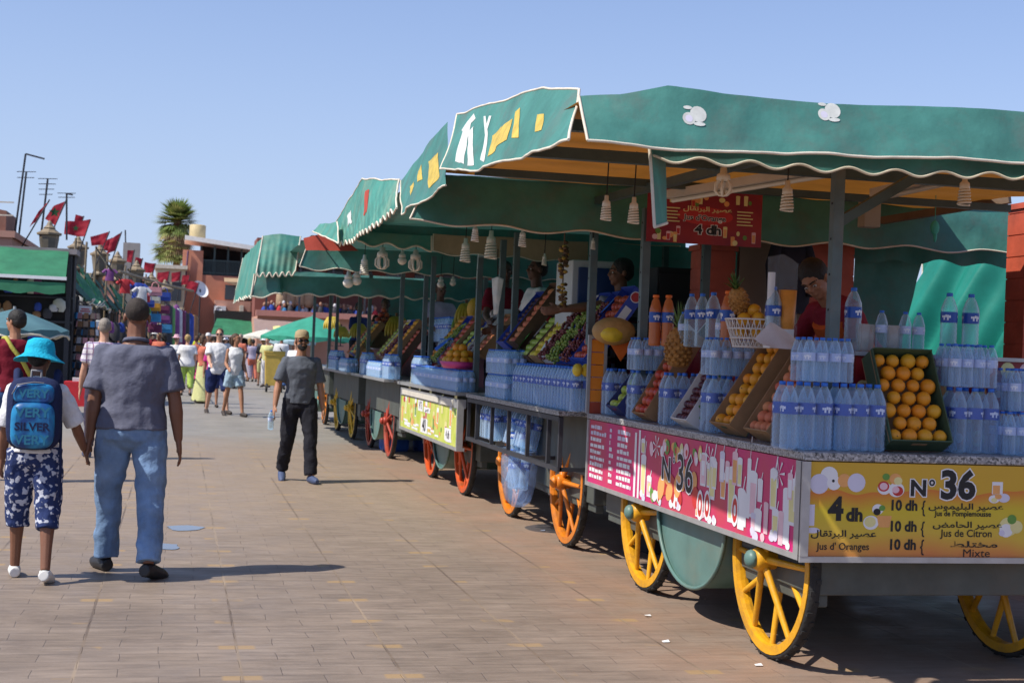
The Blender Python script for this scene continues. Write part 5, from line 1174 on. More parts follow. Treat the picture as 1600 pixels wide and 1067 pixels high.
# along the magenta side, near to far
def edge_crate(y, w, l, h, tilt, **k):
    c, s_ = math.cos(R(tilt)), math.sin(R(tilt)); return crate((2.89+h*s_, y+w, CT+.004), (0, -1, 0), (c, 0, s_), w, l, h, **k)
edge_crate(6.66, .30, .50, .11, 57, m=M_card, label='brown crate of peaches next to the corner water pack', fruit='peach')
edge_crate(7.15, .30, .58, .12, 57, m=M_card, inner=M_gcard, label='brown crate of oranges leaning over the magenta panel', fruit='orange')
edge_crate(7.82, .27, .60, .10, 58, m=M_cardw, label='white printed crate of dark plums above the black 36', fruit='plum', side=sideprint(dots=4))
edge_crate(8.58, .26, .62, .10, 60, m=M_card, inner=M_mar, label='brown crate of red apples between two water packs', fruit='red apple')
edge_crate(9.16, .26, .42, .11, 52, m=M_navy, inner=M_mar, label='navy crate of green apples with a round white seal', fruit='apple', side=sideprint(disc=1))
crate(Vector((3.24, 9.50, 1.42)), (0, -1, 0), (math.cos(R(50)), 0, math.sin(R(50))), .30, .46, .11, M_mar, 'maroon crate of green apples high beside the price board', 'apple', inner=M_cardw, side=sideprint(band=0))
for (x, y, l) in ((3.06, 7.64, 'large bottle six-pack between the plum crate and the orange crate'), (3.06, 8.37, 'large bottle six-pack between the red apple crate and the plum crate'),
                  (3.06, 9.02, 'large bottle six-pack between the navy crate and the red apple crate'), (3.06, 9.60, 'large bottle six-pack beside the price board')):
    bigpack((x, y, CT), 0, l)
for (x, y, l) in ((3.06, 7.64, 'small bottle pack stacked between the plum crate and the orange crate'), (3.06, 9.02, 'small bottle pack stacked between the navy crate and the red apple crate')):
    smlpack((x, y, CT+.327), 0, l)
# shelf
SZ = 1.577
def on_shelf(px, Y): return Vector((at(px, 545, Y=Y).x, Y, SZ))
single('b', on_shelf(1331, 6.70), 'large water bottle standing alone right of the green post', .4)
single('s', on_shelf(1376, 6.70), 'small water bottle right of the stack of plain glasses', 1)
single('s', on_shelf(1413, 6.72), 'small water bottle, left one of a pair on the shelf before the dark curtain', 2); single('s', on_shelf(1434, 6.74), 'small water bottle, right one of a pair on the shelf before the dark curtain', 3)
single('b', on_shelf(1481, 6.72), 'large water bottle, left one of a pair before the sunlit tarpaulin', 1.3); single('b', on_shelf(1515, 6.72), 'large water bottle, right one of a pair before the sunlit tarpaulin', 2.2)
single('b', on_shelf(1206, 7.0), 'large water bottle behind the bag of straws', 2.2)
for i, (px, Y) in enumerate(((1022, 8.6), (1042, 8.55))): single('j', on_shelf(px, Y), ('left' if i == 0 else 'right')+' of two orange drink bottles on the shelf near the green post', i*2.1)
for i, (px, Y, k) in enumerate(((1078, 8.2, 'b'), (1095, 8.1, 'b'), (1112, 7.9, 'b'), (1125, 7.7, 's'), (1135, 7.65, 'j'), (1066, 8.3, 's'))):
    single(k, on_shelf(px, Y), ORD[i]+' bottle from the pineapple in the cluster left of the fruit basket', i*1.7)
M_glass = mk('plain drinking glass', (.6, .62, .62), .08, 0, spec=.8, alpha=.35)
GL = MB().lathe([(.001, .004), (.028, 0), (.036, .14), (.033, .14), (.026, .008)], n=16).mesh('drinking_glass', M_glass)
for i, (px, Y) in enumerate(((1347, 6.66), (1356, 6.72), (1393, 6.68), (1400, 6.75))):
    obj('drinking_glass', GL, None, on_shelf(px, Y), None, 'plain glass on the shelf %s' % ('left of the small bottle' if i < 2 else 'right of the small bottle')+(', nearer one' if i % 2 == 0 else ', farther one'), 'glass', 'drinking glasses on the shelf')
# basket with oranges and pineapple
bp = on_shelf(1174, 7.15)
t = empty('wire_basket', bp, 0, 'white wire fruit basket on the shelf under the price poster', 'basket')
b = MB()
for z, r in ((.004, .10), (.05, .115), (.10, .13), (.15, .145)): b.tube([(r*math.cos(a), r*math.sin(a), z) for a in [2*math.pi*i/28 for i in range(28)]], .005, 5, closed=True)
for i in range(28):
    a = 2*math.pi*i/28; 
    for d_ in (.35, -.35): b.tube([(.10*math.cos(a), .10*math.sin(a), .004), (.145*math.cos(a+d_), .145*math.sin(a+d_), .15)], .003, 4)
b.build('wire_mesh', mk('white plastic wire', (.6, .58, .56), .45, .1), t)
for i, (dx, dy, dz) in enumerate(((-.07, -.05, .15), (.0, -.08, .155), (.07, -.04, .15), (-.03, .04, .16), (.05, .05, .155), (0, -.02, .2), (-.06, .0, .08), (.06, .0, .08), (0, -.07, .08))):
    fruit_obj('orange', Matrix.Translation(bp+Vector((dx, dy, dz))), 'orange piled in the white wire basket', 'oranges in the wire basket')
pineapple(bp+Vector((-.04, .06, .19)), 'pineapple lying on top of the wire basket', (.5, -.5), .8)
pineapple(on_shelf(1060, 8.35)+Vector((0, 0, -.13)), 'tall pineapple standing between the bottles and the plum crate', (0, 0), 1.25)
M_cups = mk('orange and yellow paper cups', (.75, .3, .05), .5, .25, 6)
p = on_shelf(1224, 6.95); t = empty('straw_bag', p, 0, 'clear plastic bag with orange and yellow juice cups beside the jacket', 'cup bag')
fn, b = cloth([(-.10, 0, .47), (.0, .02, .5), (.08, 0, .46)], [(-.09, 0, .0), (.08, 0, .0)], 14, 14, .06, 41); b.build('bag_front', mk('wrinkled clear bag', (.6, .62, .66), .15, .2, 9, .6, 18, spec=.9, alpha=.16), t)
b = MB(); b.lathe([(.001, .0), (.036, .0), (.048, .29), (.042, .29), (.001, .27)], (.035, .05, .02), 16, 0); b.lathe([(.001, .0), (.02, .0), (.02, .3)], (-.06, .05, .1), 10, 1); b.build('paper_cups', [M_cups, M_white], t)
p = on_shelf(1222, 6.62); fn, b = cloth([(-.11, .1, .03), (-.02, .1, .13), (.13, .1, .05)], [(-.10, -.04, .0), (.10, -.04, .0)], 12, 8, .05, 43)
b.build('plastic_bag', mk('white plastic bag', (.6, .6, .62), .4, .1, trans=.2), None, p, label='crumpled white bag on the shelf edge above the corner packs', cat='plastic bag')
b = MB(); b.box2((0, 0, 0), (.13, .09, .10)); b.box2((.01, -.001, .03), (.12, -.0005, .07), 1); b.build('tissue_box', [M_cardw, M_pinkwhite], None, on_shelf(1203, 6.85), label='white tissue pack left of the crumpled bag', cat='tissue pack')
# price board at the far end of the magenta side
p = at(919, 640, Y=9.74); t = empty('price_board', (p.x-.02, 9.72, CT), 0, 'white framed board of orange price squares at the end of the magenta counter', 'price board')
b = MB(); b.box2((0, 0, 0), (.022, .03, .53)); b.box2((.118, 0, 0), (.14, .03, .53)); b.box2((0, 0, .531), (.38, .03, .556)); b.build('frame', M_alu, t)
MB().box2((.0225, .008, .0), (.1175, .02, .08)).build('panel_base', M_brick, t)
for i in range(5): MB().box2((.0225, .006, .082+i*.089), (.1175, .022, .166+i*.089)).build('price_square', mk('orange price card', (.75, .25, .02), .5, .1), t)
b = MB(); b.M = frame_m((.142, .012, .528), (1, 0, 0), (0, 0, 1)); b.prism([(0, 0), (.20, 0), (.10, -.15)], .012); b.build('pennant', mk('orange pennant', (.75, .16, .02), .5, .1), t)
t = empty('straw_hat', at(962, 522, Y=9.6)+Vector((0, .05, .0)), 0, 'round tan melon half resting on top of the price board', 'melon half'); t.name = 'melon_half'
b = MB(); b.ell((0, 0, .02), (.16, .12, .10), 16, 10); b.build('rind', mk('tan melon rind', (.42, .25, .09), .6, .2, 20), t)
MB().ell((-.03, -.07, .0), (.09, .06, .06), 14, 8).build('yellow_flesh', F_le, t)
# poster and hung things
p0, p1 = at(1012, 318, Y=9.0), at(1192, 300, Y=9.0)
wq = p1.x-p0.x; t = empty('price_poster', (p0.x, 9.0, at(1100, 382, Y=9.0).z), 0, 'maroon juice poster with fruit and the price 4 dh hung under the roof', 'poster')
MB().box2((0, 0, 0), (wq, .008, .36)).build('poster_sheet', M_maroon, t); ps = KIDS[t.name][-1]
s = Sheet((0, -.0002, 0), (1, 0, 0), (0, 0, 1)); q = random.Random(21)
for i in range(34):
    x, y = q.uniform(.03, wq-.03), q.choice((q.uniform(.02, .1), q.uniform(.26, .34)))
    if wq*.38 < x < wq*.66 and y < .2: continue
    if q.random() < .35: s.glass(x, y-.02, q.uniform(.05, .075), .03, q.choice((2, 3, 5)), q.choice((3, 1, 2)), False)
    else: s.disc(x, y, q.uniform(.012, .024), q.uniform(.012, .02), q.choice((2, 3, 3, 4, 1)), 12)
s.disc(wq*.5, .19, .20, .06, 5, 24)
s.text(arabic('عصير البرتقال'), wq*.52, .235, .042, 3, .001, 1.5); s.text("Jus d'Orange", wq*.5, .175, .05, 6, .001, 1.15, outline=.002); s.text('4 dh', wq*.53, .095, .085, 6, .003, 1.25, outline=.004)
for i in range(5): s.rect(wq*.78, .14+i*.022, wq*(.92-.02*(i % 2)), .148+i*.022, 3); s.rect(wq*.10, .14+i*.022, wq*(.28-.02*(i % 2)), .148+i*.022, 3)
s.build('lettering', ps)
b = MB(); b.tube([(.03, .004, .36), (.03, .004, .75)], .003, 4); b.tube([(wq-.03, .004, .36), (wq-.03, .004, .75)], .003, 4); b.build('hanging_cord', M_dark, t)
def jacket(p, label):
    t = empty('jacket', p, 0, label, 'jacket', scale=.78); m = mk('dark navy cloth', (.008, .009, .02), .85, .3, 6)
    rs = []
    for z, wd, dp in ((0, .03, .02), (-.06, .10, .05), (-.16, .17, .09), (-.35, .19, .11), (-.55, .20, .11), (-.78, .21, .10)):
        rs.append([(wd*math.cos(a)*(1+.12*math.sin(5*a+z*9)), dp*math.sin(a)*(1+.2*math.sin(4*a+z*7)), z) for a in [2*math.pi*i/20 for i in range(20)]])
    MB().rings(rs[::-1]).build('coat_body', m, t)
    for sx_ in (-1, 1): MB().tube([(sx_*.14, -.03, -.14), (sx_*.2, -.05, -.35), (sx_*.19, -.06, -.62)], [.055, .06, .045], 10).build('sleeve', m, t)
    MB().tube([(0, .03, .02), (0, .1, .08), (0, .22, .08)], .006, 6).build('hook', M_alu, t)
pj = at(1236, 358, Y=9.55); jacket(pj, 'dark jacket hanging on the beige wall beside the red pillar')
def window_thing(px0, py0, px1, py1, Y, label):
    a, c = at(px0, py1, Y=Y), at(px1, py0, Y=Y); t = empty('electric_panel', a, 0, label, 'wall panel'); wd, h = c.x-a.x, c.z-a.z
    MB().box2((0, 0, 0), (wd, .03, h)).build('panel_plate', mk('grey wall panel', (.25, .23, .22), .5, .15), t)
    b = MB(); b.box2((wd*.48, -.012, 0), (wd*.52, -.0005, h)); b.box2((-.01, -.012, -.02), (wd+.01, -.0005, -.002)); b.box2((0, -.012, h*.3), (wd, -.0025, h*.34)); b.build('panel_bars', M_dark, t)
window_thing(1269, 302, 1302, 360, 9.69, 'small barred grey panel fixed on the red pillar')
def batten(pa, pb, label):
    t = empty('light_batten', pa, 0, label, 'strip light', 'fluorescent strip lights under the roof'); d = Vector(pb)-Vector(pa)
    m = mk('cream lamp housing', (.55, .5, .44), .5, .1); MB().sq((0, 0, 0), d, .09, .05).build('housing', m, t)
    MB().tube([Vector((0, 0, -.04))+d*.03, Vector((0, 0, -.04))+d*.97], .014, 8).build('tube', M_bulb, t)
batten(at(1045, 305, Y=8.6), at(1300, 262, Y=7.2), 'cream strip light slanting above the price poster')
batten(at(1368, 302, Y=8.2), at(1500, 272, Y=7.4), 'cream strip light slanting right of the green post')
pa, pb = at(1378, 345, Y=9.4), at(1578, 312, Y=8.7); MB().sq(pa, pb, .06, .05).build('roof_batten', mk('brown timber', (.16, .10, .06), .7, .2), None, label='brown timber batten between two red pillars under the roof', cat='batten')
pa = at(1363, 355, Y=8.6); b = MB().box2((-.06, 0, 0), (.06, .1, .19)); b.build('meter_box', mk('beige box', (.36, .31, .25), .6, .1), None, pa, label='beige meter box hanging at the end of the timber batten', cat='meter box', bev=.008)
pa = at(1460, 372, Y=8.8); b = MB(); b.ell((0, 0, .07), (.035, .02, .05), 10, 8); b.ell((.005, 0, .02), (.015, .012, .05), 8, 6); b.tube([(0, 0, .11), (0, 0, .3)], .003, 4); b.build('cloth_scrap', mk('turquoise rag', (.06, .42, .36), .7, .1), None, pa, label='small turquoise rag hanging from the timber batten', cat='rag')
# hanging bulbs
def spiral_bulb(px, py0, py1, Y, label, kind='spiral', top=2.62):
    a, c = at(px, py0, Y=Y), at(px, py1, Y=Y); h = a.z-c.z; t = empty('light_bulb', (a.x, Y, c.z), 0, label, 'light bulb', 'bulbs hanging from the stall roofs')
    r = h*(.2 if kind == 'spiral' else .3)
    if kind == 'spiral':
        pts = [(r*(1-.25*(i/60))*math.cos(i*.52), r*(1-.25*(i/60))*math.sin(i*.52), h*(.03+.5*i/60)) for i in range(61)]
        MB().tube(pts, h*.042, 6).build('spiral_tube', M_bulb, t)
    elif kind == 'tubes':
        b = MB()
        for k in range(6):
            a_ = k*1.047; x, y = r*math.cos(a_), r*math.sin(a_)
            b.tube([(x*.6, y*.6, h*.55), (x, y, h*.40), (x, y, h*.15), (x*.5, y*.5, h*.02), (0, 0, 0)], h*.05, 6)
        b.build('bent_tubes', M_bulb, t)
    else: MB().ell((0, 0, h*.3), (r*1.1, r*1.1, h*.3), 14, 10).build('globe', M_bulb, t)
    MB().lathe([(r*.5, h*.5), (r*.85, h*.56), (r*.8, h*.74), (r*.45, h*.8), (r*.4, h*.99), (.001, h)], n=12).build('socket', M_bulb, t)
    MB().tube([(0, 0, h), (.005, 0, top-c.z)], .004, 5).build('cord', M_dark, t)
for a in ((1131, 262, 306, 6.9, 'bent tube bulb hanging before the strip light above the poster', 'tubes'), (1231, 282, 331, 6.9, 'white spiral bulb hanging between the poster and the green post'),
          (1508, 274, 322, 6.7, 'white spiral bulb hanging at the right before the dark curtain'), (948, 305, 345, 7.4, 'left one of two spiral bulbs under the orange roof lining'), (991, 308, 350, 7.4, 'right one of two spiral bulbs under the orange roof lining'),
          (743, 350, 378, 9.55, 'small spiral bulb under the second awning, farthest left'), (768, 360, 405, 11.5, 'long spiral bulb left of the orange post'), (728, 372, 410, 11.7, 'long spiral bulb before the beige valance, left side'),
          (817, 357, 386, 9.6, 'spiral bulb right of the orange post under the scalloped edge'), (851, 396, 415, 12, 'spiral bulb above the white shirted vendor'), (927, 372, 390, 9.75, 'spiral bulb beside the post of the second stall'),
          (570, 398, 430, 15.2, 'spiral bulb hanging left of the round bulbs of the third stall'), (598, 386, 420, 14.2, 'bulbous bent tube lamp left of the globe lamp', 'tubes'), (629, 392, 414, 14.3, 'white globe lamp between two bent tube lamps', 'globe'),
          (650, 390, 423, 14.0, 'bulbous bent tube lamp right of the globe lamp', 'tubes'), (545, 424, 450, 17.3, 'left one of two lamps under the fourth stall roof', 'globe'), (558, 422, 446, 17.3, 'right one of two lamps under the fourth stall roof', 'globe'),
          (689, 432, 450, 16.8, 'white lamp above the far lilac shirted vendor', 'globe'), (708, 432, 447, 16.8, 'reddish white lamp right of the one above the lilac shirted vendor', 'globe')):
    spiral_bulb(*a)
# ---------------------------------------------------------------- second cart
bx_ = lambda px, py, X=3.5: at(px, py, X=X)
def stand_(px, py, z0, label, r=.08, X=3.5):
    p = at(px, py, X=X); h = p.z-z0
    if h < .02: return
    b = MB(); b.tube([(0, 0, 0), (0, 0, h-.012)], .012, 6); b.lathe([(.001, 0), (.07, 0), (.07, .012), (.001, .014)], n=12); b.lathe([(.001, h-.014), (r, h-.012), (r, h-.002), (.001, h-.001)], n=14)
    b.build('fruit_stand', M_rack, None, (p.x, p.y, z0+.002), label=label, cat='fruit stand', group='thin fruit stands in the stalls')
def pk(x, y, n, row): bigpack((x, y, CT), H90, '%s six-pack of large bottles from the near end, %s row, second cart' % (ORD[n], row))
for i in range(7): pk(2.85, 9.98+.27*i, i, 'front')
for i in range(5): pk(3.06, 10.0+.27*i, i, 'rear')
for i in range(3): smlpack((2.83, 12.0+.27*i, CT), H90, '%s lower small bottle pack on the far half of the second cart' % ORD[i])
for i in range(3): smlpack((2.83, 12.0+.27*i, CT+.217), H90, '%s upper small bottle pack on the far half of the second cart' % ORD[i])
def raised(X, y, z, w, l, h, tilt, **k):
    c, s_ = math.cos(R(tilt)), math.sin(R(tilt)); return crate((X, y+w, z), (0, -1, 0), (c, 0, s_), w, l, h, **k)
RZ = CT+.33
raised(2.95, 9.93, RZ, .34, .66, .10, 55, m=M_blue, label='blue crate of red apples with a red brand sign', fruit='red apple', side=sideprint(txt='Rivoira'))
raised(2.95, 10.32, RZ, .30, .66, .09, 52, m=M_blue, inner=M_mar, label='crate of red grapes behind the blue crate', fruit='red grapes')
raised(2.95, 10.66, RZ, .32, .66, .09, 52, m=M_blue, inner=M_mar, label='blue lined crate of green grapes in the second stall', fruit='grapes')
raised(2.95, 11.02, RZ, .30, .66, .09, 50, m=M_cardw, inner=M_mar, label='white crate of dark grapes beside the green leaves', fruit='red grapes')
raised(2.95, 11.38, RZ, .30, .66, .09, 50, m=M_card, label='brown crate of lemons in the second stall', fruit='lemon')
raised(2.95, 11.74, RZ, .30, .66, .09, 50, m=M_dwood, label='dark crate of green apples in the second stall', fruit='apple')
raised(2.95, 12.12, RZ+.11, .32, .66, .11, 54, m=M_dwood, label='dark wooden crate of peaches leaning under the hanging towel', fruit='peach')
raised(2.95, 12.6, RZ+.11, .30, .6, .1, 52, m=M_blue, label='blue crate of plums at the far end of the second stall', fruit='plum')
for i, (dx, dy) in enumerate(((0, 0), (.07, .02), (.03, .08))): fruit_obj('lemon', Matrix.Translation(at(902, 578, Y=9.85)+Vector((dx, dy, 0))) @ Matrix.Scale(1.25, 4), 'yellow lemon beside the blue crate at the price board', 'lemons beside the blue crate')
watermelon_half(bx_(862, 492), (.75, -.5, 0), 'cut half watermelon showing red flesh above the green grapes', .8); stand_(862, 492, 1.50, 'thin stand under the half watermelon of the second stall', .09)
for i, px in enumerate((826, 842, 896, 908)): single('b', Vector((3.56, at(px, 500, X=3.56).y, 1.502)), '%s large bottle from the left on the shelf of the second stall' % ORD[i], i)
def towel(p, label):
    fn, b = cloth([(-.045, 0, 0), (.0, -.02, .02), (.05, 0, 0)], [(-.02, 0, -.30), (.012, 0, -.29)], 16, 20, .03, 44, freq=5)
    o = b.build('towel', mk('white towel', (.7, .69, .66), .8, .1, 10, .2, 60), None, p, label=label, cat='towel', solid=.01)
    MB().tube([(0, 0, .0), (0, .02, .25)], .004, 5).build('towel_cord', M_dark, o)
towel(at(777, 436, Y=11.6), 'white towel hanging between two posts of the second stall')
p = at(882, 378, Y=10.6); b = MB(); q = random.Random(8)
for i in range(60): b.ell((q.uniform(-.03, .03), q.uniform(-.03, .03), -q.random()*.5), (.02, .02, .014), 6, 4, 0 if q.random() < .7 else 1)
b.tube([(0, 0, .15), (0, 0, -.5)], .006, 5); b.build('dried_garland', [mk('dried fruit', (.13, .07, .035), .7, .3), mk('dried yellow fruit', (.4, .25, .05), .7, .3)], None, p, label='string of dried fruit hanging left of the fridge', cat='garland')
p0, p1 = at(893, 510, Y=11.2), at(985, 385, Y=11.2); t = empty('drinks_fridge', (p0.x, 11.2, 0), 0, 'white and blue drinks fridge behind the striped vendor', 'fridge')
MB().box2((0, .04, .3), (p1.x-p0.x, .55, 2.28)).build('fridge_body', mk('white enamel', (.5, .5, .52), .35, .05), t, bev=.01)
MB().box2((.05, .01, .35), (p1.x-p0.x-.04, .039, 1.82)).build('door', mk('blue framed glass door', (.05, .06, .12), .15, .1), t); s = MB().box2((.05, .01, 1.86), (p1.x-p0.x-.04, .039, 2.22)); s.build('sign_board', mk('dark blue sign', (.02, .05, .16), .3, .1), t)
# ---- rack bottles and the hanging sack of bottles
for i, (y, z, l) in enumerate(((12.9, .70, 'far'), (12.55, .70, 'near'))): bigpack((2.86, y, z), H90, '%s one of two bottle six-packs standing in the iron rack' % l)
for i, (y, z, rx) in enumerate(((11.95, .70, 0), (11.6, .70, 0))):
    o = bigpack((2.86, y, z), H90, '%s large bottle six-pack in the rack over the hanging bottle sack' % ('far' if i == 0 else 'near')); o.rotation_euler = (.22, 0, H90)
pr = []; t = empty('bottle_sack', (2.86, 11.75, .20), 0, 'clear sack full of blue water bottles hanging below the iron rack', 'sack')
for i in range(5):
    for j in range(2):
        for k in range(1):
            b = obj('bottle', BIG[0], t, (-.02+.09*k+.05*j*(i % 2), -.24+.12*i, .12+.25*j+.02*(i % 3)+.02*abs(i-2)), rot=(.25*(i-2)*.5, .15, i*1.7)); obj('cap', BIG[1], b)
rg = []
for z, wy, wx in ((.0, .10, .05), (.05, .22, .10), (.18, .30, .13), (.36, .33, .14), (.48, .34, .13)):
    rg.append([(wx*math.cos(a), wy*math.sin(a), z) for a in [2*math.pi*i/24 for i in range(24)]])
MB().rings(rg).build('sack_film', mk('pale blue film', (.45, .6, .85), .15, .2, 9, .5, 14, spec=.7, alpha=.3), t)
# ---------------------------------------------------------------- third cart
for i in range(10): smlpack((2.78, 13.9+.265*i, CT), H90, '%s small bottle pack from the near end along the front of the third cart' % ORD[i])
for i in range(2): bigpack((2.84, 16.65+.27*i, CT), H90, '%s large bottle six-pack at the far end of the third cart' % ('nearer' if i == 0 else 'farther'))
for i in range(3): bigpack((3.1, 16.1+.27*i, CT+.22), H90, '%s raised six-pack of large bottles behind the front packs of the third cart' % ORD[i])
tp_ = (2.80, 14.25, CT+.225); t = empty('fruit_tray', tp_, 0, 'pink plastic tray heaped with oranges above the lime panel', 'tray')
MB().lathe([(.001, .0), (.20, .0), (.25, .07), (.24, .07), (.19, .01)], n=24).build('tray_bowl', mk('magenta plastic', (.55, .04, .2), .4, .1), t); t.scale = (.8, 1.35, 1)
q = random.Random(6)
for lv, n, rx, ry in ((0, 12, .13, .24), (1, 8, .09, .17), (2, 4, .04, .08), (0, 5, .05, .1)):
    for i in range(n):
        a = 2*math.pi*i/n+lv
        fruit_obj('orange', Matrix.Translation(Vector(tp_)+Vector((rx*math.cos(a), ry*math.sin(a), .075+.066*lv))) @ Matrix.Scale(1.3+q.uniform(-.05, .05), 4), 'large orange heaped on the pink tray of the third cart', 'oranges heaped on the pink tray')
raised(3.0, 15.0, CT+.23, .32, .56, .1, 50, m=M_blue, inner=M_card, label='blue crate of lemons on the third cart', fruit='lemon')
raised(3.0, 15.36, CT+.23, .32, .56, .1, 50, m=M_dwood, label='dark crate of green apples on the third cart', fruit='apple')
raised(3.0, 13.9, CT+.33, .34, .52, .1, 50, m=M_card, label='brown crate of peaches behind the heaped orange tray', fruit='peach')
bk = lambda px, py, Y: at(px, py, Y=Y)
melon(bx_(682, 506), 'large yellow melon standing left of the banana heap', s=1.3); melon(bx_(741, 502), 'yellow melon standing right of the banana heap', s=1.3); stand_(682, 506, 1.48, 'thin stand under the left melon'); stand_(741, 502, 1.48, 'thin stand under the right melon')
ban(bx_(729, 478, 3.46), 'ripe banana bunch on top of the heap between the melons', s=1.5); ban(bx_(722, 492, 3.44), 'green banana bunch hanging down between the two melons', True, s=1.8); ban(bx_(748, 512, 3.42), 'green bananas lower right of the banana heap', True, s=1.5); stand_(727, 478, 1.48, 'tall banana stand between the two melons', .03)
stand_(690, 530, 1.48, 'low stand under the cut watermelon wedge'); watermelon_half(bx_(688, 524, 3.48), (1.2, -.5, 0), 'cut watermelon wedge leaning below the yellow melon', .8)
single('b', Vector((3.42, at(706, 540, X=3.42).y, 1.48)), 'large bottle before the watermelon wedge'); single('b', Vector((3.42, at(736, 540, X=3.42).y, 1.48)), 'large bottle below the right melon')
bw = bx_(652, 518, 3.5); stand_(652, 523, 1.48, 'thin stand under the pale bowl'); t = empty('fruit_bowl', bw, 0, 'pale bowl of red fruit behind the third cart packs', 'bowl'); MB().lathe([(.001, -.1), (.10, -.1), (.2, 0), (.19, 0), (.001, -.07)], n=20).build('bowl_shell', M_pinkwhite, t)
for i in range(12): fruit_obj('pomegranate', Matrix.Translation(bw+Vector((.11*math.cos(i*.9), .11*math.sin(i*.9), .02+.05*(i > 7)))), 'red pomegranate in the pale bowl of the third stall', 'pomegranates in the pale bowl')
stand_(772, 523, 1.5, 'thin stand under the single big orange', .05); fruit_obj('orange', Matrix.Translation(bx_(772, 517)) @ Matrix.Scale(1.7, 4), 'single big orange left of the dark wooden crate', 'orange by the wooden crate')
for y, m, i_, l, fr in ((14.62, M_cardw, M_mar, 'white crate of dark plums on the third cart', 'plum'), (15.72, M_card, M_card, 'brown crate of red apples on the third cart', 'red apple'), (16.08, M_blue, M_mar, 'blue crate of green grapes on the third cart', 'grapes'), (16.45, M_card, M_gcard, 'brown crate of oranges at the far end of the third cart', 'orange')):
    raised(2.98, y, CT+.24, .32, .64, .1, 52, m=m, inner=i_, label=l, fruit=fr)
for y, m, i_, l, fr in ((19.15, M_card, M_gcard, 'brown crate of oranges on the fourth cart', 'orange'), (19.52, M_blue, M_mar, 'blue crate of red grapes on the fourth cart', 'red grapes'), (19.9, M_cardw, M_card, 'white crate of lemons on the fourth cart', 'lemon'), (20.3, M_card, M_card, 'brown crate of green apples on the fourth cart', 'apple')):
    raised(2.88, y, CT+.24, .34, .64, .1, 52, m=m, inner=i_, label=l, fruit=fr)
for y, m, i_, l, fr in ((22.6, M_card, M_gcard, 'brown crate of oranges on the fifth cart', 'orange'), (23.0, M_blue, M_mar, 'blue crate of green apples on the fifth cart', 'apple'), (23.4, M_card, M_card, 'brown crate of peaches on the fifth cart', 'peach')):
    raised(2.82, y, CT+.24, .36, .66, .1, 52, m=m, inner=i_, label=l, fruit=fr)
M_gpap = mk('bright green paper', (.08, .38, .06), .6, .1); M_bpap = mk('blue tissue paper', (.02, .12, .55), .6, .1)
for i, (y, x, z, m, l) in enumerate(((11.0, 3.02, 1.52, M_gpap, 'green paper leaf between the grape crates'), (11.72, 3.04, 1.50, M_bpap, 'blue tissue beside the lemon crate'), (12.08, 2.98, 1.55, M_gpap, 'green paper leaf beside the crate of green apples'), (10.64, 3.05, 1.55, M_bpap, 'blue tissue between green and red grapes'), (10.3, 3.2, 1.84, M_bpap, 'blue tissue at the top of the blue crate'), (11.36, 3.02, 1.53, M_cardw, 'white paper between the dark grapes and the lemons'), (15.34, 3.0, 1.5, M_gpap, 'green paper leaf on the third cart crates'), (16.05, 3.0, 1.5, M_bpap, 'blue tissue on the third cart crates'))):
    fn, b = cloth([(-.02, -.09, .10), (.06, 0, .16), (.0, .09, .09)], [(-.12, -.08, -.03), (-.10, .09, -.02)], 8, 6, .05, i*3.7); b.build('wrapping_paper', m, None, (x, y, z), label=l, cat='wrapping paper')
# ---------------------------------------------------------------- fourth, fifth and sixth carts
for i in range(5): smlpack((2.72, 19.0+.27*i, CT), H90, '%s small bottle pack from the near end along the front of the fourth cart' % ORD[i])
for i in range(6): smlpack((2.95, 20.0+.27*i, CT), H90, '%s small bottle pack from the near end in the back row of the fourth cart' % ORD[i])
for i in range(4): bigpack((2.72, 18.3+.02*0+.27*i if i < 2 else 20.7+.27*(i-2), CT), H90, '%s large bottle six-pack from the near end of the fourth cart' % ORD[i])
for i in range(4): bigpack((3.4, 17.9+.3*i, 1.60), H90, '%s large bottle six-pack from the near end on the high shelf of the fourth stall' % ORD[i])
raised(2.82, 18.75, CT+.02, .32, .75, .1, 55, m=M_dwood, inner=M_red, label='tall dark crate of red apples on the fourth cart', fruit='red apple')
pz = bx_(598, 515, 3.3); t = empty('fruit_stand', pz, 0, 'cardboard stand under the pyramid of pomegranates', 'stand'); MB().box2((-.28, -.2, 1.484-pz.z), (.28, .2, -.04)).build('stand_box', M_card, t)
for lv, n in ((0, 5), (1, 4), (2, 3), (3, 2), (4, 1)):
    for i in range(n):
        for j in range(2): fruit_obj('pomegranate', Matrix.Translation(pz+Vector((-.19+.095*i+.047*lv, -.1+.09*j, .005+.08*lv))), 'red pomegranate in the pyramid of the fourth stall', 'pomegranates in the pyramid')
ban(bx_(620, 498, 3.3), 'ripe banana bunch right of the pomegranate pyramid', s=1.8); stand_(620, 498, 1.48, 'banana stand right of the pomegranate pyramid', .03, 3.3); ban(bx_(560, 508, 3.3), 'banana bunch with dark tips left of the pomegranates', s=1.6); stand_(560, 508, 1.48, 'banana stand left of the pomegranate pyramid', .03, 3.3)
pineapple(Vector((2.9, at(574, 560, X=2.9).y, CT+.002)), 'pineapple standing at the front of the fourth cart counter', (0, 0), 1.9)
watermelon_half(Vector((2.95, 22.9, CT+.18)), (.3, 1.2, 0), 'dark green watermelon standing on the fifth cart', 1.4); watermelon_half(Vector((2.9, 22.35, CT+.16)), (1.2, .8, 0), 'cut dark green melon rind at the near end of the fifth cart', 1.3)
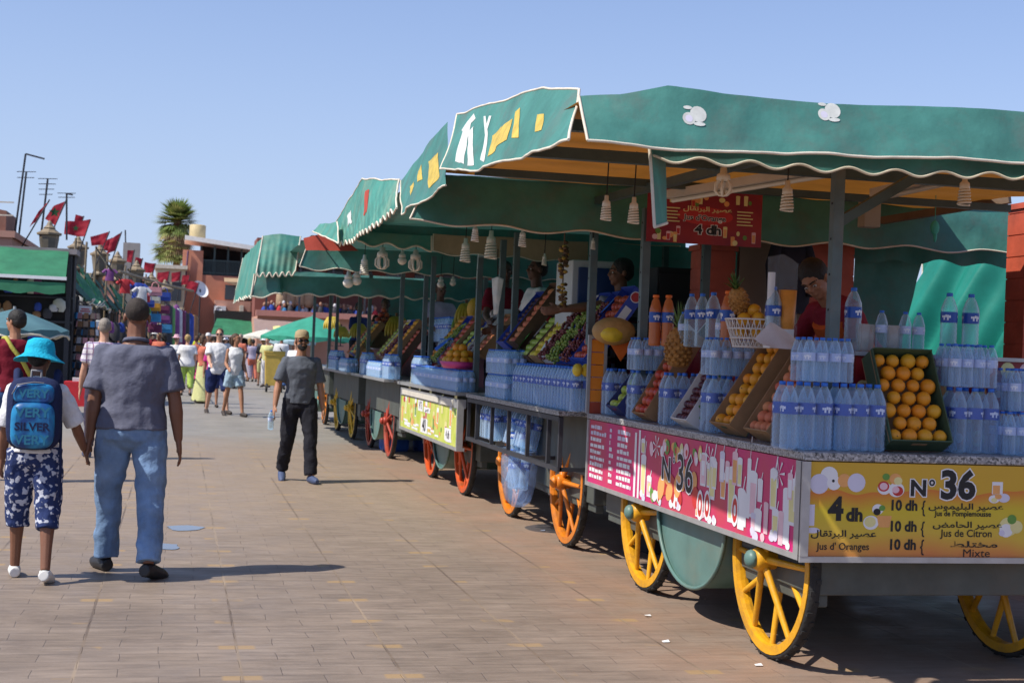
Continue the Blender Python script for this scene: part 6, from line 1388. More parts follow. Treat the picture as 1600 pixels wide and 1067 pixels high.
ban(bx_(518, 497, 3.2), 'small banana bunch on a stand over the fifth cart', s=1.6); stand_(518, 497, 1.48, 'thin stand of the small banana bunch on the fifth cart', .03, 3.2); ban(bx_(533, 512, 3.2), 'banana bunch beside the red fruit of the fifth cart', s=1.4); stand_(533, 512, 1.48, 'thin stand of the banana bunch beside the red fruit', .03, 3.2)
for i in range(4): smlpack((2.66, 22.3+.27*i, CT), H90, '%s small bottle pack from the near end of the fifth cart' % ORD[i])
for i in range(4): bigpack((2.66, 24.0+.3*i, CT), H90, '%s large bottle six-pack from the near end of the fifth cart' % ORD[i])
for i in range(14): fruit_obj('pomegranate', Matrix.Translation(Vector((3.35, 24.6, 1.48+.046))+Vector((.13*math.cos(i*1.05)*(1-.35*(i//6)), .16*math.sin(i*1.05)*(1-.35*(i//6)), .08*(i//6)))), 'red pomegranate heaped on the fifth cart', 'pomegranates on the fifth cart')
for i, (px, py, c_) in enumerate(((566, 690, (.02, .06, .3)), (620, 690, (.02, .10, .30)))):
    p = at(px, py+15, Z=0); t = empty('blue_drum', (p.x+.5, p.y+.3, 0), 0, ('far' if i == 0 else 'near')+' blue plastic drum standing under the fourth cart', 'drum', 'blue drums under the carts')
    MB().lathe([(.001, 0), (.2, 0), (.22, .05), (.22, .18), (.23, .2), (.22, .22), (.22, .36), (.2, .4), (.001, .4)], n=20).build('drum_body', mk('blue drum plastic', (.02, .08, .32), .4, .15), t); MB().lathe([(.08, .401), (.08, .43), (.001, .43)], n=14).build('lid', M_black, t)

# ---------------------------------------------------------------- people
TEXC = bpy.data.textures.new('cloth folds', 'CLOUDS'); TEXC.noise_scale = .11; TEXC.noise_depth = 2
TEXM = bpy.data.textures.new('cloth creases', 'MARBLE'); TEXM.noise_scale = .16; TEXM.turbulence = 9; TEXM.marble_type = 'SOFT'; TEXM.noise_depth = 1
def cloth_mat(n, c, **k): return mk(n, c, k.pop('rough', .85), k.pop('var', .14), k.pop('scale', 9), k.pop('bump', .25), k.pop('bscale', 45), spec=.15, **k)
SKIN = {'light': mk('light skin', (.50, .28, .19), .5, .1, 8, .05, 60, spec=.35), 'tan': mk('tanned skin', (.34, .165, .095), .5, .1, 8, .05, 60, spec=.35), 'brown': mk('brown skin', (.19, .085, .05), .5, .1, 8, .05, 60, spec=.35), 'dark': mk('dark brown skin', (.10, .05, .034), .5, .1, 8, .05, 60, spec=.35)}
H_black = mk('black hair', (.012, .010, .009), .6, .3, 30, .5, 90); H_brown = mk('brown hair', (.07, .035, .018), .6, .3, 30, .5, 90); H_blond = mk('blond hair', (.36, .24, .10), .6, .3, 30, .5, 90); H_grey = mk('grey hair', (.22, .19, .16), .6, .3, 30, .5, 90)
M_eye = mk('eye white', (.6, .58, .55), .2, 0); M_iris = mk('dark iris', (.02, .012, .008), .15, 0)
def rmesh(mb, name, m, parent, vox, smooth=4, fold=0, label=None):
    o = mb.build(name, m, parent, label=label)
    r = o.modifiers.new('skin', 'REMESH'); r.mode = 'VOXEL'; r.voxel_size = vox; r.use_smooth_shade = True
    s = o.modifiers.new('smooth', 'SMOOTH'); s.factor = .5; s.iterations = smooth
    if fold:
        d = o.modifiers.new('folds', 'DISPLACE'); d.texture = TEXC; d.strength = fold; d.mid_level = .5; d.texture_coords = 'LOCAL'
        d = o.modifiers.new('creases', 'DISPLACE'); d.texture = TEXM; d.strength = fold*.7; d.mid_level = .5; d.texture_coords = 'LOCAL'
    return o
def person(loc, rz, H, label, skin='tan', vox=.014, lean=0, legs=((8, 4), (-8, 10)), arms=((5, 8, 12), (-5, 8, 12)), head=(0, 0), fat=1.0, top=None, bottom=None, shoes=None, hair=None, hat=None, glasses=False, beard=None, female=False, hands=True, extra=None, stand=None, abd=(3, 3), group=None, splay=.14):
    """legs: (hip, knee) flexion left, right; arms: (flexion, abduction, elbow); faces local +Y. top/bottom: dicts"""
    t = empty('person', loc, rz, label, 'person', group, scale=H/1.75); V = Vector
    # joints
    J = {}
    low = 9
    for s, (hp, kn), ab in ((-1, legs[0], abd[0]), (1, legs[1], abd[1])):
        h = V((s*.095*(.5+.5*fat), 0, .93)); a, b, k = R(hp), R(ab), R(hp-kn)
        kn_ = h+V((s*math.sin(b), math.sin(a)*math.cos(b), -math.cos(a)*math.cos(b)))*.43
        an = kn_+V((s*math.sin(b)*.4, math.sin(k), -math.cos(k)))*.415
        J[s, 'hip'], J[s, 'knee'], J[s, 'ank'], J[s, 'fa'] = h, kn_, an, R(hp-kn)
        low = min(low, an.z-.085)
    dz = -low
    for s in (-1, 1):
        for k in ('hip', 'knee', 'ank'): J[s, k] = J[s, k]+V((0, 0, dz))
    piv = V((0, 0, .97+dz)); Lr = Matrix.Rotation(R(-lean), 3, 'X')
    up = lambda p: piv+Lr @ (V(p)+V((0, 0, dz))-piv)
    for s, (fl, ab, el) in ((-1, arms[0]), (1, arms[1])):
        sh = V((s*.172*(.55+.45*fat), -.005, 1.405)); a, b = R(fl), R(ab); e = R(fl+el)
        u = V((s*math.sin(b), math.sin(a)*math.cos(b), -math.cos(a)*math.cos(b))); f = V((s*math.sin(b)*.55, math.sin(e)*math.cos(b), -math.cos(e)*math.cos(b))).normalized()
        eb = sh+u*.29; wr = eb+f*.255; J[s, 'sh'], J[s, 'el'], J[s, 'wr'] = up(sh), up(eb), up(wr); J[s, 'hd'] = (Lr @ f).normalized(); J[s, 'up'] = (Lr @ u).normalized()
    t_joint = J
    # head frame
    hm = Matrix.Rotation(R(head[0]), 3, 'Z') @ Matrix.Rotation(R(-head[1]), 3, 'X'); nb = V((0, .0, 1.50))
    hd = lambda p: up(nb+hm @ (V(p)-nb))
    fx = fat
    def torso(b, g, z0=.86, zt=1.485, belly=0, w=1.0):
        rs = []
        for z, rx, ry, oy in ((.84, .150, .110, -.01), (.92, .168, .118, -.012), (1.0, .160, .108, -.005), (1.10, .143*(1 if not female else .9), .100+belly, .002+belly*.6), (1.22, .155*(1 if not female else .94), .112+belly*.6, .006+belly*.3), (1.32, .172, .118+(.012 if female else 0), .004), (1.395, .172*(1 if not female else .92), .098, -.008), (1.435, .130, .082, -.012), (1.462, .092, .066, -.012), (1.49, .064, .058, -.008), (1.52, .055, .055, -.004)):
            if z < z0-.05 or z > zt+.001: continue
            z = max(z, z0); rs.append([up((((abs(math.cos(a)))**.85*math.copysign(1, math.cos(a)))*(rx*fx*w+g), oy+math.sin(a)*(ry*(.4+.6*fx)*w+g), z)) for a in [2*math.pi*i/18 for i in range(18)]])
        b.rings(rs)
    # skin
    b = MB(); torso(b, -.022, .86, 1.52)
    b.tube([up((0, -.012, 1.44)), hd((0, 0, 1.52)), hd((0, .004, 1.60))], [.062*(.6+.4*fx), .054*(.6+.4*fx), .056], 10)
    rotm = (Lr @ hm).to_euler()
    b.ell(hd((0, -.008, 1.668)), (.073, .092, .083), 14, 10, rot=rotm); b.ell(hd((0, .022, 1.605)), (.060, .070, .078), 12, 9, rot=rotm); b.ell(hd((0, .062, 1.558)), (.030, .026, .024), 8, 6, rot=rotm)
    b.tube([hd((0, .085, 1.655)), hd((0, .104, 1.617)), hd((0, .090, 1.605))], [.010, .0155, .011], 7)
    for s in (-1, 1):
        b.ell(hd((s*.076, -.008, 1.63)), (.010, .020, .030), 8, 6, rot=rotm); b.ell(hd((s*.034, .070, 1.615)), (.022, .018, .018), 7, 5, rot=rotm)
    b.tube([hd((-.05, .070, 1.660)), hd((0, .088, 1.664)), hd((.05, .070, 1.660))], .011, 6); b.tube([hd((-.022, .086, 1.585)), hd((0, .094, 1.586)), hd((.022, .086, 1.585))], .0085, 6)
    for s in (-1, 1):
        S_, E_, W_ = J[s, 'sh'], J[s, 'el'], J[s, 'wr']; kf = .55+.45*fx
        b.tube([S_, S_.lerp(E_, .35), E_, E_.lerp(W_, .3), W_], [.040*kf, .041*kf, .039*kf, .042*kf, .027], 10); b.ell(S_, .040*kf, 8, 6)
        f = J[s, 'hd']; side = V((0, 1, 0))-f*f.y
        if side.length < .2: side = V((0, 0, 1))-f*f.z
        side.normalize(); nrm = f.cross(side)*s                 # side: towards the thumb; nrm: out of the back of the hand
        P0 = W_; pc = P0+f*.052; rr = [[P0+f*d+side*math.cos(a)*w_+nrm*math.sin(a)*h_ for a in [2*math.pi*i/10 for i in range(10)]] for d, w_, h_ in ((-.01, .026, .021), (.025, .036, .019), (.07, .043, .016), (.098, .040, .012))]
        b.rings(rr)
        inw = -nrm
        for i, (o_, l_) in enumerate(((.030, .070), (.010, .080), (-.010, .074), (-.029, .056))):
            p = P0+f*.09+side*o_; d = (f+side*o_*1.6).normalized(); p1 = p+d*l_*.42; d2 = (d+inw*.35).normalized(); p2 = p1+d2*l_*.34; d3 = (d2+inw*.5).normalized()
            b.tube([p, p1, p2, p2+d3*l_*.28], [.0098, .0092, .0085, .0068], 7)
        p = P0+f*.028+side*.026; d = (f*.62+side*.62+inw*.25).normalized(); p1 = p+d*.038; d2 = (f*.92+side*.25+inw*.2).normalized(); b.tube([p, p1, p1+d2*.034], [.0125, .0108, .0085], 7)
        hp, kn_, an = J[s, 'hip'], J[s, 'knee'], J[s, 'ank']
        b.tube([hp+V((0, 0, .03)), hp.lerp(kn_, .3), kn_, kn_.lerp(an, .28), kn_.lerp(an, .6), an], [.070*kf, .068*kf, .052, .053, .042, .035], 10)
        fa = J[s, 'fa']; fd = V((s*splay, math.cos(min(0, fa)*.9), math.sin(min(0, fa)*.9)*.8 if fa < 0 else .0)).normalized()
        J[s, 'fd'] = fd; toe = an+fd*.15+V((0, 0, -.055)); heel = an-fd*.045+V((0, 0, -.045))
        b.tube([heel, an+fd*.05+V((0, 0, -.04)), toe, toe+fd*.05], [.032, .038, .033, .022], 8)
    rmesh(b, 'body', SKIN[skin], t, vox*.55 if hands else vox, 3)
    # eyes
    if vox <= .016 and not glasses:
        e = MB()
        for s in (-1, 1): e.ell(hd((s*.031, .0805, 1.637)), (.0125, .008, .0075), 8, 6, 0, rotm); e.ell(hd((s*.031, .0875, 1.637)), (.0055, .003, .0055), 8, 5, 1, rotm)
        e.build('eyes', [M_eye, M_iris], t)
        e = MB()
        for s in (-1, 1): e.tube([hd((s*.012, .097, 1.662)), hd((s*.034, .090, 1.668)), hd((s*.054, .066, 1.662))], [.004, .0045, .003], 5)
        e.build('eyebrows', (hair or {}).get('m', H_black), t)
    if glasses:
        e = MB()
        for s in (-1, 1): e.ell(hd((s*.034, .094, 1.636)), (.028, .010, .021), 10, 6, 0, rotm); e.tube([hd((s*.058, .083, 1.642)), hd((s*.080, .0, 1.642))], .0035, 5)
        e.tube([hd((-.012, .104, 1.642)), hd((.012, .104, 1.642))], .0035, 5); e.build('sunglasses', mk('black sunglasses', (.008, .008, .01), .12, 0, spec=.7), t)
    if hair:
        m = hair['m']; L_ = hair.get('len', 0); b = MB(); g = hair.get('g', .006)
        b.ell(hd((0, -.020, 1.678)), (.074+g, .086+g, .080+g), 14, 10, rot=rotm); (None if hair.get('crop') else b.ell(hd((0, -.045, 1.640)), (.068+g, .058+g, .062+g), 12, 8, rot=rotm))
        if L_:
            b.rings([[hd((w_*math.cos(a), oy+d_*math.sin(a), z)) for a in [2*math.pi*i/14 for i in range(14)]] for z, w_, d_, oy in ((1.70, .08, .06, -.04), (1.62, .088, .055, -.05), (1.62-L_*.6, .09, .04, -.06), (1.62-L_, .06, .025, -.065))])
        if hair.get('bun'): b.ell(hd((0, -.125, 1.70)), .04, 8, 6)
        if hair.get('tail'): b.tube([hd((0, -.10, 1.69)), hd((0, -.15, 1.66)), hd((0, -.15, 1.52))], [.025, .03, .012], 8)
        rmesh(b, 'hair', m, t, max(.008, vox*.7), 2, .006)
    if beard:
        b = MB(); b.ell(hd((0, .032, 1.578)), (.060, .066, .052), 12, 8, rot=rotm); b.ell(hd((0, .064, 1.552)), (.036, .030, .030), 8, 6, rot=rotm); b.tube([hd((-.03, .088, 1.601)), hd((0, .098, 1.603)), hd((.03, .088, 1.601))], .0065, 5)
        rmesh(b, 'beard', beard, t, .008, 1)
    if hat:
        k = hat['kind']; b = MB()
        if k == 'bucket':
            prof = ((.001, 1.79), (.05, 1.787), (.085, 1.765), (.096, 1.72), (.101, 1.675), (.125, 1.655), (.165, 1.628), (.168, 1.622), (.120, 1.648), (.095, 1.668))
            b.rings([[hd((r_*1.08*math.cos(a), -.008+r_*1.16*math.sin(a), z-(.012*math.cos(2*a) if r_ > .12 else 0))) for a in [2*math.pi*i/24 for i in range(24)]] for r_, z in prof]); b.build('hat', hat['m'], t)
        elif k == 'cap':
            b.rings([[hd((r_*.93*math.cos(a), -.012+r_*1.08*math.sin(a), z)) for a in [2*math.pi*i/20 for i in range(20)]] for r_, z in ((.088, 1.672), (.090, 1.70), (.08, 1.745), (.05, 1.768), (.001, 1.774))])
            b.rings([[hd((.062*math.cos(a), .07+.085*max(-.1, math.sin(a)), z-.02*abs(math.cos(a)))) for a in [2*math.pi*i/20 for i in range(20)]] for z in (1.690, 1.697)]); b.build('cap', hat['m'], t)
        else:
            b.rings([[hd((r_*.95*math.cos(a), -.01+r_*math.sin(a), z)) for a in [2*math.pi*i/20 for i in range(20)]] for r_, z in ((.17, 1.69), (.10, 1.71), (.092, 1.75), (.075, 1.79), (.001, 1.795))]); b.build('hat', hat['m'], t)
    fold = .014 if vox < .02 else 0
    if top:
        b = MB(); hem = top.get('hem', .90); lo = top.get('loose', .014); torso(b, lo, hem, 1.485 if not top.get('low') else 1.40, top.get('belly', 0), top.get('w', 1))
        sl = top.get('sleeve', 'short')
        for s in (-1, 1):
            S_, E_, W_ = J[s, 'sh'], J[s, 'el'], J[s, 'wr']; kf = .55+.45*fx
            if sl == 'none': b.tube([up((s*.09, -.01, 1.36)), up((s*.115, -.012, 1.445)), up((s*.07, -.012, 1.46))], .035, 8); continue
            b.ell(S_, .056*kf+lo*.3, 8, 6); inn = up((s*.08, -.01, 1.415)); f_ = top.get('slen', .72)
            if sl == 'short': b.tube([inn, S_, S_.lerp(E_, .4), S_.lerp(E_, f_)], [.05, .056*kf+lo*.4, .058*kf+lo*.6, .060*kf+lo], 10)
            else: b.tube([inn, S_, E_, W_], [.05, .056*kf+lo*.3, .054*kf+lo*.3, .040+lo*.3], 10)
        o = rmesh(b, top.get('name', 'shirt'), top['m'], t, vox, 4, fold)
        if top.get('collar'):
            c = MB(); c.tube([up((.066*math.cos(a)*(.7+.3*fx), -.006+.062*math.sin(a)*(.7+.3*fx), 1.487-.012*math.sin(a))) for a in [2*math.pi*i/18 for i in range(18)]], .013, 6, closed=True); c.build('collar', top.get('cm', top['m']), t)
    if bottom:
        b = MB(); k = bottom.get('kind', 'trousers'); lo = bottom.get('loose', .012); zt = bottom.get('zt', 1.0)
        if k == 'skirt':
            zb = bottom.get('zb', .1); b.rings([[up((w_*math.cos(a)*(1+.06*math.sin(5*a+z*3)), -.01+d_*math.sin(a)*(1+.06*math.cos(4*a)), z)) for a in [2*math.pi*i/22 for i in range(22)]] for z, w_, d_ in ((zb, .20+.10*(1-zb), .17+.08*(1-zb)), (.5, .22, .17), (.85, .185, .13), (zt+.05, .15, .11))])
        else:
            torso(b, lo*.6, .86, zt+.02)
            b.ell((0, -.02, .89+dz), (.15*fx, .115*(.5+.5*fx), .09), 10, 8)
            for s in (-1, 1):
                hp, kn_, an = J[s, 'hip'], J[s, 'knee'], J[s, 'ank']; kf = .55+.45*fx; e = bottom.get('len', 1.0)
                pts = [hp+V((0, -.005, .05)), hp.lerp(kn_, .3), kn_]; rr = [.098*kf+lo*.5, .088*kf+lo, .064*kf+lo]
                if e <= 1: 
                    if e < .5: pts = pts[:2]+[hp.lerp(kn_, e*2)]; rr = [.1*kf+lo*.5, .092*kf+lo, .085*kf+lo*1.6]
                    else: q_ = (e-.5)*2; pts += [kn_.lerp(an, q_*.5), kn_.lerp(an, q_*.98)]; rr += [.058*kf+lo, (.050+bottom.get('flare', .004))*kf+lo]
                b.tube(pts, rr, 12)
        rmesh(b, bottom.get('name', 'trousers'), bottom['m'], t, vox, 4, fold*1.2)
    if shoes:
        for s in (-1, 1):
            b = MB(); an, fd = J[s, 'ank'], J[s, 'fd']; toe = an+fd*.155+V((0, 0, -.048)); heel = an-fd*.05+V((0, 0, -.045)); b.tube([heel+V((0, 0, .0)), an+fd*.03+V((0, 0, -.036)), an+fd*.1+V((0, 0, -.045)), toe, toe+fd*.055], [.040, .047, .046, .042, .026], 10)
            b.tube([an+V((0, 0, .0)), an+V((0, 0, -.05))], .042, 8); o = rmesh(b, 'shoe', shoes, t, vox*.8, 2)
    return t, J, up, hd
def wrld(t, p): return Matrix.LocRotScale(t.location, t.rotation_euler, t.scale) @ Vector(p)
jeans = cloth_mat('light blue jeans', (.16, .25, .40), var=.35, scale=5, dirt=(.3, .4, .55), dirt_scale=3.5, dirt_amt=.35); bluej = cloth_mat('blue jeans', (.05, .10, .24), var=.25)
greyp = cloth_mat('slate grey jersey', (.115, .12, .165)); greyt = cloth_mat('grey t-shirt', (.095, .105, .125)); blackt = cloth_mat('black trousers', (.018, .018, .024)); maroon = cloth_mat('maroon t-shirt', (.16, .012, .025)); whitec = cloth_mat('white cotton', (.68, .68, .70)); navyc = cloth_mat('navy cotton', (.02, .03, .10))
denim = cloth_mat('pale denim', (.30, .40, .48)); lime = cloth_mat('lime cotton', (.40, .55, .12)); lily = cloth_mat('pale yellow cotton', (.55, .55, .26)); lilac = cloth_mat('lilac cotton', (.38, .34, .45)); coral = cloth_mat('coral cotton', (.5, .15, .10)); magen = cloth_mat('magenta cotton', (.5, .04, .22)); orangec = cloth_mat('orange apron cloth', (.55, .12, .03)); khaki = cloth_mat('khaki cap cloth', (.34, .26, .15)); aqua = cloth_mat('aqua blue hat cloth', (.015, .36, .52), bump=.5)
whites = mk('white canvas shoe', (.65, .64, .62), .6, .1); blacks = mk('black shoe', (.02, .02, .022), .5, .2); blues = mk('navy trainers', (.05, .07, .14), .6, .2); sandal = mk('dark sandal', (.04, .03, .025), .6, .2); hivis = cloth_mat('hi-vis yellow', (.55, .65, .03)); pinkh = cloth_mat('pink straw hat', (.6, .35, .42))
def pattern_mat(n, base, lines, kind):
    m = cloth_mat(n, base); N, L = m.node_tree.nodes, m.node_tree.links; tc = N.new('ShaderNodeTexCoord'); p = N['Principled BSDF']; src = p.inputs['Base Color'].links[0].from_socket; last = src
    def wave(axis, freq, lo, c):
        nonlocal last
        s = N.new('ShaderNodeSeparateXYZ'); L.new(tc.outputs['Object'], s.inputs[0]); a = N.new('ShaderNodeMath'); a.operation = 'MULTIPLY'; a.inputs[1].default_value = freq; L.new(s.outputs[axis], a.inputs[0]); f = N.new('ShaderNodeMath'); f.operation = 'FRACT'; L.new(a.outputs[0], f.inputs[0])
        g = N.new('ShaderNodeMath'); g.operation = 'LESS_THAN'; g.inputs[1].default_value = lo; L.new(f.outputs[0], g.inputs[0]); x = N.new('ShaderNodeMix'); x.data_type = 'RGBA'; L.new(g.outputs[0], x.inputs[0]); L.new(last, x.inputs[6]); x.inputs[7].default_value = (*c, 1); last = x.outputs[2]
    if kind == 'spots':
        v = N.new('ShaderNodeTexNoise'); v.inputs['Scale'].default_value = 26; v.inputs['Detail'].default_value = 1; L.new(tc.outputs['Object'], v.inputs['Vector']); g = N.new('ShaderNodeMapRange'); g.inputs[1].default_value = .54; g.inputs[2].default_value = .60; L.new(v.outputs['Fac'], g.inputs[0]); x = N.new('ShaderNodeMix'); x.data_type = 'RGBA'; L.new(g.outputs[0], x.inputs[0]); L.new(last, x.inputs[6]); x.inputs[7].default_value = (*lines[0], 1); last = x.outputs[2]
    else:
        for a in lines: wave(*a)
    L.new(last, p.inputs['Base Color']); return m
plaid = pattern_mat('plaid shirt', (.55, .52, .56), [(0, 14, .22, (.30, .16, .22)), (2, 14, .22, (.26, .20, .34)), (0, 14, .07, (.1, .06, .12))], 'w')
stripe = pattern_mat('striped shirt', (.25, .25, .29), [(2, 9, .45, (.03, .03, .06)), (2, 9, .16, (.16, .03, .05))], 'w'); floral = pattern_mat('floral navy cloth', (.025, .04, .12), [(.5, .52, .6)], 'spots')
# the big man in grey and the boy, hand in hand, seen from behind
man, MJ, mup, mhd = person((-.26, 9.30, 0), -.05, 1.76, 'big man in slate grey polo shirt walking away hand in hand with the boy', 'brown', .010, 2, ((14, 6), (-9, 12)), ((-2, 9, 4), (-3, 13, 8)), (4, 0), 1.22,
    dict(m=greyp, hem=.93, loose=.02, collar=1, belly=.03, slen=.82), dict(m=jeans, loose=.014, flare=.010), blacks, dict(m=mk('cropped dark hair', (.03, .022, .018), .8, .3, 40, .3, 120), g=.003, crop=1), abd=(4, 4), splay=.5)
mh = wrld(man, MJ[-1, 'wr']+MJ[-1, 'hd']*.07)
kid, KJ, kup, khd = person((-.82, 9.10, 0), .0, 1.45, 'boy in aqua hat walking at the big man\'s left hand', 'brown', .009, 0, ((12, 6), (-10, 10)), ((5, 10, 20), (14, 22, 30)), (-18, 6), .92,
    dict(m=whitec, hem=.95, loose=.022, collar=1, slen=.95), dict(m=floral, loose=.026, len=.64, flare=.012, name='shorts'), whites, dict(m=H_black), dict(kind='bucket', m=aqua))
# backpack
def sup(p): return p
t = empty('backpack', wrld(kid, kup((0, -.12, .98))), kid.rotation_euler.z, 'navy backpack with bright blue lettered pockets on the boy\'s back', 'backpack')
bn = cloth_mat('navy pack cloth', (.018, .025, .07)); bb = print_mat('blue printed pack cloth', (.008, .05, .20), (.015, .22, .45), 11)
def pillow(w_, h, d, x=0, z=0, y=0, e=.5):
    rs = []; b = MB()
    for k, s_ in ((0, .80), (.12, .96), (.5, 1), (.85, .93), (1, .75)):
        rs.append([(x+math.copysign(abs(math.cos(a))**e, math.cos(a))*w_*.5*s_, y-d*k, z+h*.5+math.copysign(abs(math.sin(a))**e, math.sin(a))*h*.5*s_) for a in [2*math.pi*i/28 for i in range(28)]])
    return b.rings(rs[::-1])
pillow(.345, .47, .14).build('bag_body', bn, t); pillow(.27, .30, .055, 0, .015, -.125).build('front_pocket', bb, t); fpk = KIDS[t.name][-1]
pillow(.25, .13, .04, 0, .30, -.125).build('upper_pocket', bb, t); upk = KIDS[t.name][-1]
M_teal = mk('teal letters', (.02, .16, .26), .6, .1); M_pale = mk('pale letters', (.35, .5, .62), .6, .1)
for nm, par, txt, z, y, sz, mi in (('lettering', fpk, 'VERY', .245, -.1815, .085, 1), ('lettering', fpk, 'SILVER', .155, -.1815, .07, 2), ('lettering', fpk, 'VERY', .07, -.1815, .085, 0), ('lettering', upk, 'VERY', .365, -.1665, .075, 0)):
    b = MB(); b.M = frame_m((0, y, z), (1, 0, 0), (0, 0, 1)); vs, fs = text_geo(txt, sz, .001, .002, 'CENTER', 1.05); b.add(vs, fs); b.build(nm, [M_teal, M_teal, bn][mi], par)
b = MB(); b.tube([(-.13, -.165, .36), (-.10, -.17, .42), (0, -.165, .44), (.06, -.16, .435)], .005, 5); b.tube([(-.03, -.03, .46), (-.03, -.02, .51), (.03, -.02, .51), (.03, -.03, .46)], .010, 6); b.build('zip_and_handle', mk('grey zip', (.15, .15, .17), .5), t)
b = MB()
for s in (-1, 1): b.tube([(s*.12, -.01, .42), (s*.125, .06, .50), (s*.125, .16, .48), (s*.13, .22, .36), (s*.14, .18, .16), (s*.16, .02, .05)], [.022, .026, .026, .024, .018, .012], 8)
b.tube([(.165, -.03, .06), (.175, -.06, -.12), (.17, -.05, -.30)], .010, 5); b.build('shoulder_straps', bn, t)
t.scale = (.93,)*3
# man in maroon at the left edge
p = at(14, 752, Z=0); t, J, up, hd = person(p, .35, 1.74, 'man in maroon t-shirt with a yellow green shoulder strap at the left edge', 'tan', .014, 0, ((14, 4), (-10, 16)), ((5, 8, 15), (-5, 8, 15)), (35, 0), 1.0, dict(m=maroon, hem=.9), dict(m=bluej), blacks, dict(m=H_black, g=.012))
b = MB(); b.tube([up((-.10, -.06, 1.475)), up((-.06, -.125, 1.38)), up((.04, -.155, 1.25)), up((.13, -.135, 1.10)), up((.17, -.06, 1.0)), up((.12, .12, 1.1)), up((-.02, .16, 1.3)), up((-.10, .06, 1.47))], .022, 6, closed=True); b.build('shoulder_strap', cloth_mat('yellow green strap', (.42, .40, .08)), t)
p = at(155, 716, Z=0); person(p, .15, 1.72, 'grey haired man in a pale plaid shirt half hidden behind the big man', 'light', .016, 0, ((10, 4), (-10, 12)), ((5, 10, 10), (5, 8, 10)), (0, 0), 1.05, dict(m=plaid, hem=.86, loose=.02), dict(m=cloth_mat('dark check shorts', (.06, .05, .08)), len=.95), blues, dict(m=H_grey, g=.006))
# the man walking towards the camera
p = at(463, 752, Z=0); wk, WJ, up, hd = person(p, math.pi+.12, 1.66, 'bearded man in cap and sunglasses walking towards the camera', 'tan', .010, 0, ((16, 6), (-4, 26)), ((2, 12, 8), (4, 17, 14)), (0, -2), 1.02, dict(m=greyt, hem=.90, loose=.02, slen=.85), dict(m=blackt, loose=.016, flare=.01), blues, dict(m=H_black), dict(kind='cap', m=khaki), True, H_black)
hnd = wrld(wk, WJ[1, 'wr']+WJ[1, 'hd']*.09); o = obj('water_bottle', SML[0], None, hnd+Vector((-.03, -.02, -.17)), None, 'small water bottle dangling from the walking man\'s hand', 'bottle', rot=(.15, -.25, 1)); obj('cap', SML[1], o)
# holidaymakers down the square
def far(px, py, rz, H, label, **k):
    p = at(px, py, Z=0); k.setdefault('vox', .02); k.setdefault('hands', False); return person(p, rz, H, label, **k)
t, J, up, hd = far(338, 646, math.pi+.25, 1.80, 'man in white t-shirt, navy shorts and sunglasses strolling beside a woman', skin='light', legs=((22, 4), (-12, 14)), arms=((10, 14, 60), (25, 10, 40)), fat=1.1, vox=.016, top=dict(m=whitec, hem=.84, loose=.03, belly=.02), bottom=dict(m=navyc, len=.52, loose=.03, name='shorts'), shoes=sandal, hair=dict(m=H_brown), glasses=True, head=(-20, 0))
t, J, up, hd = far(364, 650, math.pi+.3, 1.68, 'woman in white sleeveless top and pale denim shorts strolling beside a man', skin='tan', legs=((16, 2), (-14, 10)), arms=((0, 6, 35), (8, 10, 60)), fat=.88, vox=.016, female=True, top=dict(m=whitec, hem=.88, sleeve='none', loose=.02), bottom=dict(m=denim, len=.34, loose=.02, name='shorts'), shoes=sandal, hair=dict(m=H_brown, len=.14, tail=1), head=(35, 0))
far(290, 618, -.1, 1.62, 'fair haired woman in loose white tunic and lime trousers walking away', skin='light', fat=1.12, female=True, top=dict(m=whitec, hem=.72, loose=.05), bottom=dict(m=lime, len=.86, loose=.03), shoes=sandal, hair=dict(m=H_blond, g=.02))
far(314, 630, -1.2, 1.62, 'woman in coral top and long pale yellow skirt', skin='tan', fat=.95, female=True, arms=((30, 6, 70), (30, 6, 70)), top=dict(m=coral, hem=.95), bottom=dict(kind='skirt', m=lily, zb=.06, name='skirt'), shoes=sandal, hair=dict(m=H_brown, len=.1))
far(330, 636, math.pi, 1.5, 'youngster in magenta shirt and dark shorts behind the strolling man', skin='tan', fat=.95, top=dict(m=magen, hem=.85), bottom=dict(m=navyc, len=.5, name='shorts'), shoes=sandal, hair=dict(m=H_brown))
far(322, 606, math.pi, 1.72, 'person in white shirt and white cap behind the yellow skirt', skin='light', top=dict(m=whitec), bottom=dict(m=denim), shoes=whites, hair=dict(m=H_brown), hat=dict(kind='cap', m=whitec))
far(273, 612, math.pi+.4, 1.6, 'woman in a pink brimmed hat and white top near the souk', skin='light', female=True, top=dict(m=whitec), bottom=dict(m=navyc), shoes=sandal, hair=dict(m=H_brown), hat=dict(kind='brim', m=pinkh))
far(304, 606, 0, 1.62, 'person in a brick red shirt beside the fair haired woman', skin='tan', top=dict(m=coral), bottom=dict(m=navyc, len=.5), shoes=sandal, hair=dict(m=H_brown))
far(309, 596, .2, 1.75, 'person in a hi-vis yellow top deep in the crowd', skin='tan', top=dict(m=hivis), bottom=dict(m=blackt), shoes=blacks, hair=dict(m=H_black))
far(452, 592, math.pi, 1.62, 'dark clothed person standing alone left of the grey shirted cart pusher', skin='dark', top=dict(m=cloth_mat('charcoal cotton', (.05, .05, .06)), sleeve='long'), bottom=dict(m=blackt), shoes=blacks, hair=dict(m=H_black)) if False else None
far(392, 590, math.pi, 1.62, 'person in black trousers and grey white top standing left of the bin cart', skin='dark', top=dict(m=cloth_mat('mottled grey cotton', (.2, .2, .22)), sleeve='long'), bottom=dict(m=blackt), shoes=blacks, hair=dict(m=H_black))
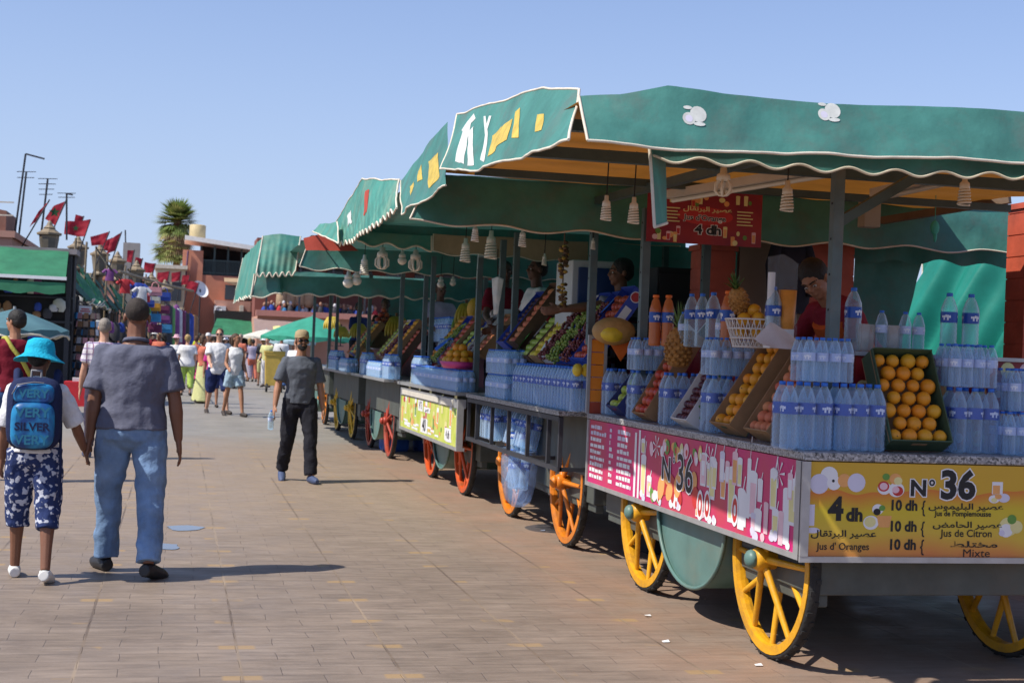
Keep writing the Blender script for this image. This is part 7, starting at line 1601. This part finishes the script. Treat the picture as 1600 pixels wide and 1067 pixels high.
far(408, 590, .1, 1.74, 'person in dark grey t-shirt and pale checked trousers at the bin cart', skin='tan', top=dict(m=greyt), bottom=dict(m=denim, len=.8), shoes=whites, hair=dict(m=H_brown))
t, J, up, hd = far(437, 608, -.15, 1.78, 'man in white long sleeved shirt with a dark shoulder strap and blue trousers', skin='brown', fat=1.05, top=dict(m=whitec, sleeve='long', hem=.82, loose=.03), bottom=dict(m=bluej, loose=.03), shoes=blacks, hair=dict(m=H_black))
b = MB(); b.tube([up((-.12, -.05, 1.47)), up((0, -.16, 1.28)), up((.17, -.08, 1.02))], .018, 5); b.build('shoulder_strap', M_dark, t)
far(460, 640, math.pi-.3, 1.62, 'dark haired woman in white top half hidden behind the walking man', skin='light', female=True, top=dict(m=whitec), bottom=dict(m=magen, len=.7), shoes=sandal, hair=dict(m=H_black, len=.25))
far(425, 584, .1, 1.7, 'person in white shirt bending behind the bin cart', skin='brown', lean=25, top=dict(m=whitec), bottom=dict(m=navyc), shoes=blacks, hair=dict(m=H_black))
q = random.Random(17); CL = [('white', whitec), ('grey', greyt), ('maroon', maroon), ('coral', coral), ('navy', navyc), ('lilac', lilac), ('black', blackt), ('pale yellow', lily), ('magenta', magen), ('striped', stripe), ('plaid', plaid)]; WHERE = ['beside the handbag stall', 'before the netted souk stall', 'near the dark souk stall', 'before the red tower', 'below the satellite dish', 'before the far green awning', 'under the off white parasol', 'beyond the bin cart', 'near the pink cafe wall', 'behind the strolling couple']
for i in range(20):
    px = 214+q.uniform(-4, 4)+i*11.5; a = CL[i % 11]; c = CL[(i*4+5) % 11]; Yd = q.uniform(46, 66)
    p = at(px, 560, Y=Yd); p.z = 0
    fm = q.random() < .4
    person(p, q.choice((0, math.pi))+q.uniform(-.5, .5), q.uniform(1.58, 1.8), '%s in %s top and %s lower wear %s, far off' % ('woman' if fm else 'man', a[0], c[0], WHERE[min(9, int(i/2))]), q.choice(('light', 'tan', 'brown')), .028, 0, ((q.uniform(0, 18), 6), (q.uniform(-12, 0), 10)), ((q.uniform(-10, 20), 8, 25), (q.uniform(-10, 20), 8, 40)), (0, 0), q.uniform(.9, 1.15),
        dict(m=a[1]), dict(m=c[1], kind='skirt', zb=.15, name='skirt') if fm and i % 2 else dict(m=c[1], len=q.choice((.5, 1, 1))), sandal, dict(m=q.choice((H_black, H_brown, H_blond, H_grey)), len=.15 if fm else 0), dict(kind='brim', m=whitec) if i % 5 == 2 else None, female=fm, hands=False, group='far crowd on the square')
# vendors
def vendor(px, py, Y, rz, label, H=1.72, **k):
    """py is the top of the head"""
    p = at(px, py, Y=Y)
    if p.x < 3.45: Y = at(px, py, X=3.45).y; p = at(px, py, Y=Y)      # behind the counter
    k.setdefault('vox', .014); ln = k.get('lean', 0); p.z = p.z-H*(1-(.45*(1-math.cos(R(ln)))))+.02; q_ = .78*H*.45*math.sin(R(ln)) if ln else 0
    return person((p.x+math.sin(rz)*q_*1.0, Y-math.cos(rz)*q_, p.z), rz, H, label, **k)
t, J, up, hd = vendor(1281, 421, 7.75, 1.8, 'vendor in maroon t-shirt and orange apron with his head bowed behind the green post', skin='tan', lean=40, legs=((0, 0), (0, 0)), arms=((45, 20, 60), (40, 40, 55)), head=(25, 0), top=dict(m=cloth_mat('wine red t-shirt', (.22, .02, .035)), hem=.85), bottom=dict(m=blackt), hair=dict(m=H_black, g=.012))
b = MB(); b.rings([[up((w_*math.cos(a), .03+.125*math.sin(a), z)) for a in [2*math.pi*i/18 for i in range(18)]] for z, w_ in ((.86, .19), (1.1, .165), (1.3, .178), (1.38, .15))]); b.build('apron', orangec, t)
vendor(970, 409, 10.9, 1.45, 'vendor in striped shirt looking left and stretching his arm out between the posts', skin='brown', lean=6, legs=((0, 0), (0, 0)), arms=((84, 4, 4), (35, 10, 40)), head=(8, -4), top=dict(m=stripe, hem=.85, collar=1), bottom=dict(m=blackt), hair=dict(m=H_black, g=.01))
vendor(838, 407, 12.9, 1.5, 'vendor in white t-shirt seen in profile above the watermelon', skin='dark', lean=4, legs=((0, 0), (0, 0)), arms=((20, 10, 55), (25, 10, 50)), fat=1.1, head=(10, -8), top=dict(m=whitec, hem=.85, loose=.02), bottom=dict(m=navyc), hair=dict(m=H_black, g=.004), H=1.78)
t, J, up, hd = vendor(790, 412, 13.3, math.pi, 'vendor in red top and white apron partly hidden by the orange post', skin='dark', legs=((0, 0), (0, 0)), arms=((25, 10, 50), (25, 10, 50)), top=dict(m=maroon, hem=.85), bottom=dict(m=blackt), hair=dict(m=H_black))
b = MB(); b.rings([[up((w_*math.cos(a), .03+.125*math.sin(a), z)) for a in [2*math.pi*i/18 for i in range(18)]] for z, w_ in ((.7, .2), (1.1, .165), (1.22, .17))]); b.build('apron', whitec, t)
vendor(689, 442, 16.8, math.pi+.3, 'vendor in lilac shirt above the yellow melon of the third stall', skin='dark', legs=((0, 0), (0, 0)), arms=((25, 10, 50), (25, 10, 50)), top=dict(m=lilac, hem=.85), bottom=dict(m=blackt), hair=dict(m=H_black))
vendor(603, 468, 20.5, math.pi, 'vendor in dark clothes behind the pomegranate pyramid', skin='dark', legs=((0, 0), (0, 0)), arms=((25, 10, 50), (25, 10, 50)), top=dict(m=cloth_mat('dark brown cotton', (.04, .025, .02)), hem=.85), bottom=dict(m=blackt), hair=dict(m=H_black), vox=.018)
vendor(562, 474, 23.2, math.pi+.5, 'vendor in dark top with a white cloth in the fifth stall', skin='dark', legs=((0, 0), (0, 0)), arms=((25, 10, 50), (25, 10, 50)), top=dict(m=navyc, hem=.85), bottom=dict(m=blackt), hair=dict(m=H_black), vox=.018)
